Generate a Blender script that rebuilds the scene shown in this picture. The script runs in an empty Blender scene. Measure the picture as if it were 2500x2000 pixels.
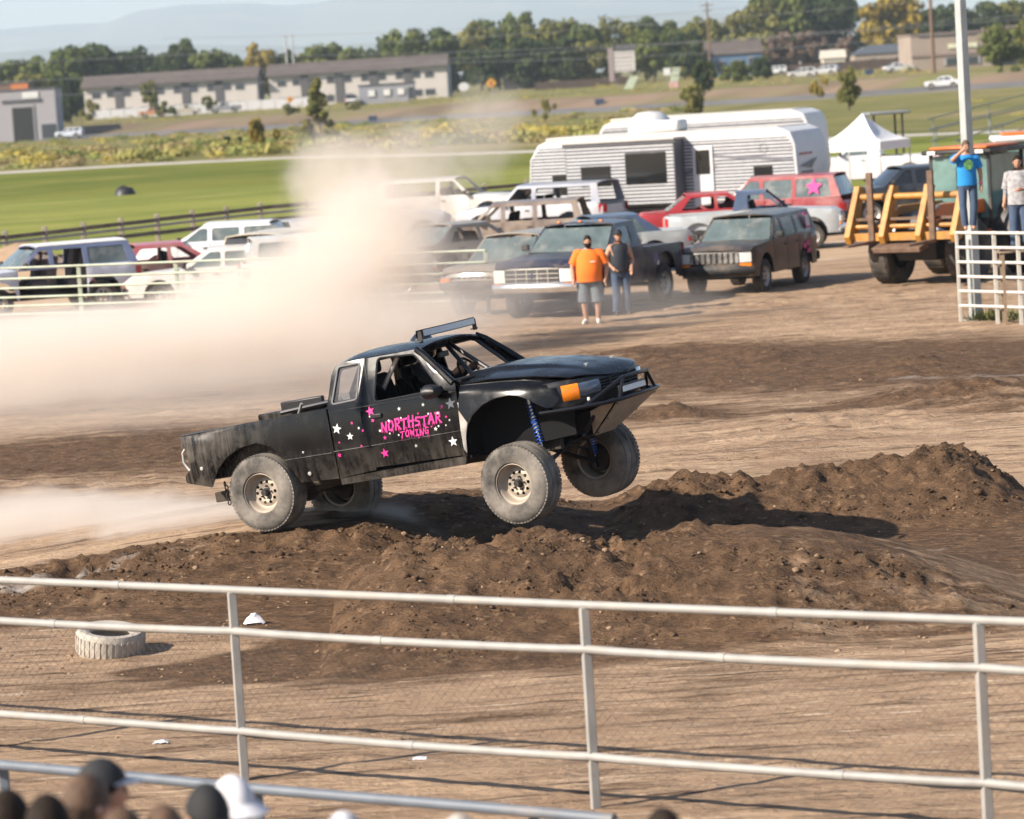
import bpy, bmesh, math, random
import numpy as np
from mathutils import Vector, Matrix
from mathutils.geometry import delaunay_2d_cdt
random.seed(7); rng = np.random.default_rng(11)
SC = bpy.context.scene; COL = SC.collection
# ------------------------------------------------------------------ camera (pixel units of the 2500x2000 photograph)
FPX = 8500.0; EYE = 5.1; ROLL = math.radians(3.6); YH = 185.0
PITCH = math.atan((1000 - YH) * math.cos(ROLL) / FPX)
R0 = Vector((1, 0, 0)); F0 = Vector((0, math.cos(PITCH), -math.sin(PITCH))); U0 = Vector((0, math.sin(PITCH), math.cos(PITCH)))
CAMP = Vector((0, 0, EYE))
cam = bpy.data.cameras.new('camera'); co = bpy.data.objects.new('camera', cam); COL.objects.link(co)
cx = R0 * math.cos(ROLL) - U0 * math.sin(ROLL); cy = R0 * math.sin(ROLL) + U0 * math.cos(ROLL); cz = -F0
mw = Matrix((cx, cy, cz)).transposed().to_4x4(); mw.translation = CAMP; co.matrix_world = mw
cam.sensor_width = 36.0; cam.lens = 36.0 * FPX / 2500.0; cam.clip_start = 0.5; cam.clip_end = 60000
cam.dof.use_dof = True; cam.dof.focus_distance = 36.2; cam.dof.aperture_fstop = 2.8
SC.camera = co
# ------------------------------------------------------------------ world, sun, exposure
SUN_EL = math.radians(34); SUNH = Vector((-0.90, -0.44, 0)).normalized()
SUNV = (SUNH * math.cos(SUN_EL) + Vector((0, 0, math.sin(SUN_EL)))).normalized()
wd = bpy.data.worlds.new('World'); SC.world = wd; wd.use_nodes = True
nt = wd.node_tree; bg = nt.nodes['Background']
sky = nt.nodes.new('ShaderNodeTexSky'); sky.sky_type = 'NISHITA'; sky.sun_disc = False
sky.sun_elevation = SUN_EL; sky.sun_rotation = math.atan2(SUNH.x, SUNH.y) % (2 * math.pi)
sky.altitude = 1200; sky.air_density = 1.0; sky.dust_density = 1.5; sky.ozone_density = 1.2
nt.links.new(sky.outputs[0], bg.inputs[0]); bg.inputs[1].default_value = 0.082
sl = bpy.data.lights.new('sun', 'SUN'); sl.energy = 5.0; sl.angle = math.radians(0.5); sl.color = (1.0, 0.895, 0.755)
so = bpy.data.objects.new('sun', sl); COL.objects.link(so); so.rotation_euler = (-SUNV).to_track_quat('-Z', 'Y').to_euler()
vs = SC.view_settings; vs.view_transform = 'Standard'; vs.look = 'None'; vs.exposure = 0.98; vs.gamma = 1.0; vs.use_curve_mapping = False
cy_ = SC.cycles
cy_.use_denoising = True; cy_.max_bounces = 10; cy_.diffuse_bounces = 3; cy_.glossy_bounces = 3; cy_.transmission_bounces = 4
cy_.transparent_max_bounces = 12; cy_.volume_bounces = 8; cy_.volume_step_rate = 1.0; cy_.volume_max_steps = 256
cy_.use_adaptive_sampling = True; cy_.adaptive_threshold = 0.02; cy_.caustics_reflective = False; cy_.caustics_refractive = False
cy_.sample_clamp_indirect = 6.0
# ------------------------------------------------------------------ pixel helpers
def ray(px, py):
    u = px - 1250.0; v = py - 1000.0
    a = u * math.cos(ROLL) - v * math.sin(ROLL); b = u * math.sin(ROLL) + v * math.cos(ROLL)
    return F0 * FPX + R0 * a - U0 * b
def gp(px, py, z=0.0):
    d = ray(px, py); return CAMP + d * ((z - EYE) / d.z)
def dp(px, py, Y):
    d = ray(px, py); return CAMP + d * (Y / d.y)
# ------------------------------------------------------------------ object helpers
def link(o): COL.objects.link(o); return o
def tag(o, label=None, cat=None, group=None, kind=None):
    if label: o['label'] = label
    if cat: o['category'] = cat
    if group: o['group'] = group
    if kind: o['kind'] = kind
    return o
def empty(name, label, cat, loc=(0, 0, 0), rz=0.0, group=None, kind=None):
    o = link(bpy.data.objects.new(name, None)); o.location = loc; o.rotation_euler = (0, 0, rz)
    return tag(o, label, cat, group, kind)
def copy_tree(o, parent=None):
    c = o.copy(); link(c); c.parent = parent
    for ch in list(o.children): copy_tree(ch, c)
    return c
def pip(p, poly):
    x, y = p; ins = False; n = len(poly); j = n - 1
    for i in range(n):
        xi, yi = poly[i]; xj, yj = poly[j]
        if (yi > y) != (yj > y) and x < (xj - xi) * (y - yi) / (yj - yi) + xi: ins = not ins
        j = i
    return ins
def lerp(a, b, t): return a + (b - a) * t
def interp(x, xs, ys): return float(np.interp(x, xs, ys))
def thicken(me, th, off):
    """sheet -> slab whose skins and rims share no vertices, so smooth shading never bleeds round the edge"""
    me.update(); n = len(me.vertices); co_ = [v.co.copy() for v in me.vertices]; no_ = [v.normal.copy() for v in me.vertices]
    f0 = 0.0 if off <= 0 else th; f1 = -th if off < 0 else (-th / 2 if off == 0 else 0.0)
    if off == 0: f0 = th / 2
    A = [c + k * f0 for c, k in zip(co_, no_)]; B = [c + k * f1 for c, k in zip(co_, no_)]
    F = [tuple(p.vertices) for p in me.polygons]; mi = [p.material_index for p in me.polygons]; cnt = {}
    for p, f in enumerate(F):
        for i in range(len(f)):
            e = (f[i], f[(i + 1) % len(f)]); k = (min(e), max(e)); cnt.setdefault(k, []).append((e, p))
    V = A + B; FF = F + [tuple(n + i for i in reversed(f)) for f in F]; MI = mi + mi
    for k, l in cnt.items():
        if len(l) == 1:
            (a, b), p = l[0]; q = len(V); V += [A[b], A[a], B[a], B[b]]; FF.append((q, q + 1, q + 2, q + 3)); MI.append(mi[p])
    m2 = bpy.data.meshes.new(me.name); m2.from_pydata([tuple(v) for v in V], [], FF)
    for m in me.materials: m2.materials.append(m)
    if any(MI): m2.polygons.foreach_set('material_index', MI)
    nm = me.name; bpy.data.meshes.remove(me); m2.name = nm; return m2
class MB:
    def __init__(s): s.v = []; s.f = []; s.m = []
    def add(s, vs, fs, mi=0):
        b = len(s.v); s.v += [tuple(q) for q in vs]; s.f += [tuple(b + i for i in f) for f in fs]; s.m += [mi] * len(fs); return s
    def box(s, c, d, rot=None, mi=0, taper=1.0):
        x, y, z = d[0] / 2, d[1] / 2, d[2] / 2; c = Vector(c); vs = []
        for sz in (-1, 1):
            k = taper if sz > 0 else 1.0
            for sx, sy in ((-1, -1), (1, -1), (1, 1), (-1, 1)):
                p = Vector((sx * x * k, sy * y * k, sz * z)); p = rot @ p if rot else p; vs.append(p + c)
        return s.add(vs, [(3, 2, 1, 0), (4, 5, 6, 7), (0, 1, 5, 4), (1, 2, 6, 5), (2, 3, 7, 6), (3, 0, 4, 7)], mi)
    def tube(s, pts, r, n=8, closed=False, mi=0):
        pts = [Vector(p) for p in pts]; k = len(pts)
        rs = list(r) if isinstance(r, (list, tuple)) else [r] * k
        tang = []
        for i in range(k):
            a = pts[(i - 1) % k] if (closed or i > 0) else pts[i]; b = pts[(i + 1) % k] if (closed or i < k - 1) else pts[i]
            t = b - a; tang.append(t.normalized() if t.length > 1e-9 else Vector((0, 0, 1)))
        up = Vector((0, 0, 1)) if abs(tang[0].z) < .9 else Vector((1, 0, 0))
        u = tang[0].cross(up).normalized(); vs = []
        for i in range(k):
            u = (u - tang[i] * u.dot(tang[i])); u = u.normalized() if u.length > 1e-6 else tang[i].orthogonal().normalized()
            w = tang[i].cross(u)
            for j in range(n):
                a = 2 * math.pi * j / n; vs.append(pts[i] + (u * math.cos(a) + w * math.sin(a)) * rs[i])
        fs = []
        for i in range(k if closed else k - 1):
            for j in range(n):
                a = i * n + j; b = i * n + (j + 1) % n; c = ((i + 1) % k) * n + (j + 1) % n; d = ((i + 1) % k) * n + j; fs.append((a, b, c, d))
        if not closed: fs.append(tuple(range(n - 1, -1, -1))); fs.append(tuple((k - 1) * n + j for j in range(n)))
        return s.add(vs, fs, mi)
    def lathe(s, prof, n=24, c=(0, 0, 0), axis='y', mi=0, closed=False):
        c = Vector(c); vs = []; k = len(prof)
        for i in range(n):
            a = 2 * math.pi * i / n; ca, sa = math.cos(a), math.sin(a)
            for r, h in prof:
                p = (r * ca, h, r * sa) if axis == 'y' else ((r * ca, r * sa, h) if axis == 'z' else (h, r * ca, r * sa)); vs.append(c + Vector(p))
        fs = []
        for i in range(n):
            i2 = (i + 1) % n
            for j in range(k if closed else k - 1):
                j2 = (j + 1) % k; fs.append((i * k + j, i * k + j2, i2 * k + j2, i2 * k + j))
        return s.add(vs, fs, mi)
    def prism(s, poly, a0, a1, axis='y', mi=0):
        n = len(poly); vs = []
        for a in (a0, a1):
            for p, q in poly: vs.append((p, a, q) if axis == 'y' else ((a, p, q) if axis == 'x' else (p, q, a)))
        fs = [tuple(range(n)), tuple(range(2 * n - 1, n - 1, -1))] + [(i, n + i, n + (i + 1) % n, (i + 1) % n) for i in range(n)]
        return s.add(vs, fs, mi)
    def grid(s, P, mi=0, cu=False, cv=False):
        a = len(P); b = len(P[0]); vs = [p for r in P for p in r]; fs = []
        for i in range(a if cu else a - 1):
            for j in range(b if cv else b - 1):
                i2 = (i + 1) % a; j2 = (j + 1) % b; fs.append((i * b + j, i2 * b + j, i2 * b + j2, i * b + j2))
        return s.add(vs, fs, mi)
    def panel(s, outline, holes, fn, step=.1, mi=0):
        pts = [Vector(p) for p in outline]; ed = [(i, (i + 1) % len(outline)) for i in range(len(outline))]
        for h in holes:
            b = len(pts); pts += [Vector(p) for p in h]; ed += [(b + i, b + (i + 1) % len(h)) for i in range(len(h))]
        us = [p[0] for p in outline]; vs_ = [p[1] for p in outline]
        y = min(vs_) + step * .5
        while y < max(vs_):
            x = min(us) + step * .5
            while x < max(us):
                if pip((x, y), outline) and not any(pip((x, y), h) for h in holes): pts.append(Vector((x, y)))
                x += step
            y += step
        r = delaunay_2d_cdt(pts, ed, [], 0, 1e-5); V, Fc = r[0], r[2]; fs = []
        for f in Fc:
            c = (sum(V[i][0] for i in f) / len(f), sum(V[i][1] for i in f) / len(f))
            if pip(c, outline) and not any(pip(c, h) for h in holes): fs.append(tuple(f))
        return s.add([fn(p[0], p[1]) for p in V], fs, mi)
    def build(s, name, mats, parent=None, smooth=35, solid=0.0, bevel=0.0, fix=True, off=-1):
        me = bpy.data.meshes.new(name); me.from_pydata(s.v, [], s.f)
        if not isinstance(mats, (list, tuple)): mats = [mats]
        for m in mats: me.materials.append(m)
        if any(s.m): me.polygons.foreach_set('material_index', s.m)
        if fix:
            bm = bmesh.new(); bm.from_mesh(me); bmesh.ops.remove_doubles(bm, verts=bm.verts, dist=1e-5)
            bmesh.ops.recalc_face_normals(bm, faces=bm.faces); bm.to_mesh(me); bm.free()
        if solid: me = thicken(me, solid, off)
        if smooth:
            me.polygons.foreach_set('use_smooth', [True] * len(me.polygons)); me.set_sharp_from_angle(angle=math.radians(smooth))
        o = link(bpy.data.objects.new(name, me))
        if parent: o.parent = parent
        if bevel:
            md = o.modifiers.new('bevel', 'BEVEL'); md.width = bevel; md.segments = 2; md.limit_method = 'ANGLE'; md.angle_limit = math.radians(40)
        return o
def share(o, parent, loc=None, rot=None):
    c = o.copy(); link(c); c.parent = parent
    if loc is not None: c.location = loc
    if rot is not None: c.rotation_euler = rot
    return c
# ------------------------------------------------------------------ materials
MATS = {}
def mat(name, col, rough=.6, metal=0.0, var=.12, vs=6.0, bump=0.0, bs=40.0, dust=0.0, dcol=(.36, .27, .2), ds=2.0, spec=.5, coat=0.0, emit=None, trans=0.0, stretch=(1, 1, 1), alpha=1.0):
    if name in MATS: return MATS[name]
    m = bpy.data.materials.new(name); m.use_nodes = True; n = m.node_tree.nodes; l = m.node_tree.links; b = n['Principled BSDF']
    b.inputs['Roughness'].default_value = rough; b.inputs['Metallic'].default_value = metal; b.inputs['Specular IOR Level'].default_value = spec
    b.inputs['Coat Weight'].default_value = coat; b.inputs['Coat Roughness'].default_value = .15
    b.inputs['Transmission Weight'].default_value = trans; b.inputs['Alpha'].default_value = alpha
    if emit: b.inputs['Emission Color'].default_value = (*emit[:3], 1); b.inputs['Emission Strength'].default_value = emit[3]
    tc = n.new('ShaderNodeTexCoord'); mp = n.new('ShaderNodeMapping'); mp.inputs['Scale'].default_value = stretch; l.new(tc.outputs['Object'], mp.inputs[0])
    no = n.new('ShaderNodeTexNoise'); no.inputs['Scale'].default_value = vs; no.inputs['Detail'].default_value = 5; l.new(mp.outputs[0], no.inputs['Vector'])
    rmp = n.new('ShaderNodeMapRange'); rmp.inputs['From Min'].default_value = .3; rmp.inputs['From Max'].default_value = .7; rmp.inputs['To Min'].default_value = 1 - var; rmp.inputs['To Max'].default_value = 1 + var
    l.new(no.outputs[0], rmp.inputs[0])
    mx = n.new('ShaderNodeMix'); mx.data_type = 'RGBA'; mx.blend_type = 'MULTIPLY'; mx.inputs[0].default_value = 1; mx.inputs[6].default_value = (*col, 1); l.new(rmp.outputs[0], mx.inputs[7])
    out = mx.outputs[2]
    if dust > 0:
        n2 = n.new('ShaderNodeTexNoise'); n2.inputs['Scale'].default_value = ds; n2.inputs['Detail'].default_value = 7; n2.inputs['Roughness'].default_value = .65; l.new(mp.outputs[0], n2.inputs['Vector'])
        r2 = n.new('ShaderNodeMapRange'); r2.inputs['From Min'].default_value = .62 - .5 * dust; r2.inputs['From Max'].default_value = .8 - .25 * dust; r2.inputs['To Max'].default_value = min(1, .35 + dust * .6); l.new(n2.outputs[0], r2.inputs[0])
        m2 = n.new('ShaderNodeMix'); m2.data_type = 'RGBA'; l.new(r2.outputs[0], m2.inputs[0]); l.new(out, m2.inputs[6]); m2.inputs[7].default_value = (*dcol, 1); out = m2.outputs[2]
        m3 = n.new('ShaderNodeMix'); l.new(r2.outputs[0], m3.inputs[0]); m3.inputs[2].default_value = rough; m3.inputs[3].default_value = .9; l.new(m3.outputs[0], b.inputs['Roughness'])
    l.new(out, b.inputs['Base Color'])
    if bump > 0:
        n3 = n.new('ShaderNodeTexNoise'); n3.inputs['Scale'].default_value = bs; n3.inputs['Detail'].default_value = 4; l.new(mp.outputs[0], n3.inputs['Vector'])
        bp = n.new('ShaderNodeBump'); bp.inputs['Strength'].default_value = bump; bp.inputs['Distance'].default_value = .02; l.new(n3.outputs[0], bp.inputs['Height']); l.new(bp.outputs[0], b.inputs['Normal'])
    MATS[name] = m; return m
# ================================================================== GROUND
def _fade(t): return t * t * t * (t * (t * 6 - 15) + 10)
_perm = rng.permutation(512); _perm = np.concatenate([_perm, _perm])
_ga = rng.uniform(0, 2 * np.pi, 512)
def pnoise(x, y):
    xi = np.floor(x).astype(int); yi = np.floor(y).astype(int); xf = x - xi; yf = y - yi; xi &= 511; yi &= 511
    def g(ix, iy, dx, dy):
        a = _ga[_perm[(_perm[ix & 511] + iy) & 511]]; return np.cos(a) * dx + np.sin(a) * dy
    u = _fade(xf); v = _fade(yf)
    a = g(xi, yi, xf, yf); b = g(xi + 1, yi, xf - 1, yf); c = g(xi, yi + 1, xf, yf - 1); d = g(xi + 1, yi + 1, xf - 1, yf - 1)
    return (a + u * (b - a)) + v * ((c + u * (d - c)) - (a + u * (b - a)))
def fbm(x, y, o=4, g=.5):
    r = 0; a = 1.0
    for i in range(o): r = r + a * pnoise(x * 2 ** i + 17.3 * i, y * 2 ** i + 5.1 * i); a *= g
    return r
def crest(tab, Y):
    pts = [dp(px, py, Y) for px, py in tab]; return [p.x for p in pts], [p.z for p in pts]
def sstep(a, b, x): t = np.clip((x - a) / (b - a), 0, 1); return t * t * (3 - 2 * t)
# take-off ramp, landing hump with rough near side, rough ridge behind them
RAMP = crest([(-200, 1432), (0, 1398), (300, 1348), (600, 1302), (760, 1285), (900, 1275)], 36.5)
RIDGE = crest([(800, 1300), (880, 1258), (960, 1222), (1100, 1213), (1290, 1217), (1400, 1240), (1480, 1246), (1580, 1203), (1660, 1180), (1760, 1188), (1900, 1172), (2100, 1142), (2260, 1106), (2340, 1100), (2420, 1150), (2520, 1215), (2700, 1260)], 38.6)
HUMP = crest([(820, 1450), (900, 1400), (980, 1352), (1150, 1345), (1300, 1328), (1430, 1335), (1560, 1345), (1700, 1312), (1850, 1300), (2000, 1308), (2200, 1345), (2400, 1405), (2600, 1455)], 32.6)
def hgt(X, Y):
    X = np.asarray(X, float); Y = np.asarray(Y, float)
    wob = .35 * pnoise(X * .9 + 3, Y * .35)
    lump = fbm(X * 1.7, Y * 1.7, 5, .58) + .55 * (.5 - 2 * np.abs(fbm(X * 3.1 + 2, Y * 2.2 + 8, 3, .55))); fine = fbm(X * 5 + 9, Y * 4, 4, .7)
    base = .02 + .012 * fbm(X * .9, Y * 3.2 + 40, 4, .6) + .02 * fbm(X * .35, Y * .5, 3)
    patchy = np.clip(.5 + 1.4 * fbm(X * .12 + 60, Y * .16 + 31, 2), 0, 1)
    base = base + (.018 + .05 * patchy * sstep(40, 47, Y)) * np.abs(fbm(X * 1.2 + 5, Y * 2.2, 4, .6))
    # ramp: far side flat top running back to Y=39.5, near flank dropping to the floor
    zr = np.interp(X, RAMP[0], RAMP[1], left=.0, right=0.0); zr = np.maximum(zr, 0)
    xr = sstep(RAMP[0][-1] + 1.6, RAMP[0][-1] - .2, X); zr = np.where(X > RAMP[0][-1], RAMP[1][-1] * xr, zr)
    flank = sstep(33.5 + wob, 36.4 + wob * .4, Y); back = 1 - sstep(39.0, 42.5, Y)
    rough = flank * (1 - sstep(35.9, 36.6, Y))
    pat = .5 + .5 * sstep(-.12, .3, fbm(X * .55 + 21, Y * .8 + 4, 2)); pat_l = np.maximum(pat * .7, sstep(-3.4, -4.2, X) * 1.1)
    a = zr * flank * back + rough * pat_l * (.15 * lump + .09 * fine) * np.clip(zr * 3, 0, 1)
    # landing hump
    zh = np.interp(X, HUMP[0], HUMP[1], left=0, right=HUMP[1][-1]); zh = np.maximum(zh, 0) * sstep(HUMP[0][0] - .6, HUMP[0][0] + .2, X)
    fl = sstep(29.4 + wob, 32.4 + wob * .5, Y); bk = 1 - sstep(32.8, 35.4, Y)
    smooth_top = sstep(1.2, 2.2, X) * sstep(31.6, 32.4, Y)
    rg = fl * np.clip(1.15 - sstep(32.3, 34.5, Y), 0, 1) * (1 - .85 * smooth_top)
    b = zh * fl * bk + rg * pat * (.19 * lump + .11 * fine) * np.clip(zh * 3, 0, 1)
    # rough ridge
    zk = np.interp(X, RIDGE[0], RIDGE[1], left=0, right=.15) * sstep(RIDGE[0][0] - .5, RIDGE[0][0] + .4, X); zk = np.maximum(zk, 0)
    fk = sstep(36.6 + wob, 38.3, Y) * (1 - sstep(38.9, 40.6, Y))
    c = zk * fk + fk * (.11 * lump + .09 * fine) * np.clip(zk * 3, 0, 1) * (.25 + .75 * sstep(.6, 1.6, X))
    # small heaps further out
    d = 0
    for px, py, r, h in ((1650, 1025, .5, .16), (1490, 1035, .4, .12), (2380, 985, 1.3, .25), (2000, 1050, 1.2, .12), (2230, 905, .9, .14), (520, 1120, 1.0, .1), (1560, 880, .8, .12), (1850, 880, 1.1, .12)):
        p = gp(px, py); d = d + h * np.exp(-(((X - p.x) / r) ** 2 + ((Y - p.y) / (r * 1.6)) ** 2)) * (1 + .5 * lump)
    # near, churned floor: shallow harrow ruts along the track
    ruts = .012 * np.abs(pnoise(X * .25 + 11, Y * 4.5 + .6 * pnoise(X * .3, Y * .3))) + .030 * np.clip(fbm(X * 2.6 + 3, Y * 3.4 + 7, 4, .6) - .08, 0, 1) * (.4 + .6 * sstep(-.2, .3, fbm(X * .4, Y * .6 + 9, 2)))
    h = np.maximum(base + ruts, 0.01) + np.maximum(np.maximum(a, b), c) + d
    edge = sstep(21.5, 20.0, np.abs(X)) * (1 - sstep(76, 84, Y)) * sstep(16.6, 17.6, Y)
    return np.maximum(h, .012) * edge + .012 * (1 - edge)
def gz(x, y): return float(hgt(np.array([x]), np.array([y]))[0])
xs = np.arange(-22, 22.01, .055); ys = np.concatenate([np.arange(16.5, 45, .06), np.arange(45, 86, .15)])
GX, GY = np.meshgrid(xs, ys); GZ = hgt(GX, GY)
def grid_mesh(name, GX, GY, GZ, m, smooth=True):
    a, b = GX.shape; me = bpy.data.meshes.new(name)
    me.vertices.add(a * b); me.vertices.foreach_set('co', np.stack([GX, GY, GZ], -1).astype(np.float32).ravel())
    i = np.arange((a - 1) * (b - 1)); r = i // (b - 1); c = i % (b - 1); v0 = r * b + c
    q = np.stack([v0, v0 + 1, v0 + b + 1, v0 + b], -1).astype(np.int32)
    me.loops.add(q.size); me.loops.foreach_set('vertex_index', q.ravel()); me.polygons.add(len(q)); me.polygons.foreach_set('loop_start', np.arange(0, q.size, 4, dtype=np.int32))
    me.polygons.foreach_set('use_smooth', np.ones(len(q), bool)); me.update(calc_edges=True); me.validate()
    me.materials.append(m); return link(bpy.data.objects.new(name, me))
def dirt_material():
    m = bpy.data.materials.new('arena_dirt'); m.use_nodes = True; n = m.node_tree.nodes; l = m.node_tree.links; b = n['Principled BSDF']
    b.inputs['Roughness'].default_value = .95; b.inputs['Specular IOR Level'].default_value = .15
    g = n.new('ShaderNodeNewGeometry')
    def noise(scale, det, sx=1, sy=1, ro=.55, off=0):
        mp = n.new('ShaderNodeMapping'); mp.inputs['Scale'].default_value = (sx, sy, 1); mp.inputs['Location'].default_value = (off, off, 0); l.new(g.outputs['Position'], mp.inputs[0])
        t = n.new('ShaderNodeTexNoise'); t.inputs['Scale'].default_value = scale; t.inputs['Detail'].default_value = det; t.inputs['Roughness'].default_value = ro; l.new(mp.outputs[0], t.inputs['Vector']); return t.outputs[0]
    def rmap(s, a, c, lo=0, hi=1):
        r = n.new('ShaderNodeMapRange'); r.inputs['From Min'].default_value = a; r.inputs['From Max'].default_value = c; r.inputs['To Min'].default_value = lo; r.inputs['To Max'].default_value = hi; l.new(s, r.inputs[0]); return r.outputs[0]
    def math_(op, a, c):
        r = n.new('ShaderNodeMath'); r.operation = op
        for k, v in enumerate((a, c)):
            if isinstance(v, (int, float)): r.inputs[k].default_value = v
            else: l.new(v, r.inputs[k])
        return r.outputs[0]
    def mix(f, a, c):
        r = n.new('ShaderNodeMix'); r.data_type = 'RGBA'
        if isinstance(f, (int, float)): r.inputs[0].default_value = f
        else: l.new(f, r.inputs[0])
        for k, v in ((6, a), (7, c)):
            if isinstance(v, tuple): r.inputs[k].default_value = (*v, 1)
            else: l.new(v, r.inputs[k])
        return r.outputs[2]
    at = n.new('ShaderNodeAttribute'); at.attribute_name = 'dark_soil'
    dry = mix(rmap(noise(.9, 6, .45, 1.6), .35, .65), (.49, .34, .222), (.31, .205, .132))
    dry = mix(rmap(noise(3.0, 6, .3, 2.0, .65, 7), .52, .66), dry, (.12, .076, .05))
    dry = mix(rmap(noise(5, 4, .2, 2.5, .6, 3), .6, .72), dry, (.66, .52, .39))
    patchy = mix(rmap(noise(4, 6, 1, 1, .65), .35, .7), (.165, .098, .056), (.062, .038, .024))  # dark brown soil tones, mixed in by the mask
    patchy = mix(rmap(noise(9, 4, 1, 1.4, .6, 9), .58, .75), patchy, (.32, .205, .125))
    f = math_('ADD', at.outputs['Fac'], math_('MULTIPLY', math_('SUBTRACT', noise(2.2, 6, .5, 1.5), .5), 1.3))
    colr = mix(rmap(f, .3, .7), dry, patchy)
    ch = n.new('ShaderNodeAttribute'); ch.attribute_name = 'chalk'
    colr = mix(rmap(math_('MULTIPLY', ch.outputs['Fac'], noise(2.5, 6, .4, 5, .7, 2)), .30, .62, 0, .65), colr, (.56, .52, .48))
    l.new(colr, b.inputs['Base Color'])
    hsum = math_('ADD', math_('MULTIPLY', noise(14, 6, .6, 1.2, .65), 1.0), math_('MULTIPLY', noise(3.5, 5, .35, 2.0, .6, 5), 1.2))
    bp = n.new('ShaderNodeBump'); bp.inputs['Strength'].default_value = .85; bp.inputs['Distance'].default_value = .10; l.new(hsum, bp.inputs['Height']); l.new(bp.outputs[0], b.inputs['Normal'])
    MATS['arena_dirt'] = m; return m
DIRT = dirt_material()
def soil_masks(GX, GY):  # masks for the darker soil and the chalk streaks
    w = np.zeros_like(GX)
    def ell(px, py, rx, ry, k, z=0):
        p = gp(px, py, z); return k * np.exp(-(((GX - p.x) / rx) ** 2 + ((GY - p.y) / ry) ** 2))
    zr = sstep(33.0, 34.0, GY) * (1 - sstep(36.2, 36.8, GY)) * sstep(-1.2, -2.0, GX) ; w += .75 * zr
    w += .95 * sstep(-3.4, -2.2, GX + .6 * np.sin(GY * 2.1)) * sstep(29.2, 30.6, GY) * (1 - sstep(33.4, 34.2, GY)) * (1 - .55 * sstep(1.5, 2.6, GX))
    w += 1.0 * sstep(-2.4, -1.4, GX) * sstep(33, 34.0, GY) * (1 - sstep(37.6, 38.2, GY)) * (1 - .5 * sstep(5.0, 6.5, GX) * (1 - sstep(34.4, 35, GY)))
    w += .95 * sstep(-2.4, -1.6, GX) * sstep(36.5, 37, GY) * (1 - sstep(39.4, 39.8, GY))  # darker soil along the ridge and the hollow beneath the truck
    for a in ((1900, 895, 5.0, 4.5, .85), (2450, 890, 4.5, 4.5, .8), (2350, 985, 3.0, 1.4, .55), (700, 1080, 4.5, 3.0, .5), (1900, 770, 8, 2.0, .35), (1600, 860, 2.5, 1.6, .5), (1650, 1020, .9, 1.4, .7), (300, 1110, 4.5, 4.5, .75), (900, 1450, 1.5, 1.0, .5), (330, 1660, 3.0, .7, .38), (1000, 1650, 2.5, .9, .5), (1650, 1500, 2.8, 1.2, .45), (2000, 1660, 2.5, .8, .42), (700, 1800, 3.0, .5, .3), (1800, 1850, 3.0, .5, .32), (300, 1760, 2.0, .4, .3), (1400, 1750, 2.0, .4, .3), (2300, 1560, 1.5, 1.0, .4), (2420, 1020, 1.5, 1.2, .5), (2150, 1000, 2.0, .6, .4)): w += ell(*a)  # damp tilled bands and other darker soil patches
    c = np.zeros_like(GX)
    def streak(pl, wid, k=1.0):
        nonlocal c
        P = [gp(px, py, z) for px, py, z in pl]
        for p, q in zip(P, P[1:]):
            dx, dy = q.x - p.x, q.y - p.y; L2 = dx * dx + dy * dy; t = np.clip(((GX - p.x) * dx + (GY - p.y) * dy) / L2, 0, 1)
            d = np.hypot(GX - p.x - t * dx, GY - p.y - t * dy); c = np.maximum(c, k * np.clip(1.3 - d / wid, 0, 1))
    streak([(2180, 930, .03), (2350, 926, .03), (2520, 917, .03)], .22, .9)
    streak([(2150, 1228, .5), (2300, 1245, .45)], .16, .8); streak([(1900, 1248, .55), (2150, 1232, .5)], .12, .55)
    streak([(200, 1395, .3), (330, 1365, .35)], .22, .8); streak([(-20, 1440, .2), (90, 1435, .2)], .3, .95)
    streak([(1950, 1320, .6), (2200, 1375, .5), (2500, 1450, .3)], .2, .6); streak([(1700, 1300, .7), (2000, 1335, .6)], .15, .5)
    streak([(1500, 1120, .03), (2100, 1050, .03), (2500, 1020, .03)], .18, .5); streak([(600, 1218, .03), (1000, 1210, .03)], .1, .5)
    return np.clip(w, 0, 1.2), c
arena = grid_mesh('arena_ground', GX, GY, GZ, DIRT); tag(arena, 'churned brown dirt floor of the arena with jump mounds', None, None, 'structure')
_w, _c = soil_masks(GX, GY)
for nm, arr in (('dark_soil', _w), ('chalk', _c)):
    at = arena.data.attributes.new(nm, 'FLOAT', 'POINT'); at.data.foreach_set('value', arr.astype(np.float32).ravel())
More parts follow.
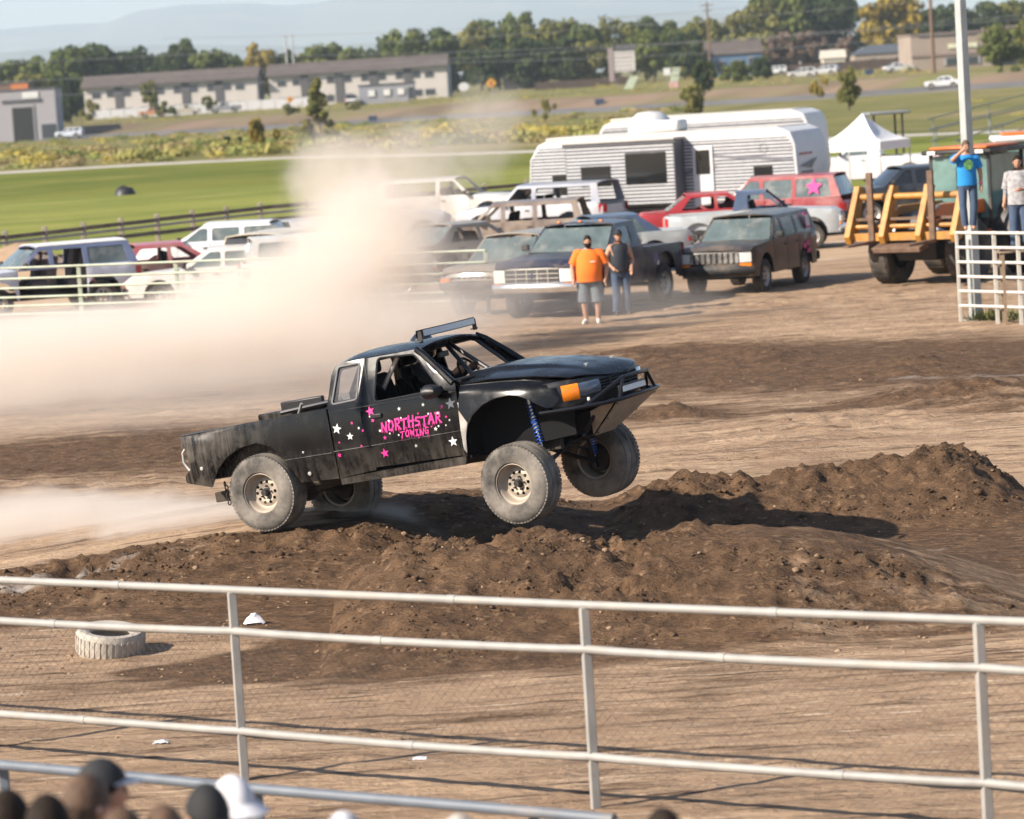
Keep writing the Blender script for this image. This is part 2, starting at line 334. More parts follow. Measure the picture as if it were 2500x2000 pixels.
# clods: loose lumps of earth lying on the mounds and floor
def clods():
    ico = bmesh.new(); bmesh.ops.create_icosphere(ico, subdivisions=1, radius=1); V0 = np.array([v.co[:] for v in ico.verts]); F0_ = np.array([[v.index for v in f.verts] for f in ico.faces]); ico.free()
    N = 60000; near = rng.random(N) < .8
    X = np.where(near, rng.uniform(-5.8, 6.0, N), rng.uniform(-11, 11, N)); Y = np.where(near, rng.uniform(29.2, 38.8, N), rng.uniform(21, 60, N))
    Z = hgt(X, Y); clump = fbm(X * .9, Y * .9, 2); mound = Z > .10
    keep = (np.abs(X) < .155 * Y + .3) & (clump > -.05) & (mound | (rng.random(N) < .12)) & ~((X > 1.3) & (Y > 31.9) & (Y < 36.3)) & ~((X < -1) & (Y > 36.4))
    idx = np.where(keep)[0][:5200]; k = len(idx); S = np.minimum(rng.lognormal(-4.45, .5, k), .055)
    VV = V0[None] * rng.uniform(.7, 1.2, (k, len(V0), 1)) * S[:, None, None] * np.array([1.2, 1.2, .75]) + np.stack([X[idx], Y[idx], Z[idx] - S * .1], -1)[:, None, :]
    VV = VV.reshape(-1, 3); FF = (F0_[None] + 12 * np.arange(k)[:, None, None]).reshape(-1, 3); W = np.repeat(np.where(mound[idx] & (rng.random(k) < .93), .8, .25), 12)
    me = bpy.data.meshes.new('dirt_clods'); me.from_pydata(VV.tolist(), [], FF.tolist()); me.materials.append(DIRT); me.polygons.foreach_set('use_smooth', np.ones(len(FF), bool))
    at = me.attributes.new('dark_soil', 'FLOAT', 'POINT'); at.data.foreach_set('value', W.astype(np.float32))
    o = link(bpy.data.objects.new('dirt_clods', me)); tag(o, 'loose brown clods of earth lying over the mounds', 'dirt', None, 'stuff')
clods()
# ------------------------------------------------------------------ terrain behind the arena, built in strips from the lines seen in the photograph
PXS = [-900, -400, 0, 350, 700, 1087, 1500, 1962, 2300, 2500, 2900, 3400]
def row(f_depth, f_z): return [(p, f_depth(p), f_z(p)) for p in PXS]
def tab(xs_, ys_): return lambda p: interp(p, xs_, ys_)
def pxrow(pys, deps):
    fy = tab(*pys); fd = tab(*deps); r = []
    for p in PXS:
        q = min(max(p, -100), 2600); P = dp(q, fy(q), fd(q)); P2 = dp(p, fy(q) - (p - q) * .063, fd(q)); r.append(Vector((P2.x, P2.y, P.z)))
    return r
def flat(Y, z): return [Vector(((p - 1250) / FPX * Y, Y, z)) for p in PXS]
ROWS = {}
ROWS['lot0'] = flat(85.5, .012); _lf = tab([-900, 0, 630, 1250, 2600], [105, 111, 121, 131, 134])
ROWS['lot1'] = [Vector(((p - 1250) / FPX * _lf(p), _lf(p), .0)) for p in PXS]; ROWS['lawn0'] = [p + Vector((0, 0, .004)) for p in ROWS['lot1']]; ROWS['lawn1'] = flat(190, .02)
pyp = ([-100, 0, 240, 700, 1330, 1800, 2600], [431, 425, 410, 388, 375, 350, 318])
ROWS['path0'] = pxrow(pyp, ([-100, 700, 1330, 2600], [240, 240, 225, 225]))
ROWS['path1'] = [p + Vector((0, 2.2, .10)) for p in ROWS['path0']]
pyr = ([-100, 0, 350, 700, 1087, 1500, 1962, 2300, 2600], [356, 350, 333, 314, 291, 272, 245, 223, 206])
drr = ([-100, 0, 1087, 2300, 2600], [560, 560, 510, 430, 415])
ROWS['road0'] = pxrow(pyr, drr)
def shift(r, dy, dz): return [p + Vector((0, dy, dz)) for p in r]
ROWS['road1'] = shift(ROWS['road0'], 12, .52); ROWS['bank0'] = shift(ROWS['road1'], 1.5, .05); ROWS['bank1'] = shift(ROWS['road1'], 9, 1.35)
ROWS['flat0'] = shift(ROWS['bank1'], 4, .1)
ROWS['flat1'] = [Vector((p.x / p.y * 680, 680, 2.3)) for p in ROWS['flat0']]
ROWS['far0'] = [Vector((p.x / p.y * 1500, 1500, 2.5)) for p in ROWS['flat0']]
def strip(name, ra, rb, m, sub=8, noise=0.0, label=None):
    NC = 120; P = []
    A = ROWS[ra]; B = ROWS[rb]; tA = np.linspace(0, len(PXS) - 1, NC)
    def at(R, t): i = min(int(t), len(R) - 2); return R[i].lerp(R[i + 1], t - i)
    for j in range(sub + 1):
        P.append([])
        for t in tA:
            p = at(A, t).lerp(at(B, t), j / sub)
            if noise and 0 < j < sub: p.z += noise * float(fbm(np.array([p.x * .05]), np.array([p.y * .05]), 3)[0])
            P[-1].append(p)
    o = MB().grid(P).build(name, m, None, 180, fix=False); return tag(o, label, None, None, 'structure')
def ground_mat(name, cols, scales, bump=.3, bdist=.05, bsc=20, stretch=(1, 1, 1)):
    m = bpy.data.materials.new(name); m.use_nodes = True; n = m.node_tree.nodes; l = m.node_tree.links; b = n['Principled BSDF']; b.inputs['Roughness'].default_value = .95; b.inputs['Specular IOR Level'].default_value = .1
    g = n.new('ShaderNodeNewGeometry'); mp = n.new('ShaderNodeMapping'); mp.inputs['Scale'].default_value = stretch; l.new(g.outputs['Position'], mp.inputs[0]); out = None
    for k, (c, (sc, lo, hi)) in enumerate(zip(cols, scales)):
        if k == 0: rgb = n.new('ShaderNodeRGB'); rgb.outputs[0].default_value = (*c, 1); out = rgb.outputs[0]; continue
        t = n.new('ShaderNodeTexNoise'); t.inputs['Scale'].default_value = sc; t.inputs['Detail'].default_value = 6; t.inputs['Roughness'].default_value = .6; l.new(mp.outputs[0], t.inputs['Vector'])
        r = n.new('ShaderNodeMapRange'); r.inputs['From Min'].default_value = lo; r.inputs['From Max'].default_value = hi; l.new(t.outputs[0], r.inputs[0])
        x = n.new('ShaderNodeMix'); x.data_type = 'RGBA'; l.new(r.outputs[0], x.inputs[0]); l.new(out, x.inputs[6]); x.inputs[7].default_value = (*c, 1); out = x.outputs[2]
    l.new(out, b.inputs['Base Color'])
    t = n.new('ShaderNodeTexNoise'); t.inputs['Scale'].default_value = bsc; t.inputs['Detail'].default_value = 5; l.new(mp.outputs[0], t.inputs['Vector'])
    bp = n.new('ShaderNodeBump'); bp.inputs['Strength'].default_value = bump; bp.inputs['Distance'].default_value = bdist; l.new(t.outputs[0], bp.inputs['Height']); l.new(bp.outputs[0], b.inputs['Normal'])
    MATS[name] = m; return m
LOT = ground_mat('lot_dirt', [(.42, .30, .20), (.29, .20, .135), (.54, .42, .31), (.21, .145, .10)], [(1, 0, 1), (.25, .42, .6), (.5, .55, .68), (.7, .6, .7)], .6, .08, 4, (.5, 1.5, 1))
LAWN = ground_mat('lawn_grass', [(.215, .225, .05), (.15, .175, .033), (.29, .27, .085), (.125, .14, .03)], [(1, 0, 1), (.12, .42, .6), (.35, .55, .7), (.9, .55, .7)], .8, .15, 2.5, (.35, 1, 1))
SCRUBG = ground_mat('scrub_soil', [(.19, .17, .06), (.12, .125, .04), (.27, .21, .11)], [(1, 0, 1), (.06, .4, .6), (.1, .5, .66)], .8, .3, 1.5, (.4, 1, 1))
BANK = ground_mat('bank_soil', [(.20, .145, .105), (.14, .105, .07), (.15, .145, .06)], [(1, 0, 1), (.08, .45, .6), (.1, .48, .62)], .6, .3, 1, (.3, 1, 1))
ROADM = ground_mat('road_asphalt', [(.165, .16, .16), (.12, .118, .118)], [(1, 0, 1), (.1, .45, .6)], .2, .02, 5)
PATHM = ground_mat('path_concrete', [(.44, .41, .37), (.38, .35, .32)], [(1, 0, 1), (.3, .45, .6)], .1, .01, 5)
strip('lot_ground', 'lot0', 'lot1', LOT, 10, .0, 'tan dirt parking lot behind the arena'); strip('lawn', 'lawn0', 'lawn1', LAWN, 6, .08, 'flat green lawn behind the lot')
LAWN2 = ground_mat('slope_grass', [(.155, .165, .03), (.105, .125, .02), (.21, .2, .05), (.085, .1, .018)], [(1, 0, 1), (.1, .42, .6), (.3, .55, .7), (.7, .55, .7)], .8, .2, 2, (.3, 1, 1))
strip('lawn_slope', 'lawn1', 'path0', LAWN2, 8, .25, 'green lawn slope rising to the path'); strip('path', 'path0', 'path1', PATHM, 2, 0, 'pale concrete path along the lawn')
strip('scrub_ground', 'path1', 'road0', SCRUBG, 14, .5, 'scrubby ground between path and road'); strip('road', 'road0', 'road1', ROADM, 2, 0, 'grey asphalt road beyond the scrub')
strip('road_shoulder', 'road1', 'bank0', BANK, 1); strip('bank', 'bank0', 'bank1', BANK, 3, .1, 'bare brown bank beside the road'); strip('bank_top', 'bank1', 'flat0', BANK, 1)
strip('field_ground', 'flat0', 'flat1', SCRUBG, 8, .3, 'dry grassy ground round the houses'); strip('far_ground', 'flat1', 'far0', SCRUBG, 4)
def big(name, x0, x1, y0, y1, z, m):
    P = [[Vector((lerp(x0, x1, i / 40), lerp(y0, y1, j / 40), z)) for i in range(41)] for j in range(41)]
    return tag(MB().grid(P).build(name, m, None, 0, fix=False), None, None, None, 'structure')
big('outer_ground', -400, 400, -60, 140, -.03, LOT); big('plain_ground', -9000, 9000, 1490, 16000, 2.45, SCRUBG)
big('side_ground', -3000, 3000, 139, 1500, -3.2, SCRUBG)
# mountains far behind
def mountains():
    m = ground_mat('mountain_rock', [(.16, .17, .15), (.10, .12, .10), (.24, .22, .19)], [(1, 0, 1), (.0012, .42, .6), (.004, .55, .7)], .6, 30, .003)
    tabs = [([-1200, -300, 0, 130, 270, 330, 450, 600, 700, 780, 860, 1000, 1250, 1600, 2000, 2600, 3600], [40, 60, 75, 62, 56, 30, 12, 8, 15, 8, -12, -40, -60, -20, 20, 40, 60], 13000),
            ([-1200, -300, 0, 200, 500, 800, 950, 1100, 1300, 1500, 1700, 1900, 2600, 3600], [150, 140, 130, 118, 112, 118, 112, 100, 98, 40, 30, 36, 60, 80], 9000)]
    for k, (px_, py_, D) in enumerate(tabs):
        P = []; n = 260
        for j in range(9):
            t = j / 8; P.append([])
            for i in range(n):
                p = lerp(-1200, 3600, i / (n - 1)); q = dp(p, interp(p, px_, py_), D)
                h = (q.z - 2) * (1 - (1 - t) ** 1.5) + (60 * float(fbm(np.array([q.x * .0011 + k]), np.array([t * 2.5]), 4)[0]) * min(t, 1 - t * .8))
                P[-1].append(Vector((q.x, D - 2200 * (1 - t), 2 + max(h, -4))))
        o = MB().grid(P).build('mountains', m, None, 180, fix=False); tag(o, ['pale hazy mountain range on the skyline', 'low hazy foothills before the mountains'][k], None, None, 'structure')
mountains()
# ================================================================== THE JUMPING PICKUP (local: x forward from front axle, y left, z up from rocker)
T_YAW, T_PIT, T_ROL = math.radians(-29.83), math.radians(-7.64), math.radians(1.76)
T_LOC = Vector((.498, 35.354, 1.398))
truck = empty('pickup_truck', 'black race pickup truck with pink lettering leaping over the dirt jump', 'pickup truck', T_LOC)
truck.rotation_euler = (T_ROL, T_PIT, T_YAW)
_TR = truck.rotation_euler.to_matrix()
def TL(px, py, y=None, x=None):
    d = _TR.transposed() @ ray(px, py); c = _TR.transposed() @ (CAMP - T_LOC)
    t = (y - c.y) / d.y if y is not None else (x - c.x) / d.x
    return c + d * t
def Z1(a, b, y=-.82, x=None): return TL(400 + a / 2.974, 740 + b / 2.974, y if x is None else None, x)
def Z2(a, b, y=-.82, x=None): return TL(1000 + a / 2.974, 740 + b / 2.974, y if x is None else None, x)
def truck_paint():
    m = bpy.data.materials.new('truck_black_paint'); m.use_nodes = True; n = m.node_tree.nodes; l = m.node_tree.links; b = n['Principled BSDF']
    tc = n.new('ShaderNodeTexCoord')
    def noise(sc, det, scale=(1, 1, 1), ro=.6, off=0):
        mp = n.new('ShaderNodeMapping'); mp.inputs['Scale'].default_value = scale; mp.inputs['Location'].default_value = (off, off, off); l.new(tc.outputs['Object'], mp.inputs[0])
        t = n.new('ShaderNodeTexNoise'); t.inputs['Scale'].default_value = sc; t.inputs['Detail'].default_value = det; t.inputs['Roughness'].default_value = ro; l.new(mp.outputs[0], t.inputs['Vector']); return t.outputs[0]
    def rm(s, a, c, lo=0., hi=1.):
        r = n.new('ShaderNodeMapRange'); r.inputs['From Min'].default_value = a; r.inputs['From Max'].default_value = c; r.inputs['To Min'].default_value = lo; r.inputs['To Max'].default_value = hi; l.new(s, r.inputs[0]); return r.outputs[0]
    def ma(op, a, c):
        r = n.new('ShaderNodeMath'); r.operation = op; r.use_clamp = True
        for k, v in enumerate((a, c)):
            if isinstance(v, (int, float)): r.inputs[k].default_value = v
            else: l.new(v, r.inputs[k])
        return r.outputs[0]
    sp = n.new('ShaderNodeSeparateXYZ'); l.new(tc.outputs['Object'], sp.inputs[0])
    low = rm(sp.outputs[2], .38, .0, 0, .22); rear = rm(sp.outputs[0], -2.8, -4.15, 0, .42)
    reg = ma('ADD', ma('MAXIMUM', low, rear), .015)
    streak = rm(noise(9, 6, (3.2, 1, .22), .7), .42, .75); blot = rm(noise(3.2, 6, (1, 1, 1), .65, 4), .44, .68)
    d = ma('MULTIPLY', reg, ma('ADD', ma('MULTIPLY', streak, .8), ma('MULTIPLY', blot, .7)))
    spk = rm(noise(60, 3, (.5, 1, 1.2), .6, 2), .70, .76); d = ma('MAXIMUM', d, ma('MULTIPLY', ma('MULTIPLY', spk, low), 1.4))
    mx = n.new('ShaderNodeMix'); mx.data_type = 'RGBA'; l.new(d, mx.inputs[0]); mx.inputs[6].default_value = (.0035, .0038, .005, 1); mx.inputs[7].default_value = (.26, .22, .18, 1)
    l.new(mx.outputs[2], b.inputs['Base Color']); l.new(rm(ma('ADD', d, ma('MULTIPLY', blot, .25)), 0, 1, .18, .85), b.inputs['Roughness'])
    bp = n.new('ShaderNodeBump'); bp.inputs['Strength'].default_value = .06; bp.inputs['Distance'].default_value = .02; l.new(noise(2.5, 2), bp.inputs['Height']); l.new(bp.outputs[0], b.inputs['Normal']); return m
PAINT = truck_paint(); PAINT.node_tree.nodes['Principled BSDF'].inputs['Specular IOR Level'].default_value = .28
BLK = mat('satin_black', (.012, .012, .014), .45, 0, .2, 8, 0, dust=.12, dcol=(.22, .18, .14)); TUBE = mat('black_tube', (.012, .013, .018), .3, .2, .1)
INT = mat('interior_black', (.006, .006, .0065), .8, spec=.2); RUB = mat('tyre_rubber', (.028, .027, .026), .85, 0, .2, 4, .2, 60, dust=.56, dcol=(.38, .33, .28), ds=2.6)
RIMM = mat('beige_steel_rim', (.40, .34, .28), .55, .25, .18, 8, dust=.4, dcol=(.36, .29, .22)); ALU = mat('scuffed_aluminium', (.50, .44, .37), .45, .45, .15, 10, .1, 30, dust=.25)
UNDER = mat('dusty_underbody', (.045, .034, .026), .9, 0, .3, 8, .3, 20); PINK = mat('pink_vinyl', (.62, .03, .24), .45, 0, .05); WHT = mat('white_vinyl', (.68, .67, .65), .5, 0, .08, dust=.1)
SIL = mat('silver_metal', (.6, .59, .57), .35, .7, .1, dust=.2); BLUE = mat('blue_spring', (.008, .06, .33), .35, .3, .1); AMBER = mat('amber_lens', (.85, .22, .01), .18, 0, .1, 40, coat=.6); LENS = mat('clear_lens', (.10, .13, .18), .08, 0, .2, 8, coat=1.0)
LED = mat('led_lens', (.55, .57, .62), .2, .1, .3, 120); GLS = mat('hazy_quarter_glass', (.10, .095, .10), .12, 0, .2, 5, alpha=.5); TRIMG = mat('grey_window_trim', (.20, .20, .21), .4)
def hw(x, z):
    if z <= .76: w = interp(z, [-.08, 0, .1, .28, .5, .68, .76], [.785, .80, .822, .835, .828, .806, .785])
    else: w = .785 - .17 * ((z - .76) / .42) ** 1.1
    if x > .15: w -= .13 * ((x - .15) / .6) ** 2
    if x < -3.9: w -= .03 * ((-3.9 - x) / .25) ** 2
    return w
def arc(cx, cz, r, a0, a1, n, rz=None): return [(cx + r * math.cos(math.radians(lerp(a0, a1, i / n))), cz + (rz or r) * math.sin(math.radians(lerp(a0, a1, i / n)))) for i in range(n + 1)]
def rounded(pts, r=.03, n=3):
    out = []; k = len(pts)
    for i in range(k):
        p0, p, p1 = Vector(pts[i - 1]), Vector(pts[i]), Vector(pts[(i + 1) % k])
        a = p + (p0 - p).normalized() * min(r, (p0 - p).length * .45); b = p + (p1 - p).normalized() * min(r, (p1 - p).length * .45)
        for j in range(n + 1):
            t = j / n; q = a * (1 - t) ** 2 + p * 2 * t * (1 - t) + b * t * t; out.append((q.x, q.y))
    return out
bed_out = [(-4.145, .70), (-4.13, .60), (-4.07, .54), (-4.055, .34), (-4.15, .27), (-4.15, .20), (-3.82, .115), (-3.77, .19), (-3.70, .29), (-3.57, .40), (-3.38, .48), (-3.16, .505), (-2.99, .445), (-2.86, .31), (-2.78, .16), (-2.715, .02), (-2.245, .0), (-2.245, .74), (-3.2, .725)]
q_out = [(-2.232, .0), (-1.772, .03), (-1.772, 1.172), (-2.05, 1.168), (-2.14, 1.14), (-2.18, 1.06), (-2.225, .76)]
q_win = rounded([(-2.165, .765), (-1.855, .775), (-1.825, 1.135), (-2.095, 1.13)], .035)
d_out = [(-1.762, .055), (-.712, .04), (-.668, .3), (-.655, .6), (-.665, .77), (-.70, .80), (-1.08, 1.145), (-1.15, 1.172), (-1.762, 1.172)]
d_win = rounded([(-1.648, .715), (-.83, .735), (-1.16, 1.125), (-1.612, 1.15)], .05)
f_out = [(-.655, .765), (-.35, .745), (.1, .70), (.38, .645), (.50, .61), (.50, .44), (.43, .375), (.36, .38), (.29, .42), (.19, .49), (.08, .545), (-.03, .568), (-.2, .56), (-.35, .515), (-.48, .43), (-.57, .31), (-.62, .16), (-.64, .03), (-.698, .035), (-.658, .3), (-.645, .6)]
def fender_y(x, z):
    y = hw(x, z); r = math.hypot(x + .12, (z - .0) * 1.05); y += .045 * math.exp(-((r - .56) / .13) ** 2) * (1 if z > .02 else 0)
    zt = interp(x, [-.655, -.35, .1, .38, .5], [.765, .745, .70, .645, .61]); d = zt - z
    if d < .09: y -= .10 * (1 - d / .09) ** 2
    return y
for s in (-1, 1):
    sf = lambda x, z, s=s: (x, s * hw(x, z), z)
    MB().panel(bed_out, [], sf, .09).build('bed_side', PAINT, truck, 50, .012)
    MB().panel(q_out, [q_win], sf, .09).build('cab_quarter', PAINT, truck, 50, .015)
    dr = MB().panel(d_out, [d_win], sf, .09).build('door', PAINT, truck, 50, .018)
    MB().panel(f_out, [], lambda x, z, s=s: (x, s * fender_y(x, z), z), .05).build('front_fender', PAINT, truck, 50, .012)
    MB().panel(q_win, [], lambda x, z, s=s: (x, s * (hw(x, z) - .012), z), .2).build('quarter_glass', GLS, truck, 0)
    MB().tube([(x, s * (hw(x, z) + .002), z) for x, z in q_win], .009, 6, True).build('window_trim', TRIMG, truck)
    MB().tube([(x, s * (hw(x, z) - .004), z) for x, z in d_win], .011, 6, True).build('window_seal', BLK, dr)
    # belt mouldings / creases
    MB().tube([(x, s * (hw(x, .283) - .003), lerp(.283, .29, (x + 1.76) / 1.1)) for x in np.linspace(-1.757, -.672, 12)], .007, 6).build('side_crease', PAINT, dr)
    MB().tube([(x, s * (hw(x, .283) - .003), .283) for x in np.linspace(-2.225, -1.778, 6)], .007, 6).build('side_crease', PAINT, truck)
    MB().tube([(x, s * (hw(x, .275) - .003), .275) for x in np.linspace(-2.84, -2.25, 6)], .007, 6).build('side_crease', PAINT, truck)
    MB().tube([(x, s * (hw(x, .71) - .004), .665 + (x + 4.1) * .012) for x in np.linspace(-4.10, -2.25, 14)], .008, 6).build('bed_rail_crease', PAINT, truck)
    MB().tube([(x, s * (hw(x, .69) - .004), .69) for x in np.linspace(-2.22, -.68, 12)], .006, 6).build('belt_crease', PAINT, truck)
    MB().box((-1.63, s * (hw(-1.6, .575) + .012), .577), (.125, .02, .045)).build('door_handle', BLK, dr, bevel=.008)
    MB().box((-1.715, s * (hw(-1.7, .575) + .004), .578), (.022, .012, .022)).build('door_lock', SIL, dr, bevel=.006)
    # rocker and frame rail
    MB().prism([(-2.23, -.07), (-.71, -.06), (-.69, .03), (-2.23, .0)], s * .72, s * .792).build('rocker', PAINT, truck)
    MB().box((-1.95, s * .38, -.03), (4.3, .07, .11)).build('frame_rail', UNDER, truck, bevel=.01)
    # bed inner wall and rail cap
    MB().grid([[(x, s * .70, .20), (x, s * .71, .70), (x, s * .745, .735 + (x + 2.3) * .012), (x, s * .79, .725 + (x + 2.3) * .012)] for x in np.linspace(-4.12, -2.25, 12)]).build('bed_rail', PAINT, truck, 50, .008)
    # A pillar, mirror
    MB().tube([(-.69, s * .765, .775), (-.86, s * .715, .94), (-1.05, s * .645, 1.11), (-1.14, s * .605, 1.165)], [.04, .035, .034, .036], 8).build('windshield_pillar', PAINT, truck)
    mr = MB().grid([[(-.86 + a * .0 + xx, s * (.93 + .10 * math.cos(t)), .735 + .075 * math.sin(t) * kk) for t in np.linspace(0, 2 * math.pi, 17)[:-1]] for xx, kk in ((-.075, .82), (-.06, 1.0), (-.01, 1.0), (.05, .8), (.075, .45))] if (a := 0) == 0 else [], cv=True)
    mr.v = [((x), (y), z) for x, y, z in mr.v]; nb = len(mr.v); mr.f += [tuple(range(16)), tuple(range(nb - 16, nb))]; mr.m += [0, 0]
    mo = mr.build('mirror', BLK, truck, 60); MB().box((-.87, s * .82, .74), (.09, .12, .07)).build('mirror_arm', BLK, mo, bevel=.01)
    MB().box((-.938, s * .93, .735), (.004, .16, .10)).build('mirror_glass', LENS, mo)
    # inner wheel-well liner
    MB().panel([(-.66, -.02), (.45, .05), (.5, .55), (-.66, .72)], [], lambda x, z, s=s: (x, s * .50, z), .3).build('wheel_well', INT, truck, 0, .01)
    MB().grid([[(-.12 + .60 * math.cos(t), s * y, .0 + .60 * math.sin(t)) for y in (.50, .80)] for t in np.linspace(.55, 3.05, 10)]).build('wheel_well_liner', INT, truck, 0)
# roof, header, cab back, floor, dash
def roof_z(x, y): return 1.178 + .058 * (1 - (abs(y) / .618) ** 2.4) - .05 * max(0, (-1.95 - x) / .2) ** 2 - .02 * max(0, (x + 1.3) / .2) ** 2
MB().grid([[(x, y, roof_z(x, y)) for y in np.linspace(-.618, .618, 15)] for x in np.linspace(-2.15, -1.10, 12)]).build('roof', PAINT, truck, 60, .015)
MB().grid([[(-1.10, y, roof_z(-1.10, y) - .002), (-1.075, y, roof_z(-1.1, y) - .02), (-1.09, y, roof_z(-1.1, y) - .055)] for y in np.linspace(-.60, .60, 12)]).build('windshield_header', PAINT, truck, 60, .02)
MB().panel([(-.775, .0), (.775, .0), (.775, .76), (.61, 1.13), (-.61, 1.13), (-.775, .76)], [rounded([(-.60, .78), (.60, .78), (.52, 1.09), (-.52, 1.09)], .06)], lambda y, z: (-2.232 + max(0, z - .75) * .2, y, z), .3).build('cab_back', PAINT, truck, 0, .02)
MB().box((-1.45, 0, .01), (1.6, 1.5, .03)).build('cab_floor', INT, truck); MB().box((-.66, 0, .40), (.03, 1.46, .72)).build('firewall', INT, truck)
MB().prism([(-.64, .60), (-.62, .80), (-.80, .795), (-.92, .74), (-.94, .66), (-.85, .58)], -.72, .72).build('dashboard', INT, truck, 40, bevel=.02)
MB().box((-3.19, 0, .20), (1.86, 1.40, .03)).build('bed_floor', UNDER, truck); MB().box((-2.27, 0, .46), (.03, 1.46, .5)).build('bed_front', BLK, truck)
MB().box((-4.1, 0, .42), (.04, 1.36, .42)).build('tailgate', PAINT, truck, bevel=.015)
# hood
def hood_pt(u, t):
    fx = interp(abs(t), [0, .33, .63, .83, 1], [.79, .78, .745, .68, .60]); x = lerp(-.705, fx, u); y = t * lerp(.735, .715, u) * (1 if u < .9 else 1 - .04 * (u - .9) / .1)
    z = interp(x, [-.7, -.3, .2, .5, .66, .74, .79], [.795, .81, .765, .715, .67, .625, .565]) - .055 * abs(t) ** 3.2
    bul = sstep(.62, .48, abs(t)); z += .045 * float(bul) * interp(u, [0, .15, .6, .95, 1], [1, 1, .6, .1, 0]); return (x, y, z)
hd = MB().grid([[hood_pt(u, t) for t in np.linspace(-1, 1, 41)] for u in np.linspace(0, 1, 28)]).build('hood', PAINT, truck, 60, .012)
for t in (-.35, .45): p = Vector(hood_pt(.86, t)); MB().tube([p + Vector((0, 0, -.01)), p + Vector((0, 0, .018))], .012, 8).tube([p + Vector((-.03, .01, .014)), p + Vector((.03, -.01, .02))], .004, 5).build('hood_pin', SIL, hd)
MB().box((-.735, 0, .79), (.10, 1.40, .03)).build('cowl', BLK, truck, bevel=.01)
# front clip
PLAN = [(.42, .80), (.52, .765), (.60, .72), (.66, .665), (.70, .60), (.73, .52), (.755, .40), (.77, .22), (.775, 0)]
plan = [(x, -y) for x, y in PLAN] + [(x, y) for x, y in PLAN[-2::-1]]
MB().grid([[(x - .012 - dx, y * .992, z) for z, dx in ((.30, .05), (.34, .01), (.40, 0), (.56, .0), (.60, .02), (.615, .07))] for x, y in plan]).build('front_clip', BLK, truck, 40, .015)
for s in (-1, 1):
    def seg(i0, i1, z0, z1, nm, m, off):
        P = [(x, s * y) for x, y in PLAN[i0:i1 + 1]]; N = []
        for i in range(len(P)):
            a = Vector(P[max(i - 1, 0)]); b = Vector(P[min(i + 1, len(P) - 1)]); t = (b - a).normalized(); nn = Vector((t.y, -t.x)); nn = nn if nn.x > 0 else -nn; N.append(nn)
        rows = []
        for zz, o in ((z0, .0), (z0 + .012, off), ((z0 + z1) / 2, off + .008), (z1 - .012, off), (z1, 0)): rows.append([(P[i][0] + N[i].x * o, P[i][1] + N[i].y * o, zz) for i in range(len(P))])
        return MB().grid(rows).build(nm, m, truck, 60)
    seg(1, 3, .405, .565, 'corner_marker_light', AMBER, .012); seg(3, 6, .43, .56, 'headlight', LENS, .012)
    MB().box((.70, s * .57, .385), (.03, .09, .035), Matrix.Rotation(-s * .5, 3, 'Z')).build('bumper_marker', WHT, truck, bevel=.006)
gb = MB()
for z in (.435, .465, .495, .525, .553): gb.tube([(x + .008, y, z) for x, y in plan if abs(y) < .45], .007, 6)
for y in (-.2, 0, .2): gb.box((.78, y, .495), (.012, .012, .12))
gb.build('grille', BLK, truck); MB().grid([[(x - .004, y, z) for x, y in plan if abs(y) < .47] for z in (.425, .56)]).build('grille_backing', INT, truck, 0)
# tube bumper, light bar, skid plate
bt = .021
MB().tube([(.27, -.84, .335), (.60, -.74, .325), (.86, -.58, .32), (.93, -.50, .32), (.955, -.42, .32), (.96, 0, .325), (.955, .42, .33), (.93, .50, .33), (.60, .74, .33), (.27, .84, .335)], bt, 10).build('bumper_tube', TUBE, truck)
MB().tube([(.70, -.66, .325), (.80, -.52, .40), (.93, -.30, .505), (.965, -.25, .525), (.97, 0, .53), (.965, .25, .525), (.93, .30, .505), (.80, .52, .40), (.70, .66, .325)], bt, 10).build('bumper_hoop', TUBE, truck)
for s in (-1, 1): MB().tube([(.95, s * .40, .325), (.955, s * .27, .515)], bt * .9, 8).build('bumper_strut', TUBE, truck); MB().tube([(.94, s * .47, .33), (.72, s * .40, .30), (.5, s * .40, .05)], bt, 8).build('bumper_brace', TUBE, truck)
lb = MB().box((.90, 0, .405), (.05, .52, .075)).build('bumper_light_bar', BLK, truck, bevel=.008); MB().box((.928, 0, .405), (.008, .49, .055)).build('light_lens', LED, lb)
sk = MB().prism([(-.45, 0), (.45, 0), (.22, 1), (-.22, 1)], 0, .006, 'z'); sk.v = [(lerp(.955, .50, q) - zz * .6, p, lerp(.315, -.01, q) - zz * .8) for p, q, zz in sk.v]
sk = sk.build('skid_plate', ALU, truck); sb = MB()
for s in (-1, 1):
    for q in (.08, .5, .92): w = lerp(.43, .205, q); sb.lathe([(.0, -.006), (.011, -.006), (.011, .0)], 8, (lerp(.955, .50, q) + .008, s * w, lerp(.315, -.01, q) - .004), 'x')
tag(sb.build('skid_bolts', BLK, sk), kind='stuff')
for s in (-1, 1): MB().add([(.93, s * .47, .31), (.50, s * .25, .0), (.62, s * .44, .25), (.80, s * .50, .30)], [(0, 1, 2, 3)]).build('skid_wing', ALU, truck, 0, .006)
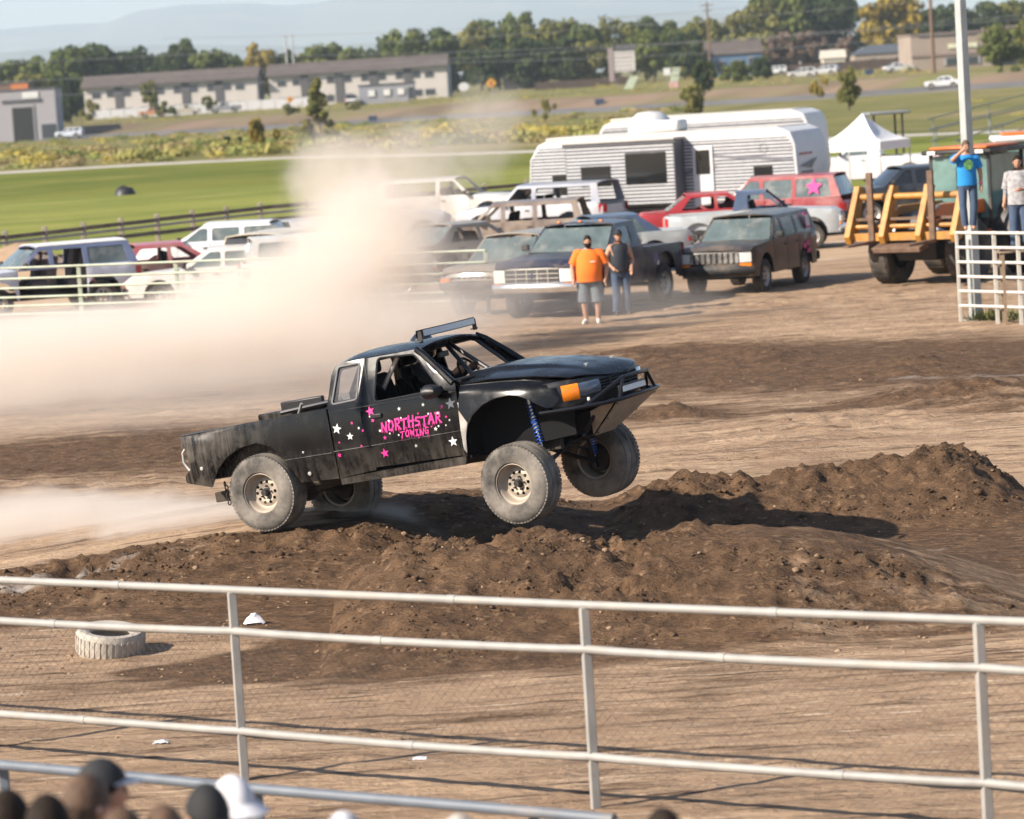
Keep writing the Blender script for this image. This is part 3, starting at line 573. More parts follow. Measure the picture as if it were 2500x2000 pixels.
# roof light bar
P = [(-1.06 - .05 * (y / .53) ** 2, y, 1.318) for y in np.linspace(-.54, .54, 13)]
rl = MB().grid([[(x + dx, y, z + dz) for dx, dz in ((.035, -.04), (.035, .04), (-.04, .035), (-.045, -.035))] for x, y, z in P], cv=True).build('roof_light_bar', BLK, truck, 40)
MB().grid([[(x + .038, y * .97, z + dz) for dz in (-.03, 0, .03)] for x, y, z in P]).build('light_lens', LED, rl, 0, .004)
for s in (-1, 1): MB().box((-1.10, s * .555, 1.28), (.05, .012, .12)).box((-1.115, s * .565, 1.235), (.07, .05, .012)).build('light_bracket', BLK, rl, bevel=.004)
# roll cage, seats, steering wheel
cg = MB()
for s in (-1, 1):
    cg.tube([(-.78, s * .66, .05), (-.80, s * .66, .78), (-1.12, s * .56, 1.12), (-1.20, s * .55, 1.145), (-1.85, s * .55, 1.15), (-2.10, s * .58, .75), (-2.15, s * .6, .05)], .022, 8)
    cg.tube([(-1.75, s * .56, 1.14), (-1.70, s * .62, .6), (-1.70, s * .62, .05)], .022, 8)
cg.tube([(-1.18, -.55, 1.14), (-1.17, .55, 1.14)], .022, 8); cg.tube([(-1.75, -.56, 1.14), (-1.75, .56, 1.14)], .022, 8); cg.tube([(-.82, -.66, .76), (-.82, .66, .76)], .02, 8)
cg.build('roll_cage', TUBE, truck)
A = Z2(265, 300, 0.02); B = Z2(470, 535, -.1); Cc = Z2(605, 495, -.02)
MB().tube([A, B], .024, 8).build('windshield_brace', TUBE, truck); MB().tube([A + Vector((.02, .02, .01)), Cc], .024, 8).build('windshield_brace', TUBE, truck)
MB().tube([(-2.08, -.55, .78), (-1.78, -.55, 1.10)], .024, 8).build('cage_diagonal', SIL, truck); MB().tube([(-1.76, -.53, .72), (-1.45, -.50, 1.12)], .026, 8).build('cage_diagonal', SIL, truck)
for y in (-.36, .36):
    st = MB().prism([(-1.30, .28), (-1.30, .42), (-1.66, .40), (-1.80, .98), (-1.89, .98), (-1.80, .30)], y - .23, y + .23).build('seat', INT, truck, 40, bevel=.05)
    MB().box((-1.86, y, 1.06), (.09, .26, .15)).build('headrest', INT, st, bevel=.04); MB().prism([(-1.35, .42), (-1.35, .52), (-1.66, .54), (-1.76, .88), (-1.66, .88), (-1.58, .42)], y - .26, y - .20).prism([(-1.35, .42), (-1.35, .52), (-1.66, .54), (-1.76, .88), (-1.66, .88), (-1.58, .42)], y + .20, y + .26).build('seat_bolster', INT, st, bevel=.02)
sw = MB(); cW = Vector((-1.14, .36, .80)); tw = Matrix.Rotation(math.radians(-28), 3, 'Y')
sw.tube([cW + tw @ Vector((0, .175 * math.cos(t), .175 * math.sin(t))) for t in np.linspace(0, 2 * math.pi, 25)[:-1]], .014, 7, True)
for t in (0.2, 2.3, 4.2): sw.tube([cW, cW + tw @ Vector((0, .17 * math.cos(t), .17 * math.sin(t)))], .012, 6)
sw.tube([cW, cW + Vector((.30, 0, -.12))], .02, 8).build('steering_wheel', INT, truck)
MB().box((-1.22, .02, 1.05), (.03, .20, .06)).build('rear_view_mirror', BLK, truck, bevel=.01)
# wheels
def circ(r, n, c=(0, 0)): return [(c[0] + r * math.cos(2 * math.pi * i / n), c[1] + r * math.sin(2 * math.pi * i / n)) for i in range(n)]
def truck_wheel(c, s, steer=0.0, camber=0.0):
    w = bpy.data.objects.new('wheel', None); link(w); w.parent = truck; w.location = c; w.rotation_euler = (camber, 0, steer + (0 if s < 0 else math.pi))
    R = .408; prof = [(.205, -.125), (.225, -.148), (.29, -.160), (.34, -.156), (.372, -.143), (.392, -.127), (.401, -.105), (R, -.08), (R, -.052), (.400, -.050), (.400, -.040), (R, -.038), (R, .0), (R, .038), (.400, .040), (.400, .05), (R, .052), (R, .08), (.401, .105), (.392, .127), (.372, .143), (.29, .160), (.225, .148), (.205, .125)]
    tl = MB().lathe(prof, 56); MBt = tl
    for i in range(60):
        a = 2 * math.pi * i / 60
        for yy in (-.112, .112): rt = Matrix.Rotation(-a, 3, 'Y'); MBt.box(rt @ Vector((R - .0150, yy, 0)), (.018, .040, .031), rt)
    MBt.build('tyre', RUB, w, 30)
    MB().lathe([(.207, -.135), (.214, -.132), (.214, -.120), (.200, -.112), (.186, -.085), (.178, -.05), (.165, -.035), (.150, -.032)], 40).lathe([(.20, -.11), (.185, .0), (.19, .12), (.21, .13)], 40).build('rim', RIMM, w, 40)
    holes = [circ(.019, 10, (.112 * math.cos(2 * math.pi * i / 10), .112 * math.sin(2 * math.pi * i / 10))) for i in range(10)]
    MB().panel(circ(.152, 40), holes + [circ(.045, 16)], lambda a, b: (a, -.030 - .02 * max(0, 1 - abs(math.hypot(a, b) - .11) / .04), b), .05).build('rim_disc', RIMM, w, 50, .006)
    MB().lathe([(.0, -.095), (.03, -.095), (.034, -.085), (.034, -.04), (.046, -.038), (.046, -.02)], 16).build('hub', BLK, w, 40)
    ln = MB()
    for i in range(5): a = 2 * math.pi * i / 5; ln.lathe([(0, -.066), (.011, -.064), (.011, -.03)], 6, (.066 * math.cos(a), 0, .066 * math.sin(a)))
    tag(ln.build('lug_nuts', BLK, w), kind='stuff'); MB().lathe([(0, .06), (.13, .06), (.14, .04), (.14, -.0), (0, 0)], 24).build('brake_drum', UNDER, w, 40)
    return w
NF = Vector((-.15, -.74, -.325)); NR = Vector((-3.20, -.72, -.026)); FF_ = Vector((-.02, .74, -.318)); FR = Vector((-3.19, .72, -.20))
truck_wheel(NF, -1, math.radians(-4), 0); truck_wheel(NR, -1); truck_wheel(FF_, 1, math.radians(-4)); truck_wheel(FR, 1)
# coilovers
def coilover(a, b, r=.036):
    a = Vector(a); b = Vector(b); d = b - a; L = d.length; t = d.normalized(); u = t.orthogonal().normalized(); w = t.cross(u)
    c = MB().tube([a, a + t * L * .62], .020, 8).tube([a + t * L * .36, a + t * L * .66], .030, 10).tube([a + t * L * .62, b], .012, 8).build('coilover_shock', SIL, truck)
    h = [a + t * (L * (.06 + .86 * k / 132)) + (u * math.cos(k * .571) + w * math.sin(k * .571)) * r for k in range(133)]
    MB().tube(h, .0085, 6).build('coil_spring', BLUE, c); MB().tube([a + t * L * .44, a + t * L * .50], r + .008, 12).build('spring_collar', BLUE, c)
coilover(Z2(862, 700, -.50), Z2(962, 1040, -.50)); coilover(Z2(1290, 850, .42), Z2(1345, 1110, .50))
am = MB()
for hub, s in ((NF, -1), (FF_, 1)):
    h = hub + Vector((0, -s * .13, -.03))
    for a in ((-.42, s * .16, -.04), (.20, s * .14, -.02)): am.tube([a, h], .022, 8)
    am.tube([(.12, -s * .12, -.06), h + Vector((.02, 0, .10))], .016, 8); am.tube([h + Vector((0, 0, -.06)), h + Vector((0, 0, .16))], .035, 8)
am.tube([(.45, -.35, .02), (.10, .0, -.05), (.45, .35, .02)], .022, 8)
am.build('suspension_arms', TUBE, truck)
MB().box((.05, 0, .12), (.45, .46, .22)).box((.05, 0, -.03), (.22, .26, .10)).build('engine_block', INT, truck, bevel=.03)
MB().tube([NR + Vector((0, .13, 0)), FR + Vector((0, -.13, 0))], .042, 10).lathe([(0, -.15), (.06, -.14), (.125, -.07), (.14, 0), (.125, .07), (.06, .14), (0, .15)], 16, (NR + FR) / 2, 'x').build('rear_axle', UNDER, truck, 40)
MB().tube([(NR + FR) / 2 + Vector((.14, 0, 0)), (-1.6, .03, .0), (-.6, .03, .08)], .04, 8).build('driveshaft', UNDER, truck)
for s, h in ((-1, NR), (1, FR)):
    MB().tube([h + Vector((.02, -s * .16, .02)), (-2.62, s * .52, -.03), (-2.05, s * .42, -.04)], .032, 8).build('trailing_arm', UNDER, truck)
    MB().tube([h + Vector((-.30, -s * .08, .20)), h + Vector((.16, -s * .10, .50))], .022, 8).tube([h + Vector((.05, -s * .12, .05)), (-2.95, s * .48, .70)], .028, 8).build('rear_shock', SIL, truck)
MB().tube([(-1.6, -.3, -.02), (-2.4, -.34, -.05), (-2.75, -.5, -.09)], .035, 8).build('exhaust', UNDER, truck)
# bed contents and tail
MB().tube([(-3.70, .55, .70), (-2.6, .55, .75), (-2.3, .50, .75)], .026, 8).tube([(-2.95, -.48, .25), (-2.95, -.48, .66), (-2.95, .48, .66), (-2.95, .48, .25)], .026, 8).build('bed_cage', TUBE, truck)
MB().box((-3.45, .62, .76), (.55, .06, .10)).build('bed_box', BLK, truck, bevel=.015); MB().tube([(-3.1, -.1, .60), (-2.92, -.2, .80)], .016, 8).build('bed_strut', SIL, truck)
MB().tube([(-2.52, -.05, .66), (-2.56, -.05, .84), (-2.60, -.05, .92)], .024, 10).tube([(-2.42, -.2, .80), (-2.52, -.05, .80)], .02, 8).build('shock_reservoir', SIL, truck)
MB().tube([(-4.10, -.74, .58), (-4.16, -.75, .52), (-4.17, -.75, .42), (-4.12, -.75, .33), (-4.07, -.75, .30)], .016, 8).build('taillight_hoop', SIL, truck)
MB().tube([(-4.08, -.70, .22), (-4.14, 0, .22), (-4.08, .70, .22)], .03, 8).build('rear_bumper_tube', SIL, truck)
for k, (px_, py_) in enumerate(((285, 1200), (1065, 1237), (1022, 1082))):
    p = Z1(px_, py_, -.815); MB().lathe([(0, -.016), (.02 if k < 2 else .012, -.013), (.02 if k < 2 else .012, .0)], 14, (p.x, -hw(p.x, p.z), p.z)).build('body_bolt', SIL, truck, 40)
ch = MB()
for k in range(6): ch.tube([Vector((-3.74 + .012 * (k % 2) + .01 * math.cos(t), -.70 + (.014 * math.cos(t) if k % 2 else 0), .12 - .04 * k + .028 * math.sin(t))) for t in np.linspace(0, 6.28, 9)[:-1]], .007, 5, True)
ch.build('hanging_chain', UNDER, truck)
MB().box((-.66, -.812, .52), (.07, .012, .11)).build('fender_vent', WHT, truck, bevel=.004)
MB().panel([(-.652, .5), (-.55, .36), (-.60, .22), (-.633, .06), (-.655, .1), (-.648, .3)], [], lambda x, z: (x, -(fender_y(x, z) + .004), z), .04).build('worn_fender_edge', mat('worn_primer', (.30, .29, .28), .6, 0, .35, 9, dust=.3), truck, 0)
# decals on both doors
def on_side(x, z, s=-1, o=.004): return (x, s * (hw(x, z) + o), z)
def star(cx, cz, r, rot, m, s=-1):
    pts = []
    for i in range(10): a = math.radians(90 + rot + 36 * i); q = r if i % 2 == 0 else r * .42; pts.append((cx + q * math.cos(a), cz + q * math.sin(a)))
    b = MB(); b.add([on_side(x, z, s) for x, z in pts] + [on_side(cx, cz, s)], [(i, (i + 1) % 10, 10) for i in range(10)]); return b.build('star_decal', m, truck, 0, .002, fix=False, off=0)
ST = [(Z1, 1255, 915, 34, WHT), (Z1, 1353, 968, 25, WHT), (Z1, 1362, 872, 11, PINK), (Z1, 1415, 908, 10, WHT), (Z1, 1445, 926, 10, PINK), (Z1, 1275, 1013, 9, PINK), (Z1, 1437, 1038, 10, PINK), (Z1, 1277, 1105, 17, PINK), (Z1, 1492, 788, 33, PINK), (Z1, 1515, 852, 15, PINK), (Z1, 1632, 856, 11, WHT), (Z1, 1702, 770, 13, WHT), (Z1, 1720, 834, 8, WHT), (Z1, 1570, 927, 11, WHT), (Z1, 1607, 978, 14, PINK), (Z1, 1642, 947, 8, WHT), (Z1, 1707, 958, 8, WHT), (Z1, 1843, 803, 8, PINK), (Z1, 1875, 740, 10, WHT), (Z1, 1918, 806, 8, WHT), (Z1, 1605, 1090, 31, PINK), (Z1, 1832, 1036, 11, WHT),
      (Z2, 92, 740, 12, WHT), (Z2, 231, 752, 17, PINK), (Z2, 292, 732, 36, WHT), (Z2, 203, 800, 11, WHT), (Z2, 265, 826, 10, PINK), (Z2, 290, 850, 8, WHT), (Z2, 265, 887, 7, WHT), (Z2, 211, 893, 9, WHT), (Z2, 191, 913, 14, WHT), (Z2, 160, 897, 8, PINK), (Z2, 316, 1006, 33, WHT), (Z2, 47, 1036, 11, WHT), (Z2, 60, 803, 8, PINK), (Z2, 135, 803, 8, WHT)]
for k, (fn, a, b, r, m) in enumerate(ST): p = fn(a, b, -.833); star(p.x, p.z, r / 2.974 / 208 * 1.05, (k * 37) % 30 - 15, m)
LET = {'N': [[(0, 0), (.08, 1.05)], [(.08, 1.05), (.72, -.1)], [(.72, -.1), (.85, 1.1)]], 'O': [[(.42, 1), (.05, .6), (.12, .1), (.5, 0), (.85, .4), (.75, .9), (.42, 1)]], 'R': [[(.1, -.1), (.15, 1)], [(.0, 1), (.7, 1.02), (.75, .6), (.2, .45)], [(.3, .48), (.95, -.12)]], 'T': [[(-.12, .95), (.95, 1.05)], [(.42, 1), (.36, -.15)]], 'H': [[(.05, -.05), (.1, 1.08)], [(.72, -.12), (.8, 1.05)], [(-.05, .5), (.95, .56)]], 'S': [[(.85, .95), (.25, 1), (.1, .65), (.7, .45), (.72, .08), (.0, 0)]], 'A': [[(-.05, -.1), (.45, 1.1)], [(.45, 1.1), (.85, -.1)], [(.12, .35), (.72, .4)]], 'W': [[(0, 1.02), (.22, -.02)], [(.22, -.02), (.45, .75)], [(.45, .75), (.68, -.02)], [(.68, -.02), (.95, 1.05)]], 'I': [[(.4, 1), (.38, 0)], [(.1, 1), (.7, 1)], [(.1, 0), (.7, 0)]], 'G': [[(.9, .9), (.35, 1), (.05, .5), (.25, 0), (.8, .1), (.85, .48), (.5, .46)]]}
def lettering(text, x0, x1, z0, h, slope, wst, s=-1):
    adv = (x1 - x0) / len(text); rr = random.Random(3)
    for i, chh in enumerate(text):
        b = MB(); hh = h * rr.uniform(.9, 1.18); dz = rr.uniform(-.008, .008)
        for st in LET[chh]:
            P = [Vector((x0 + adv * (i + .04 + .86 * px_) + .10 * hh * py_, z0 + slope * (adv * i) + dz + hh * py_)) for px_, py_ in st]
            for k, (p, q) in enumerate(zip(P, P[1:])):
                d = (q - p).normalized(); nn = Vector((-d.y, d.x)); p2 = p - d * wst * .3; q2 = q + d * wst * .3; wa = wst * rr.uniform(.8, 1.25); wb = wst * rr.uniform(.7, 1.2); o = .004 + .0006 * k
                b.add([on_side(*(p2 + nn * wa / 2), s, o), on_side(*(p2 - nn * wa / 2), s, o), on_side(*(q2 - nn * wb / 2), s, o), on_side(*(q2 + nn * wb / 2), s, o)], [(0, 1, 2, 3)])
        for _ in range(2):
            x = x0 + adv * (i + rr.uniform(.1, .8)); z = z0 + slope * adv * i; l_ = rr.uniform(.015, .04)
            b.add([on_side(x, z + .01, s), on_side(x + .006, z + .01, s), on_side(x + .004, z - l_, s), on_side(x + .002, z - l_, s)], [(0, 1, 2, 3)])
        b.build('letter', PINK, truck, 0, fix=False)
a = Z1(1585, 945, -.833); b = Z2(240, 868, -.833); lettering('NORTHSTAR', a.x, b.x, a.z + .012, .088, (b.z - a.z) / (b.x - a.x), .019)
a = Z1(1722, 972, -.833); b = Z2(148, 945, -.833); lettering('TOWING', a.x, b.x, a.z - .004, .054, (b.z - a.z) / (b.x - a.x), .012)
# flag decal on the quarter glass corner
p = Z1(1312, 680, -.75); MB().box((p.x, -.72, p.z), (.09, .004, .07)).build('window_sticker', mat('grey_sticker', (.35, .33, .33), .6, 0, .3, 60), truck)
# ================================================================== PARKED VEHICLES (local: x forward, y left, z up from the ground)
GLASS = mat('dusty_glass', (.10, .13, .13), .15, 0, .25, 3, dust=.25, dcol=(.32, .29, .25), coat=.5); DARKGL = mat('dark_glass', (.02, .022, .025), .12, 0, .2, 3, coat=.5)
HLAMP = mat('headlamp_glass', (.75, .75, .72), .15, .2, .1, 30); RLAMP = mat('red_lamp', (.5, .02, .02), .25, 0, .1); CHROME = mat('chrome', (.7, .69, .67), .22, .9, .1, 6, dust=.2)
CTYRE = mat('car_tyre', (.028, .027, .026), .85, 0, .2, 5, dust=.35, dcol=(.22, .17, .13)); CRIM = mat('car_rim', (.42, .41, .4), .4, .6, .15, 8, dust=.3); BPLAST = mat('black_plastic', (.02, .02, .021), .65, dust=.2)
_tyre_cache = {}
def car_wheel(parent, c, r, w, s, rimf=.6, rm=CRIM):
    key = (r, w, rimf, rm.name)
    if key not in _tyre_cache:
        tm = MB().lathe([(r * rimf, -w * .42), (r * .82, -w * .5), (r * .95, -w * .44), (r, -w * .3), (r, w * .3), (r * .95, w * .44), (r * .82, w * .5), (r * rimf, w * .42)], 28)
        for i in range(28):
            a = 2 * math.pi * i / 28; rt = Matrix.Rotation(-a, 3, 'Y'); tm.box(rt @ Vector((r - .004, 0, 0)), (.012, w * .7, r * .13), rt)
        t = tm.build('wheel', CTYRE, parent, 40)
        rmesh = MB().lathe([(r * rimf, -w * .42), (r * rimf * .9, -w * .3), (r * rimf * .8, -w * .2)], 24)
        holes = [circ(r * rimf * .16, 8, (r * rimf * .52 * math.cos(2 * math.pi * i / 6), r * rimf * .52 * math.sin(2 * math.pi * i / 6))) for i in range(6)]
        rmesh.panel(circ(r * rimf * .82, 24), holes, lambda a, b: (a, -w * .2 - .03 * (1 - math.hypot(a, b) / (r * rimf)), b), r * .3)
        q = rmesh.build('rim', rm, t, 40); MB().lathe([(0, -w * .34), (r * .13, -w * .33), (r * .14, -w * .2)], 12).build('hub_cap', rm, t, 40)
        _tyre_cache[key] = t
    else: t = copy_tree(_tyre_cache[key], parent)
    t.location = c; t.rotation_euler = (0, random.uniform(0, 1), 0 if s < 0 else math.pi); return t
def arch_path(x0, x1, zb, wheels, ra):
    pts = [(x0, zb)]
    for wx in sorted(wheels):
        if x0 + .02 < wx < x1 - .02:
            r = min(ra, wx - x0 - .01, x1 - wx - .01) if False else ra; n = 10
            for i in range(n + 1):
                a = math.pi - math.pi * i / n; x = wx + r * math.cos(a); z = zb + max(0, r * 1.05 * math.sin(a) - (zb - .30) * 0)
                pts.append((min(max(x, x0 + .005), x1 - .005), z))
    pts.append((x1, zb)); return pts
def car(name, label, cat, group, loc, heading, sp, paint, roofpaint=None, gl=GLASS, rim=CRIM):
    """sp: L,W, zb, top=[(x,z)..front to rear], cuts=[door x cuts front->rear], wheels=(xf,xr), r, tw, ra, gh=[A base, A top, C top, C base], tumble, wins=[(x0,x1)], glass flags"""
    t = empty(name, label, cat, loc, math.atan2(heading[1], heading[0]), group); W = sp['W'] / 2; top = sp['top']; zb = sp['zb']
    tx = [p[0] for p in top][::-1]; tz = [p[1] for p in top][::-1]; xf = top[0][0]; xr = top[-1][0]
    zt = lambda x: interp(x, tx, tz)
    zm = .62 * (zt(0) - zb) + zb
    rp = roofpaint or paint
    def wid(x, z):
        w = W * (1 - .045 * ((z - zm) / max(zt(0) - zb, .1)) ** 2 * (1 if z < zm else 3.2))
        k = sp.get('round', .10); e = .5
        if x > xf - e: w -= k * ((x - xf + e) / e) ** 2.5
        if x < xr + e: w -= k * .7 * ((xr + e - x) / e) ** 2.5
        return w
    cuts = [xf] + list(sp['cuts']) + [xr]; names = sp['panels']
    for s in (-1, 1):
        for i in range(len(cuts) - 1):
            a, b = cuts[i + 1] + .006, cuts[i] - .006; bot = arch_path(a, b, zb, sp['wheels'], sp['ra'])
            tp = [(x, zt(x)) for x in [b] + [q for q in reversed(tx) if a + .01 < q < b - .01] + [a]]
            nm = names[i]
            if nm == 'none': continue
            pn = MB().panel(bot + tp, [], lambda x, z, s=s: (x, s * wid(x, z), z), .16).build(nm, paint, t, 50, .02)
            if nm == 'door': xh = lerp(a, b, .14); MB().box((xh, s * (wid(xh, zt(xh) - .16) + .012), zt(xh) - .14), (.13, .025, .035)).build('handle', BPLAST, pn, bevel=.008)
    # decks: hood, trunk / bed, front, rear
    def deck(nm, xa, xb, n=8, crown=.035, m=paint, drop=0):
        P = [[(x, q * wid(x, zt(x)) * .985, zt(x) - drop + crown * (1 - q * q)) for q in (-1, -.93, -.75, -.4, 0, .4, .75, .93, 1)] for x in np.linspace(xa, xb, n)]
        return MB().grid(P).build(nm, m, t, 60, .015)
    gh = sp.get('gh')
    if gh: deck('hood', xf, gh[0][0] + .02)
    bed = sp.get('bed')
    if bed:
        xa, xb = bed
        for s in (-1, 1): MB().grid([[(x, s * (wid(x, zt(x)) - .005), zt(x)), (x, s * (W - .11), zt(x) + .005), (x, s * (W - .12), zb + .28)] for x in np.linspace(xa, xb, 5)]).build('bed_rail', paint, t, 40, .01)
        MB().box(((xa + xb) / 2, 0, zb + .27), (abs(xa - xb), sp['W'] - .22, .03)).build('bed_floor', BPLAST, t)
        MB().panel([(-W * .93, zb + .15), (W * .93, zb + .15), (W * .95, zt(xb) - .02), (-W * .95, zt(xb) - .02)], [], lambda y, z: (xr - .02, y, z), .3).build('tailgate', paint, t, 0, .05)
    elif gh and gh[3][0] > xr + .3: deck('trunk_lid', gh[3][0] - .02, xr)
    def face(nm, x, dirn, z0, z1, m=paint):
        P = [[(x + dirn * (.06 * math.sin(math.pi * (z - z0) / (z1 - z0))) - dirn * .10 * abs(q) ** 4, q * wid(x, z), z) for q in np.linspace(-1, 1, 13)] for z in np.linspace(z0, z1, 7)]
        return MB().grid(P).build(nm, m, t, 60, .015)
    face('front_panel', xf - .0, 1, zb, zt(xf)); 
    if not bed: face('rear_panel', xr, -1, zb, zt(xr))
    # bumpers, grille, lamps
    bm_ = sp.get('bumper', BPLAST)
    for nm, x, d in (('front_bumper', xf, 1), ('rear_bumper', xr, -1)):
        zc = zb + sp.get('bz', .17)
        P = [[(x + d * (.11 + dx - .16 * abs(q) ** 3), q * (W - .01), zc + dz) for dx, dz in ((0, -.10), (.04, -.06), (.05, 0), (.04, .06), (0, .10))] for q in np.linspace(-1, 1, 11)]
        MB().grid(P).build(nm, bm_, t, 50, .04)
    fz = zt(xf); g0, g1 = sp.get('grille', (zb + .33, fz - .08)); gw = W * .62
    gr = MB().box((xf + .045, 0, (g0 + g1) / 2), (.03, gw * 2, g1 - g0)).build('grille', BPLAST, t)
    b = MB()
    if sp.get('slots'):
        for i in range(sp['slots'] + 1): b.box((xf + .065, lerp(-gw * .95, gw * .95, i / sp['slots']), (g0 + g1) / 2), (.03, gw * .13, g1 - g0))
    else:
        for i in range(4): b.box((xf + .068, 0, lerp(g0, g1, i / 3)), (.02, gw * 2, .022))
        for y in (-.6, -.2, .2, .6): b.box((xf + .064, gw * y, (g0 + g1) / 2), (.02, .02, g1 - g0))
    b.build('grille_bars', sp.get('gm', CHROME), gr)
    for s in (-1, 1):
        hz = (g0 + g1) / 2; y0, y1 = W * .64, W * .93
        MB().grid([[(xf + .062 - .06 * k * k, s * lerp(y0, y1, k), z) for k in (0, .33, .66, 1)] for z in (g0 + .01, hz, g1)]).build('headlight', HLAMP, t, 60, .03)
        MB().grid([[(xf + .064 - .06 * k * k, s * lerp(y0, y1, k), z) for k in (0, .33, .66, 1)] for z in (g0 - .09, g0 - .01)]).build('turn_signal', AMBER, t, 60, .03)
        rz0, rz1 = sp.get('tail', (zb + .32, zt(xr) - .06)); MB().grid([[(xr + .0 + a, s * (wid(xr + .1, (rz0 + rz1) / 2) + .01 + b_), z) for a, b_ in ((.12, .004), (.0, -.05 + .0), (-.075, -.17))] for z in (rz0, rz1)]).build('taillight', RLAMP, t, 40, .02)
        for wx in sp['wheels']: car_wheel(t, (wx, s * (W - sp['tw'] / 2 - .02), sp['r']), sp['r'], sp['tw'], s, sp.get('rimf', .6), rim)
    MB().box(((sp['wheels'][0] + sp['wheels'][1]) / 2, 0, zb + .05), (xf - xr - .5, sp['W'] * .72, .16)).build('underbody', INT, t)
    for wx in sp['wheels']: MB().tube([(wx, -W + .2, sp['r']), (wx, W - .2, sp['r'])], .05, 8).build('axle', INT, t)
    if gh:
        (ax, az), (bx, bz), (cx_, cz_), (dx_, dz_) = gh; tum = sp.get('tumble', .14); Hh = bz - az
        def gw_(x, z): return wid(min(max(x, xr + .45), xf - .45), zt(min(x, ax))) - .02 - tum * max(0, (z - az) / Hh) ** 1.15
        out = [(dx_, dz_), (ax, az), (bx, bz), (cx_, cz_)]; holes = []
        belt = az + .05; rz = min(bz, cz_) - .08
        for (p, q, p2, q2) in sp['wins']: holes.append(rounded([(p, belt), (q, belt), (q2, rz), (p2, rz)], .05))
        for s in (-1, 1):
            g = MB().panel(out, holes, lambda x, z, s=s: (x, s * gw_(x, z), z), .18).build('cab_frame', rp, t, 50, .03)
            for k, h in enumerate(holes):
                if k in sp.get('open', ()): continue
                MB().panel(h, [], lambda x, z, s=s: (x, s * (gw_(x, z) - .012), z), .3).build('side_window', gl, t, 0, .006)
            if not sp.get('nomirror'): mr = MB().box((ax - .18, s * (W + .10), az + .12), (.10, .18, .14)).build('mirror', rp if sp.get('mp') else BPLAST, t, bevel=.03); MB().box((ax - .16, s * (W + .0), az + .06), (.05, .12, .04)).build('mirror_arm', BPLAST, mr)
        MB().grid([[(x, q * (gw_(x, bz)), lerp(bz, cz_, (bx - x) / max(bx - cx_, .01)) + .05 * (1 - abs(q) ** 2.5)) for q in np.linspace(-1, 1, 11)] for x in np.linspace(bx + .03, cx_ - .03, 8)]).build('roof', rp, t, 60, .03)
        def screen(nm, lo, hi, o, m):
            P = [[(lerp(lo[0], hi[0], k) + o * (.10 * (1 - q * q)), q * (gw_(lerp(lo[0], hi[0], k), lerp(lo[1], hi[1], k)) - .05), lerp(lo[1], hi[1], k)) for q in np.linspace(-1, 1, 7)] for k in (.03, .35, .65, .93)]
            return MB().grid(P).build(nm, m, t, 60, .008)
        if not sp.get('nowind'): screen('windshield', (ax + .02, az + .01), (bx + .03, bz - .02), .7, gl)
        if not sp.get('norear'):
            rw = screen('rear_window', (dx_, dz_ + .02), (cx_, cz_ - .02), -.3, gl)
        MB().box(((ax + dx_) / 2 - .1, 0, zb + .2), (max(ax - dx_ - .3, .4), sp['W'] - .3, .05)).build('cabin_floor', INT, t)
        for y in (-.36, .36):
            sx = ax - .95 if ax - .95 > dx_ + .2 else dx_ + .35
            MB().prism([(sx + .45, zb + .25), (sx + .45, zb + .45), (sx + .08, zb + .42), (sx - .10, az + .28), (sx - .22, az + .28), (sx - .08, zb + .25)], y - .24, y + .24).build('seat', sp.get('seatm', INT), t, 40, bevel=.05)
    return t
def paint(name, col, dust=.25, rough=.35, dcol=(.36, .28, .21)): return mat(name, col, rough, 0, .12, 2, dust=dust, dcol=dcol, ds=1.6, coat=.3)
CAR_PICK = dict(W=2.0, zb=.50, top=[(2.70, 1.10), (2.5, 1.22), (1.15, 1.30), (-.35, 1.32), (-.62, 1.28), (-2.70, 1.25)], cuts=[1.05, -.10, -.62], panels=['front_fender', 'door', 'cab_side', 'bed_side'], wheels=(1.80, -1.65), r=.40, tw=.28, ra=.50, gh=[(1.05, 1.31), (.42, 1.86), (-.45, 1.87), (-.58, 1.32)], wins=[(-.12, .86, -.12, .42)], bed=(-.62, -2.68), bumper=CHROME, bz=.15, tumble=.13)
CAR_SUV = dict(W=1.80, zb=.42, top=[(2.22, .98), (2.05, 1.08), (.95, 1.14), (-2.15, 1.16), (-2.25, 1.10)], cuts=[.88, .0, -.85], panels=['front_fender', 'door', 'door', 'rear_quarter'], wheels=(1.40, -1.25), r=.37, tw=.24, ra=.46, gh=[(.90, 1.13), (.30, 1.66), (-2.02, 1.66), (-2.20, 1.14)], wins=[(.06, .72, .06, .26), (-.82, -.06, -.82, -.06), (-1.95, -.94, -1.88, -.94)], tumble=.15)
CAR_SEDAN = dict(W=1.78, zb=.34, top=[(2.30, .72), (2.1, .86), (.95, .95), (-1.35, .98), (-2.25, .95), (-2.35, .85)], cuts=[.80, -.12, -.95], panels=['front_fender', 'door', 'door', 'rear_quarter'], wheels=(1.42, -1.30), r=.32, tw=.21, ra=.40, gh=[(.95, .94), (.20, 1.42), (-.95, 1.42), (-1.55, .97)], wins=[(-.10, .66, -.10, .16), (-1.15, -.20, -.86, -.20)], tumble=.17)
CAR_BOX = dict(W=1.98, zb=.55, top=[(2.45, 1.10), (2.25, 1.22), (1.05, 1.28), (-2.2, 1.28), (-2.35, 1.2)], cuts=[.95, -.10], panels=['front_fender', 'door', 'rear_quarter'], wheels=(1.55, -1.30), r=.40, tw=.27, ra=.50, gh=[(1.0, 1.27), (.40, 1.86), (-2.15, 1.86), (-2.28, 1.28)], wins=[(-.08, .80, -.08, .38), (-2.0, -.22, -1.95, -.22)], tumble=.13)
def sp_(base, **k): d = dict(base); d.update(k); return d
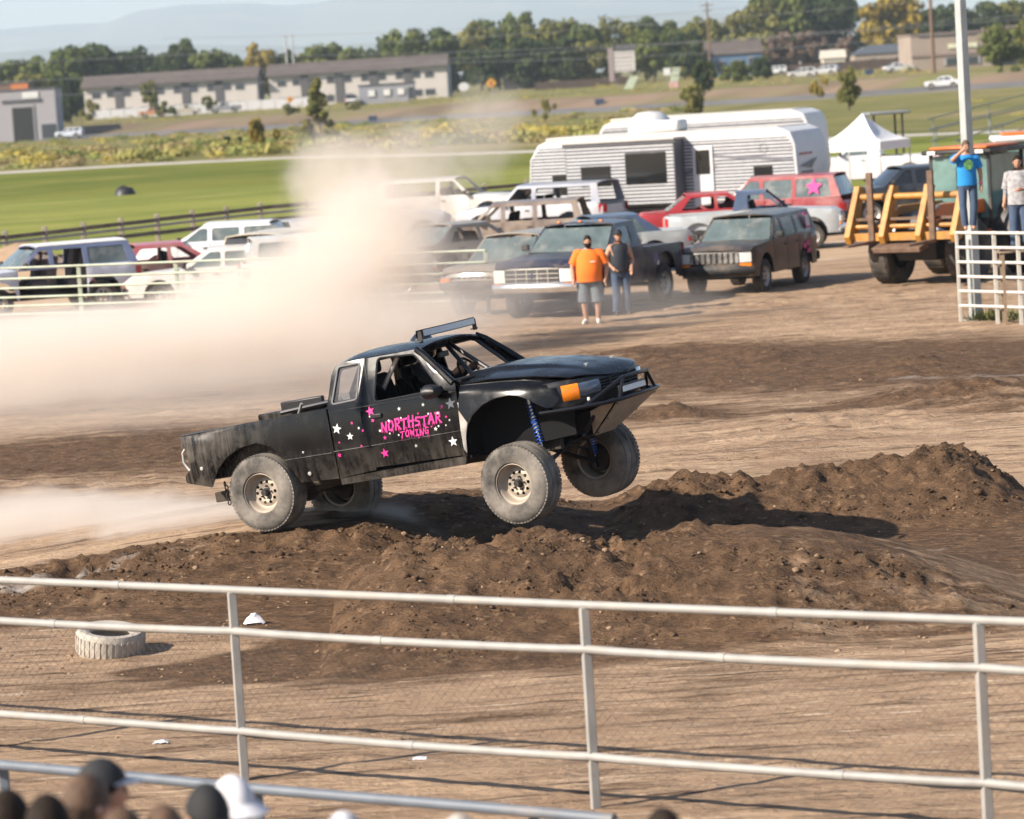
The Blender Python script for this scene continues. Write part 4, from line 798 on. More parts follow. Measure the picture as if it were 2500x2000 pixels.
LOTG = 'vehicles parked in the dirt lot'
def place(px, py, back=0.0): p = gp(px, py); return p
def hd(deg): return (math.cos(math.radians(deg)), math.sin(math.radians(deg)))
def mid(p, h, off): return (p.x + h[0] * off, p.y + h[1] * off, 0.0)
# dark pickup facing the camera, front wheels at about y=772
h = hd(-118); p = gp(1362, 774)
pk = car('parked_pickup', 'dusty dark navy pickup with chrome grille beside the man in orange', 'pickup truck', LOTG, mid(p, h, -1.7), h, sp_(CAR_PICK, grille=(.80, 1.08), r=.42, zb=.55, ra=.54), paint('navy_paint', (.022, .022, .04), .22), gl=GLASS)
MB().lathe([(0, .0), (.055, .0), (.055, -.02)], 20, (2.79, 0, .94), 'x').build('grille_emblem', mat('emblem_blue', (.012, .02, .06), .4), pk).scale = (1, 1, 1)
for k, y in enumerate((-.5, 0, .5)): MB().box((.38, y, 1.925), (.10, .07, .035)).build('roof_marker_light', AMBER, pk, bevel=.01)
MB().box((-1.15, .985, 1.0), (.30, .02, .30)).build('number_sheet', mat('paper_white', (.7, .69, .68), .8, 0, .1, 30), pk); 
for q in (-.06, .06): MB().box((-1.15 + q, .997, 1.0), (.05, .006, .2)).build('printed_digit', mat('print_violet', (.2, .15, .35), .8), pk)
# dark SUV right of it
h = hd(-114); p = gp(1785, 718)
jp = car('parked_suv', 'dusty black SUV with slotted grille and pink-edged sheet on its side window', 'suv', LOTG, mid(p, h, -1.35), h, sp_(CAR_SUV, slots=8, grille=(.74, .96), gm=CHROME, r=.38), paint('dusty_black_paint', (.025, .024, .024), .42, dcol=(.25, .19, .14)))
MB().box((-1.6, .83, 1.42), (.26, .02, .36), Matrix.Rotation(math.radians(9), 3, 'X')).build('number_sheet', PINK, jp); MB().box((-1.6, .845, 1.42), (.24, .02, .25), Matrix.Rotation(math.radians(9), 3, 'X')).build('sheet_centre', WHT, jp)
for q, z in ((-.25, .92), (-.05, .86), (-.3, .74)): MB().box((-1.15 + q, .905, z), (.20, .012, .10)).build('pink_tape', PINK, jp)
# silver wreck pickup
h = hd(-8); p = gp(1700, 622)
car('wrecked_pickup', 'battered silver wrecked pickup with open cab behind the dusty SUV', 'pickup truck', LOTG, mid(p, h, 1.6), h, sp_(CAR_PICK, open=(0,), nowind=1, norear=1, W=1.85), paint('silver_wreck', (.42, .45, .47), .3), paint('blue_roof', (.07, .10, .16), .2)).scale = (.87, .87, .87)
h = hd(160); p = gp(1990, 575)
rs = car('parked_minivan', 'faded red minivan with pink star on its side window', 'minivan', LOTG, mid(p, h, 1.2), h, sp_(CAR_SUV, top=[(2.3, .9), (2.0, 1.02), (1.2, 1.10), (-2.2, 1.12), (-2.3, 1.0)], gh=[(1.25, 1.09), (.45, 1.74), (-2.0, 1.74), (-2.24, 1.12)], wins=[(.16, 1.0, .16, .45), (-.8, .04, -.8, .04), (-1.95, -.92, -1.85, -.92)]), paint('faded_red', (.30, .045, .05), .35, dcol=(.40, .30, .26)))
pts = [(-1.45 + (.26 if i % 2 == 0 else .12) * math.cos(math.radians(90 + 36 * i)), 1.42 + (.26 if i % 2 == 0 else .12) * math.sin(math.radians(90 + 36 * i))) for i in range(10)]
MB().panel(pts, [], lambda x, z: (x, .90 - .15 * (z - 1.1) / .62, z), .3).build('star_sticker', PINK, rs, 0, .01)
h = hd(192); p = gp(2185, 545)
car('parked_crossover', 'dark grey crossover car parked behind the loader forks', 'car', LOTG, mid(p, h, -.4), h, sp_(CAR_SUV, W=1.84, rimf=.72), paint('dark_grey_paint', (.035, .04, .05), .08), gl=DARKGL)
h = hd(168); p = gp(2200, 462)
wp = car('parked_pickup', 'clean white pickup with long bed parked before the canopy tent', 'pickup truck', LOTG, mid(p, h, 1.2), h, sp_(CAR_PICK, bumper=CHROME, r=.42), paint('white_paint', (.66, .66, .67), .06))
h = hd(155); p = gp(1420, 600)
car('parked_suv', 'light grey boxy SUV with dark blue tailgate frame before the trailer', 'suv', LOTG, mid(p, h, 1.2), h, sp_(CAR_BOX, open=(0, 1), norear=1, tail=(1.0, 1.24)), paint('light_grey_paint', (.42, .43, .46), .3), paint('grey_blue_roof', (.20, .22, .28), .2))
h = hd(-15); p = gp(1090, 572)
car('parked_suv', 'dusty white long SUV partly hidden by the dust column', 'suv', LOTG, mid(p, h, .2), h, sp_(CAR_BOX, open=(0, 1), nowind=1), paint('dusty_white', (.62, .60, .57), .35))
h = hd(170); p = gp(1300, 640)
car('wrecked_suv', 'brown stripped wreck with open windows just behind the navy pickup', 'wrecked car', LOTG, mid(p, h, .6), h, sp_(CAR_SUV, open=(0, 1, 2), nowind=1, norear=1, W=1.75), paint('brown_wreck', (.16, .12, .10), .5))
h = hd(195); p = gp(1420, 668)
car('parked_sedan', 'pale silver sedan with blue hood between navy pickup and brown wreck', 'car', LOTG, mid(p, h, -.4), h, sp_(CAR_SEDAN), paint('pale_silver', (.45, .48, .48), .3), paint('blue_roof', (.07, .10, .16), .2))
h = hd(-118); p = gp(1205, 770)
car('parked_offroader', 'dust-covered grey open off-roader left of the navy pickup', 'car', LOTG, mid(p, h, -1.4), h, sp_(CAR_SUV, open=(0, 1, 2), slots=7, W=1.7, r=.41, zb=.55, ra=.52), paint('grey_dusty', (.22, .20, .17), .5))
h = hd(0); p = gp(1745, 592)
car('wrecked_sedan', 'crushed red sedan with white stripe behind the silver wreck', 'wrecked car', LOTG, mid(p, h, .2), h, sp_(CAR_SEDAN, open=(0, 1)), paint('red_paint', (.35, .03, .035), .15))
# vehicles along the fence on the left
h = hd(205); p = gp(120, 765)
wc = car('wrecked_car', 'smashed white and blue car with bare seats showing at far left', 'wrecked car', LOTG, mid(p, h, .1), h, sp_(CAR_SUV, open=(0, 1), panels=['front_fender', 'none', 'none', 'rear_quarter'], seatm=mat('brown_seat', (.13, .105, .10), .8)), paint('white_blue_paint', (.55, .55, .62), .2), paint('blue_wreck', (.16, .19, .30), .1))
MB().grid([[(x, y, 1.735 - .05 * (abs(y) / .72) ** 2.5) for y in np.linspace(-.70, .70, 9)] for x in (.30, -.6, -2.0)]).build('white_roof_skin', WHT, wc, 60, .02)
for x in (.1, -.85):
    for y in (-.42, .42): MB().prism([(x + .40, .62), (x + .40, .84), (x + .05, .80), (x - .08, 1.52), (x - .24, 1.52), (x - .12, .62)], y - .25, y + .25).build('seat', MATS['brown_seat'], wc, 40, bevel=.06)
h = hd(15); p = gp(395, 730)
car('wrecked_car', 'dull maroon stripped car with red and white roof behind the rail fence', 'wrecked car', LOTG, mid(p, h, .3), h, sp_(CAR_SEDAN, open=(0, 1), norear=1, nowind=1, zb=.42, r=.34), paint('maroon_wreck', (.16, .06, .06), .5), paint('red_white_roof', (.42, .12, .13), .3))
h = hd(172); p = gp(545, 690)
car('parked_car', 'clean white hatchback with curved roof beside the rail fence', 'car', LOTG, mid(p, h, .1), h, sp_(CAR_SUV, gh=[(1.0, 1.13), (.15, 1.62), (-1.6, 1.60), (-2.15, 1.14)]), paint('white_paint', (.66, .66, .67), .06))
h = hd(75); p = gp(660, 735)
car('parked_suv', 'cream SUV seen from behind with wide rear window in the dust', 'suv', LOTG, mid(p, h, 1.1), h, sp_(CAR_SUV, tail=(.9, 1.1)), paint('cream_paint', (.55, .48, .38), .3), gl=DARKGL)
h = hd(175); p = gp(560, 745)
car('parked_car', 'pale sedan with rounded white hood veiled in dust', 'car', LOTG, mid(p, h, .1), h, sp_(CAR_SEDAN), paint('dusty_white', (.62, .60, .57), .35))
h = hd(12); p = gp(830, 632)
car('parked_pickup', 'white pickup with red taillight standing behind the dust cloud', 'pickup truck', LOTG, mid(p, h, .6), h, sp_(CAR_PICK, W=1.85), paint('white_paint', (.66, .66, .67), .06))
h = hd(8); p = gp(770, 745)
car('parked_suv', 'white SUV with red roof lamp almost lost in the dust', 'suv', LOTG, mid(p, h, .6), h, sp_(CAR_SUV), paint('dusty_white', (.62, .60, .57), .35))
h = hd(40); p = gp(1120, 680)
car('wrecked_car', 'grey stripped sedan half hidden in dust behind the open off-roader', 'wrecked car', LOTG, mid(p, h, .3), h, sp_(CAR_SEDAN, open=(0, 1), nowind=1), paint('grey_dusty', (.22, .20, .17), .5))
# ------------------------------------------------------------------ travel trailer
def rv(name, label, loc, ang, L, H, W, detail=True):
    t = empty(name, label, 'camper trailer', loc, ang, 'camper trailers'); zb = .62; x0, x1 = -L / 2, L / 2
    white = mat('rv_white', (.56, .56, .57), .4, 0, .06); grey = mat('rv_grey_stripe', (.16, .16, .18), .5); rf = mat('rv_roof', (.48, .45, .41), .7)
    prof = [(x0, zb), (x0 - .10, zb + .5), (x0 + .02, H - .55), (x0 + .30, H - .12), (x0 + .6, H), (x1 - .5, H + .06), (x1 - .15, H - .08), (x1, H - .45), (x1 + .06, 1.5), (x1 - .15, zb)]
    MB().prism(prof, -W / 2, W / 2).build('shell', white, t, 40, bevel=.03)
    MB().box((0, 0, H + .05), (L - 1.1, W - .1, .08)).build('roof_cap', rf, t, bevel=.03)
    n = 22
    for s in (-1, 1):
        MB().prism([(x0 + (.06 if q[0] < 0 else -.12) * 0 + q[0] - x0 + (.05 if q[0] < 0 else -.10), min(q[1], H - .22)) for q in prof if q[1] < H - .03], s * (W / 2 - .02), s * (W / 2 + .004)).build('side_panel', mat('rv_groove', (.10, .10, .115), .5), t)
        for k in range(n):
            z = lerp(zb + .05, H - .28, k / (n - 1)); a = x0 + interp(z, [zb, zb + .5, H - .5, H - .1], [.0, -.05, .08, .35]); b = x1 - interp(z, [zb, 1.5, H - .4, H], [.15, .02, .05, .35])
            MB().box(((a + b) / 2, s * (W / 2 + .006), z), (b - a - .06, .022, .047)).build('siding_rib', white if k % 3 else mat('rv_pale_grey', (.5, .5, .51), .4), t)
        MB().prism([(x1 - 3.0, 2.35), (x1 - .1, 2.1), (x1 - .1, 2.22), (x1 - 3.0, 2.42)], s * (W / 2 + .018), s * (W / 2 + .024)).build('swoosh_stripe', grey, t); MB().prism([(x0 + .1, 1.35), (x1 - 2.6, 1.95), (x1 - 2.5, 2.08), (x0 + .1, 1.42)], s * (W / 2 + .018), s * (W / 2 + .024)).build('swoosh_stripe', grey, t)
    if detail:
        wn = mat('rv_window', (.012, .013, .014), .12, 0, .1)
        def win(xc, z, w, hh, y): f = MB().box((xc, y, z), (w, .05, hh)).build('window', BPLAST, t, bevel=.03); MB().box((xc, y - .022, z), (w - .07, .02, hh - .07)).build('pane', wn, f)
        sy = -W / 2 - .72
        so_ = MB().box((x0 + 3.35, -W / 2 - .36, 1.98), (3.6, .72, 1.9)).build('slide_out', mat('rv_groove', (.10, .10, .115), .5), t, bevel=.02)
        for k in range(17): MB().box((x0 + 3.35, sy - .006, 1.10 + k * .105), (3.52, .02, .046)).build('siding_rib', white if k % 5 else mat('rv_pale_grey', (.5, .5, .51), .4), so_)
        MB().box((x0 + 3.35, -W / 2 - .40, 2.965), (3.7, .85, .07)).build('slide_roof', rf, so_, bevel=.02); MB().box((x0 + 3.35, -W / 2 - .75, 2.90), (3.7, .06, .12)).build('slide_awning', mat('awning_grey', (.1, .1, .11), .7), so_)
        win(x0 + 2.55, 1.95, 1.0, .62, sy - .01); win(x0 + 4.2, 2.12, 1.35, .95, sy - .01); win(x0 + 1.05, 1.72, .62, .62, -W / 2 - .01)
        win(x1 - 1.05, 1.70, .62, .62, -W / 2 - .01); f = MB().lathe([(0, 0), (.15, 0), (.15, -.03)], 20, (x1 - 1.0, -W / 2, 2.52)).build('round_window', wn, t, 40); f.scale = (.8, 1, 1); f.location = ((x1 - 1) * .2, 0, 0)
        dr = MB().box((x0 + 5.75, -W / 2 - .03, 1.75), (.66, .06, 1.85)).build('door', white, t, bevel=.02); MB().box((x0 + 5.75, -W / 2 - .06, 2.2), (.46, .02, .72)).build('door_window', wn, dr, bevel=.02)
        MB().box((x0 + 4.3, -.4, H + .26), (1.0, .8, .36)).build('air_conditioner', mat('ac_white', (.68, .67, .65), .5), t, bevel=.1); MB().lathe([(0, .62), (.35, .58), (.62, .38), (.68, 0)], 20, (x0 + 3.3, .5, H + .1), 'z').build('roof_dome', white, t, 60)
        for y in (-.9, -.55, -.2): MB().box((x1 + .05, y, 2.3), (.01, .26, .05)).build('red_lettering', mat('rv_red', (.45, .03, .04), .5), t)
        for z, w in ((1.75, .9), (1.5, 1.1), (1.28, .7)): MB().box((x1 + .065, -.5, z), (.01, w, .09)).build('dark_lettering', grey, t)
        MB().prism([(-W / 2 + .15, 1.95), (.3, 2.15), (-.2, 1.85)], x1 + .062, x1 + .07, 'x').build('logo_swoosh', grey, t)
        for wx in (-.75, .15):
            for s in (-1, 1): car_wheel(t, (wx - .2, s * (W / 2 - .16), .34), .34, .22, s)
        for wx in (-.95, -.05): MB().grid([[(wx + .42 * math.cos(a), y, .36 + .42 * math.sin(a)) for y in (-W / 2 - .03, -W / 2 + .2)] for a in np.linspace(.2, 2.94, 9)]).build('fender', mat('fender_tan', (.4, .37, .32), .6), t, 40, .02)
        MB().tube([(x1, -.5, .55), (x1 + 1.1, 0, .5), (x1, .5, .55)], .05, 6).build('tow_tongue', BPLAST, t)
    return t
a_ = gp(1335, 560); b_ = gp(1925, 520); ang = math.atan2(b_.y - a_.y, b_.x - a_.x)
RVA = math.radians(-27); P0 = dp(1332, 440, 106); RVL = 8.7
cxr = P0.x + math.cos(RVA) * RVL / 2 + .1; cyr = 106 + math.sin(RVA) * RVL / 2 + 1.1
rv('camper_trailer', 'white ribbed camper trailer with dark windows and slide-out', (cxr, cyr, 0), RVA, RVL, 3.05, 2.44)
rv('camper_trailer', 'second white camper whose roof shows above the ribbed trailer', (dp(1735, 300, 117).x, 117, 0), math.radians(-20), 7.4, 3.35, 2.4, False)
MB2 = MB().prism([(-.2, 0), (.2, 0), (.17, .32), (-.17, .32)], -.15, .15); o = MB2.build('red_jug', mat('red_plastic', (.5, .02, .03), .4), None, bevel=.02); o.location = gp(1605, 545); tag(o, 'small red jug standing under the camper trailer', 'jug')
# ------------------------------------------------------------------ canopy tent
def tent():
    p = gp(2120, 440); Y = 122; c = dp(2112, 400, Y); t = empty('canopy_tent', 'white pop-up canopy tent beside the camper trailer', 'tent', (c.x, Y, 0), math.radians(-32)); m = mat('tent_fabric', (.72, .71, .72), .8, 0, .04); a = 1.2
    base = 2.05; top = 3.0; q = 24; P = []
    for k in np.linspace(0, 1, 8):
        r = []; z = base + (top - base) * k ** 1.6; w = a * (1 - k) + .03
        for i in range(4):
            c0 = [(-1, -1), (1, -1), (1, 1), (-1, 1)][i]; c1 = [(1, -1), (1, 1), (-1, 1), (-1, -1)][i]
            for j in range(6): u = j / 6; r.append((lerp(c0[0], c1[0], u) * w, lerp(c0[1], c1[1], u) * w, z - .12 * math.sin(math.pi * u) * (1 - k) * k * 3))
        P.append(r)
    MB().grid(P, cv=True).build('roof', m, t, 40)
    for i, (sx, sy, dx, dy) in enumerate(((0, -a, 1, 0), (0, a, 1, 0), (-a, 0, 0, 1), (a, 0, 0, 1))): MB().box((sx, sy, base - .15), (2 * a if dx else .012, 2 * a if dy else .012, .30)).build('valance', m, t)
    for x in (-a, a):
        for y in (-a, a): MB().box((x * .99, y * .99, 1.0), (.04, .04, 2.0)).build('leg', mat('tent_leg', (.5, .5, .5), .4, .6), t)
tent()
# ------------------------------------------------------------------ tractor with fork carriage
def loader():
    p = gp(2275, 692); t = empty('loader_tractor', 'big black and orange tractor with yellow lift carriage and forks', 'tractor', (p.x, p.y, 0), math.radians(-126)); blk = mat('machine_black', (.02, .02, .022), .5, dust=.2); org = mat('machine_orange', (.55, .13, .015), .4, 0, .1, dust=.15); yel = mat('machine_yellow', (.42, .19, .025), .5, 0, .2, dust=.4, dcol=(.22, .15, .10)); drim = mat('dark_rim', (.05, .045, .04), .7); rust = mat('rusty_steel', (.14, .085, .055), .8, 0, .3, 8)
    # x forward = towards the left of the picture
    for s in (-1, 1):
        car_wheel(t, (0, s * .95, .70), .70, .52, s, .5, drim); car_wheel(t, (-2.6, s * 1.0, .88), .88, .6, s, .5, org)
        MB().grid([[(-2.6 + 1.0 * math.cos(a), s * y, .88 + 1.0 * math.sin(a)) for y in (.68, 1.32)] for a in np.linspace(.1, 2.6, 10)]).build('rear_fender', blk, t, 40, .03)
        MB().prism([(-1.9, 1.45), (-1.8, 1.75), (.3, 1.75), (1.05, 1.5), (1.0, 1.3), (.2, 1.45)], s * .48, s * .58).build('lift_arm', yel if s < 0 else org, t, bevel=.02)
        MB().tube([(-.3, s * .53, 1.0), (.6, s * .53, 1.2)], .06, 8).build('lift_cylinder', CHROME, t)
    MB().prism([(-1.6, .55), (.60, .55), (.72, 1.1), (.5, 1.55), (-1.5, 1.70)], -.50, .50).build('hood', blk, t, bevel=.05); MB().box((-1.4, 0, .70), (2.6, .6, .35)).build('chassis', blk, t, bevel=.03); MB().tube([(0, -.8, .7), (0, .8, .7)], .14, 10).build('front_axle', blk, t)
    cab = MB()
    for x, y in ((-1.55, -.72), (-1.55, .72), (-3.0, -.78), (-3.0, .78)): cab.box((x, y, 1.98), (.07, .07, 1.55))
    cab.box((-2.27, 0, 1.2), (1.5, 1.5, .25)).box((-1.55, 0, 1.25), (.07, 1.45, .08)).build('cab_frame', blk, t); cg_ = mat('green_cab_glass', (.16, .27, .25), .12, 0, .2, 3, coat=.5, alpha=.8)
    for a in (((-1.54, 0, 2.0), (.015, 1.4, 1.4)), ((-2.27, -.75, 2.0), (1.38, .015, 1.4)), ((-2.27, .75, 2.0), (1.38, .015, 1.4)), ((-3.0, 0, 2.0), (.015, 1.45, 1.4))): MB().box(*a).build('cab_window', cg_, t)
    rf = MB().box((-2.25, 0, 2.80), (1.75, 1.75, .10)).build('roof', blk, t, bevel=.03); MB().box((-2.25, 0, 2.885), (1.55, 1.45, .07)).build('roof_panel', org, rf, bevel=.03)
    for y in (-.6, .6): MB().box((-1.36, y, 2.80), (.05, .2, .08)).build('work_light', HLAMP, rf)
    MB().prism([(-2.75, 1.3), (-2.3, 1.3), (-2.3, 1.45), (-2.62, 1.48), (-2.72, 2.0), (-2.85, 2.0)], -.25, .25).build('seat', INT, t, bevel=.04)
    MB().tube([(-1.9, .3, 1.3), (-2.05, .3, 1.85)], .03, 6).build('steering_column', INT, t); MB().tube([(-.6, .46, 1.5), (-.6, .46, 2.5)], .05, 8).build('exhaust_stack', blk, t)
    zz = .52; car_ = empty('lift_carriage', None, None, (0, 0, zz)); car_.parent = t
    MB().tube([(.78, -1.35, 1.45), (.78, 1.35, 1.45)], .075, 12).build('cross_tube', yel, car_); MB().tube([(1.08, -1.35, .82), (1.08, 1.35, .82)], .05, 8).build('cross_tube', yel, car_); MB().box((1.12, 0, .60), (.16, 2.7, .17)).build('lower_beam', yel, car_); MB().box((1.05, 0, .98), (.05, 2.5, .06)).build('cross_tube', rust, car_)
    for y in (-1.3, -.45, .45, 1.3): MB().prism([(.55, 1.66), (.80, 1.70), (1.36, .62), (1.26, .45), (1.0, .55)], y - .07, y + .07).build('carriage_plate', yel, car_, bevel=.01)
    for y in (-.75, .75): MB().prism([(1.16, .45), (1.24, .45), (1.24, 2.0), (1.16, 2.0)], y - .07, y + .07).prism([(1.16, .45), (2.35, .45), (2.35, .49), (1.24, .53)], y - .07, y + .07).build('fork', rust, car_, bevel=.01)
    MB().box((1.35, 0, .36), (.4, 1.2, .12), Matrix.Rotation(.2, 3, 'Y')).build('push_plate', rust, car_, bevel=.02)
loader()
def tractor2():
    c = dp(2470, 330, 84); t = empty('white_tractor', 'white roofed machine with orange stripe behind the black tractor', 'tractor', (c.x + .6, 84, 0), math.radians(175)); w = mat('machine_white', (.62, .62, .62), .4); org = MATS['machine_orange']
    MB().box((0, 0, 2.85), (2.2, 1.8, .16)).build('roof', w, t, bevel=.07); MB().box((0, 0, 2.96), (1.7, 1.3, .08)).build('roof_stripe', org, t, bevel=.03)
    cb = MB()
    for x in (-.9, .9):
        for y in (-.8, .8): cb.box((x, y, 2.05), (.08, .08, 1.5))
    cb.box((0, 0, 1.2), (2.0, 1.7, .3)).build('cab_frame', MATS['machine_black'], t)
    for y in (-.78, .78): MB().box((0, y, 2.05), (1.7, .015, 1.4)).build('cab_window', MATS['green_cab_glass'], t)
    MB().prism([(.9, .6), (2.4, .6), (2.5, 1.3), (.9, 1.5)], -.5, .5).build('hood', org, t, bevel=.06)
    for s in (-1, 1): car_wheel(t, (-.4, s * 1.0, .88), .88, .6, s, .5, org); car_wheel(t, (2.0, s * .9, .6), .60, .4, s, .5, org)
tractor2()
# ================================================================== BACKGROUND: BUILDINGS, SIGNS, CARS, TREES
def zt_at(Y, X):
    """terrain height of the strips at (X, Y)"""
    seq = ['lawn0', 'lawn1', 'path0', 'path1', 'road0', 'road1', 'bank0', 'bank1', 'flat0', 'flat1', 'far0']; prev = None
    for n in seq:
        R = ROWS[n]; xs_ = [p.x / p.y for p in R]; y = float(np.interp(X / Y, xs_, [p.y for p in R])); z = float(np.interp(X / Y, xs_, [p.z for p in R]))
        if prev and y >= Y: return lerp(prev[1], z, (Y - prev[0]) / max(y - prev[0], 1e-6))
        if y >= Y: return z
        prev = (y, z)
    return prev[1]
BW = mat('bld_pale', (.50, .46, .43), .8, 0, .06, .3); BD = mat('bld_dark_panel', (.09, .085, .095), .8); BR = mat('bld_roof', (.095, .075, .068), .85, 0, .15, .5); BWIN = mat('bld_window', (.05, .055, .065), .3); BFR = mat('bld_window_frame', (.3, .29, .29), .6)
def apartment(label, pxl, pxr, pyl, pyr, Y, mirror):
    A = dp(pxl, pyl, Y); B = dp(pxr, pyr, Y); L = B.x - A.x; z0 = zt_at(Y, (A.x + B.x) / 2) - .3; t = empty('apartment_building', label, 'building', ((A.x + B.x) / 2, Y, z0), math.radians(-2), 'apartment buildings'); H = 6.0; D = 9.0
    MB().box((0, D / 2, H / 2), (L, D, H)).build('wall', BW, t)
    MB().prism([(-.7, H - .1), (-.7, H + .15), (D / 2, H + 2.2), (D + .7, H + .15), (D + .7, H - .1), (D / 2, H + 1.9)], -L / 2 - .5, L / 2 + .3, 'x').build('roof', BR, t); MB().prism([(0, H), (D, H), (D / 2, H + 1.95)], L / 2 - .2, L / 2 - .02, 'x').build('gable', BW, t)
    MB().box((0, -.72, H + .02), (L + .8, .10, .25)).build('fascia', BD, t)
    def win(x, z, w, h, m=BWIN): f = MB().box((x, -.02, z), (w, .10, h)).build('window', BFR, t); MB().box((x, -.06, z), (w - .2, .06, h - .2)).build('pane', m, f)
    n = 4
    for i in range(n):
        x = lerp(-L / 2 + L * .20, L / 2 - L * .22, i / (n - 1)); MB().box((x, -.10, H / 2), (L * .045, .16, H)).build('dark_panel', BD, t)
        for s in (-1, 1): win(x + s * L * .048, 4.75, L * .045, 1.35); win(x + s * L * .055, 1.4, L * .045, 1.3)
    for x in (-L / 2 + L * .07, L / 2 - L * .10): win(x, 4.6, 1.7, 1.2); win(x, 1.4, 1.9, 1.2)
    MB().box((L / 2 + .15, D * .5, H / 2), (.3, D * .9, H)).build('end_wall', mat('bld_end_shaded', (.36, .36, .40), .8), t)  # end wall's bluish shade put into its colour, darker than the front
    return t
apartment('left of the two long pale apartment blocks with dark roof', 208, 632, 283, 262, 640, 0); apartment('right of the two long pale apartment blocks with dark roof', 660, 1095, 260, 236, 640, 0)
def board_fence(label, pxs_, Y, h, m, grp=None, n=None):
    A = dp(pxs_[0], 250, Y); B = dp(pxs_[1], 250, Y); t = empty('board_fence', label, 'fence', (0, 0, 0), 0, grp); n = n or max(4, int((B.x - A.x) / 2.4)); w = (B.x - A.x) / n
    for i in range(n): x = lerp(A.x, B.x, (i + .5) / n); z = zt_at(Y, x) - .2; MB().box((x, Y, z + h / 2), (w - .12, .08, h)).build('panel', m, t); MB().box((x - w / 2, Y - .02, z + h / 2 + .08), (.14, .14, h + .16)).build('post', m, t)
board_fence('long white vinyl fence in front of the apartment blocks', (232, 770), 628, 1.9, mat('vinyl_white', (.58, .57, .58), .6))
BROWNF = mat('brown_boards', (.075, .05, .04), .85); board_fence('dark brown board fence behind the white cars', (1850, 2230), 640, 1.9, BROWNF); board_fence('dark brown board fence below the billboard', (1310, 1560), 655, 1.6, BROWNF)
def hut(name, label, pxl, pxr, pytop, Y, D, wall, roofm=None, roof='flat', feats=(), overh=.3, zoff=0):
    A = dp(pxl, pytop, Y); B = dp(pxr, pytop, Y); xc = (A.x + B.x) / 2; z0 = zt_at(Y, xc) - .3; zt_ = (A.z + B.z) / 2; L = B.x - A.x; t = empty(name, label, 'building', (xc, Y, z0)); rh = .0 if roof == 'flat' else (zt_ - z0) * .36; H = zt_ - z0 - rh
    MB().box((0, D / 2, H / 2), (L, D, H)).build('wall', wall, t)
    if roof == 'flat': MB().box((0, D / 2, H + .12), (L + overh, D + overh, .24)).build('roof', roofm or BD, t)
    elif roof == 'hip': MB().add([(-L / 2 - overh, -overh, H), (L / 2 + overh, -overh, H), (L / 2 + overh, D + overh, H), (-L / 2 - overh, D + overh, H), (-L * .22, D / 2, H + rh), (L * .22, D / 2, H + rh)], [(0, 1, 5, 4), (1, 2, 5), (2, 3, 4, 5), (3, 0, 4), (3, 2, 1, 0)]).build('roof', roofm or BR, t, 0)
    else: MB().prism([(-overh, H - .05), (-overh, H + .1), (D / 2, H + rh), (D + overh, H + .1), (D + overh, H - .05)], -L / 2 - overh, L / 2 + overh, 'x').build('roof', roofm or BR, t, 0)
    for nm, fx, fz, w, h, m in feats:
        f = MB().box((fx * L / 2, -.08, fz * H), (w * L, .16, h * H)).build(nm, BFR if nm in ('window', 'door') else m, t)
        if nm in ('window', 'door'): MB().box((fx * L / 2, -.15, fz * H), (w * L * .86, .08, h * H * .88)).build('pane', m, f)
    return t
hut('shop_building', 'small grey shop with dark doorway at the far left', -60, 133, 222, 560, 9, mat('shop_grey', (.33, .31, .33), .8), None, 'flat', [('door', .15, .36, .30, .72, mat('shop_dark', (.02, .018, .018), .5)), ('awning', .15, .80, .5, .06, BD), ('sign', .38, .90, .2, .12, WHT), ('window', .80, .2, .22, .3, BWIN)])
hut('back_building', 'brown wall with orange end rising behind the grey shop', -120, 68, 208, 585, 8, mat('shop_brown', (.17, .10, .07), .8), None, 'flat', [('orange_panel', .78, .93, .22, .12, mat('shop_orange', (.5, .17, .05), .7))])
hut('portable_cabin', 'low grey portable cabin in front of the right apartment block', 875, 1012, 207, 600, 4, mat('cabin_grey', (.27, .27, .30), .7), BD, 'flat', [('window', -.55, .62, .13, .34, WHT), ('window', 0, .62, .13, .34, WHT), ('window', .5, .62, .13, .34, WHT), ('door', .85, .5, .12, .7, BWIN)])
hut('blue_house', 'blue house with dark gable roof among the trees', 1722, 1858, 100, 690, 9, mat('house_blue', (.10, .17, .28), .8), BR, 'gable', [('window', -.5, .5, .16, .5, BWIN), ('window', .1, .5, .16, .5, BWIN), ('door', .6, .45, .1, .8, BWIN)])
hut('beige_house', 'shaded beige house behind the yellow warning sign', 1225, 1330, 138, 690, 9, mat('house_beige', (.30, .26, .23), .8), BR, 'gable', [('window', -.4, .5, .16, .4, BWIN), ('window', .4, .5, .16, .4, BWIN)])
hut('white_gable_shed', 'tiny white gabled shed lit by the sun among houses', 2008, 2062, 122, 650, 4, mat('shed_white', (.66, .6, .5), .7), mat('shed_roof', (.5, .45, .38), .8), 'gable')
hut('long_house', 'low house with slate hip roof beside the tan store', 2085, 2235, 108, 680, 10, mat('house_tan', (.30, .24, .20), .8), mat('slate_roof', (.07, .08, .10), .8), 'hip', [('window', -.4, .5, .1, .4, BWIN), ('window', .4, .5, .1, .4, BWIN)])
hut('grey_house', 'grey-roofed house left of the slate hip roof', 1960, 2090, 118, 700, 10, mat('house_grey', (.25, .24, .25), .8), mat('grey_roof', (.13, .13, .15), .8), 'hip')
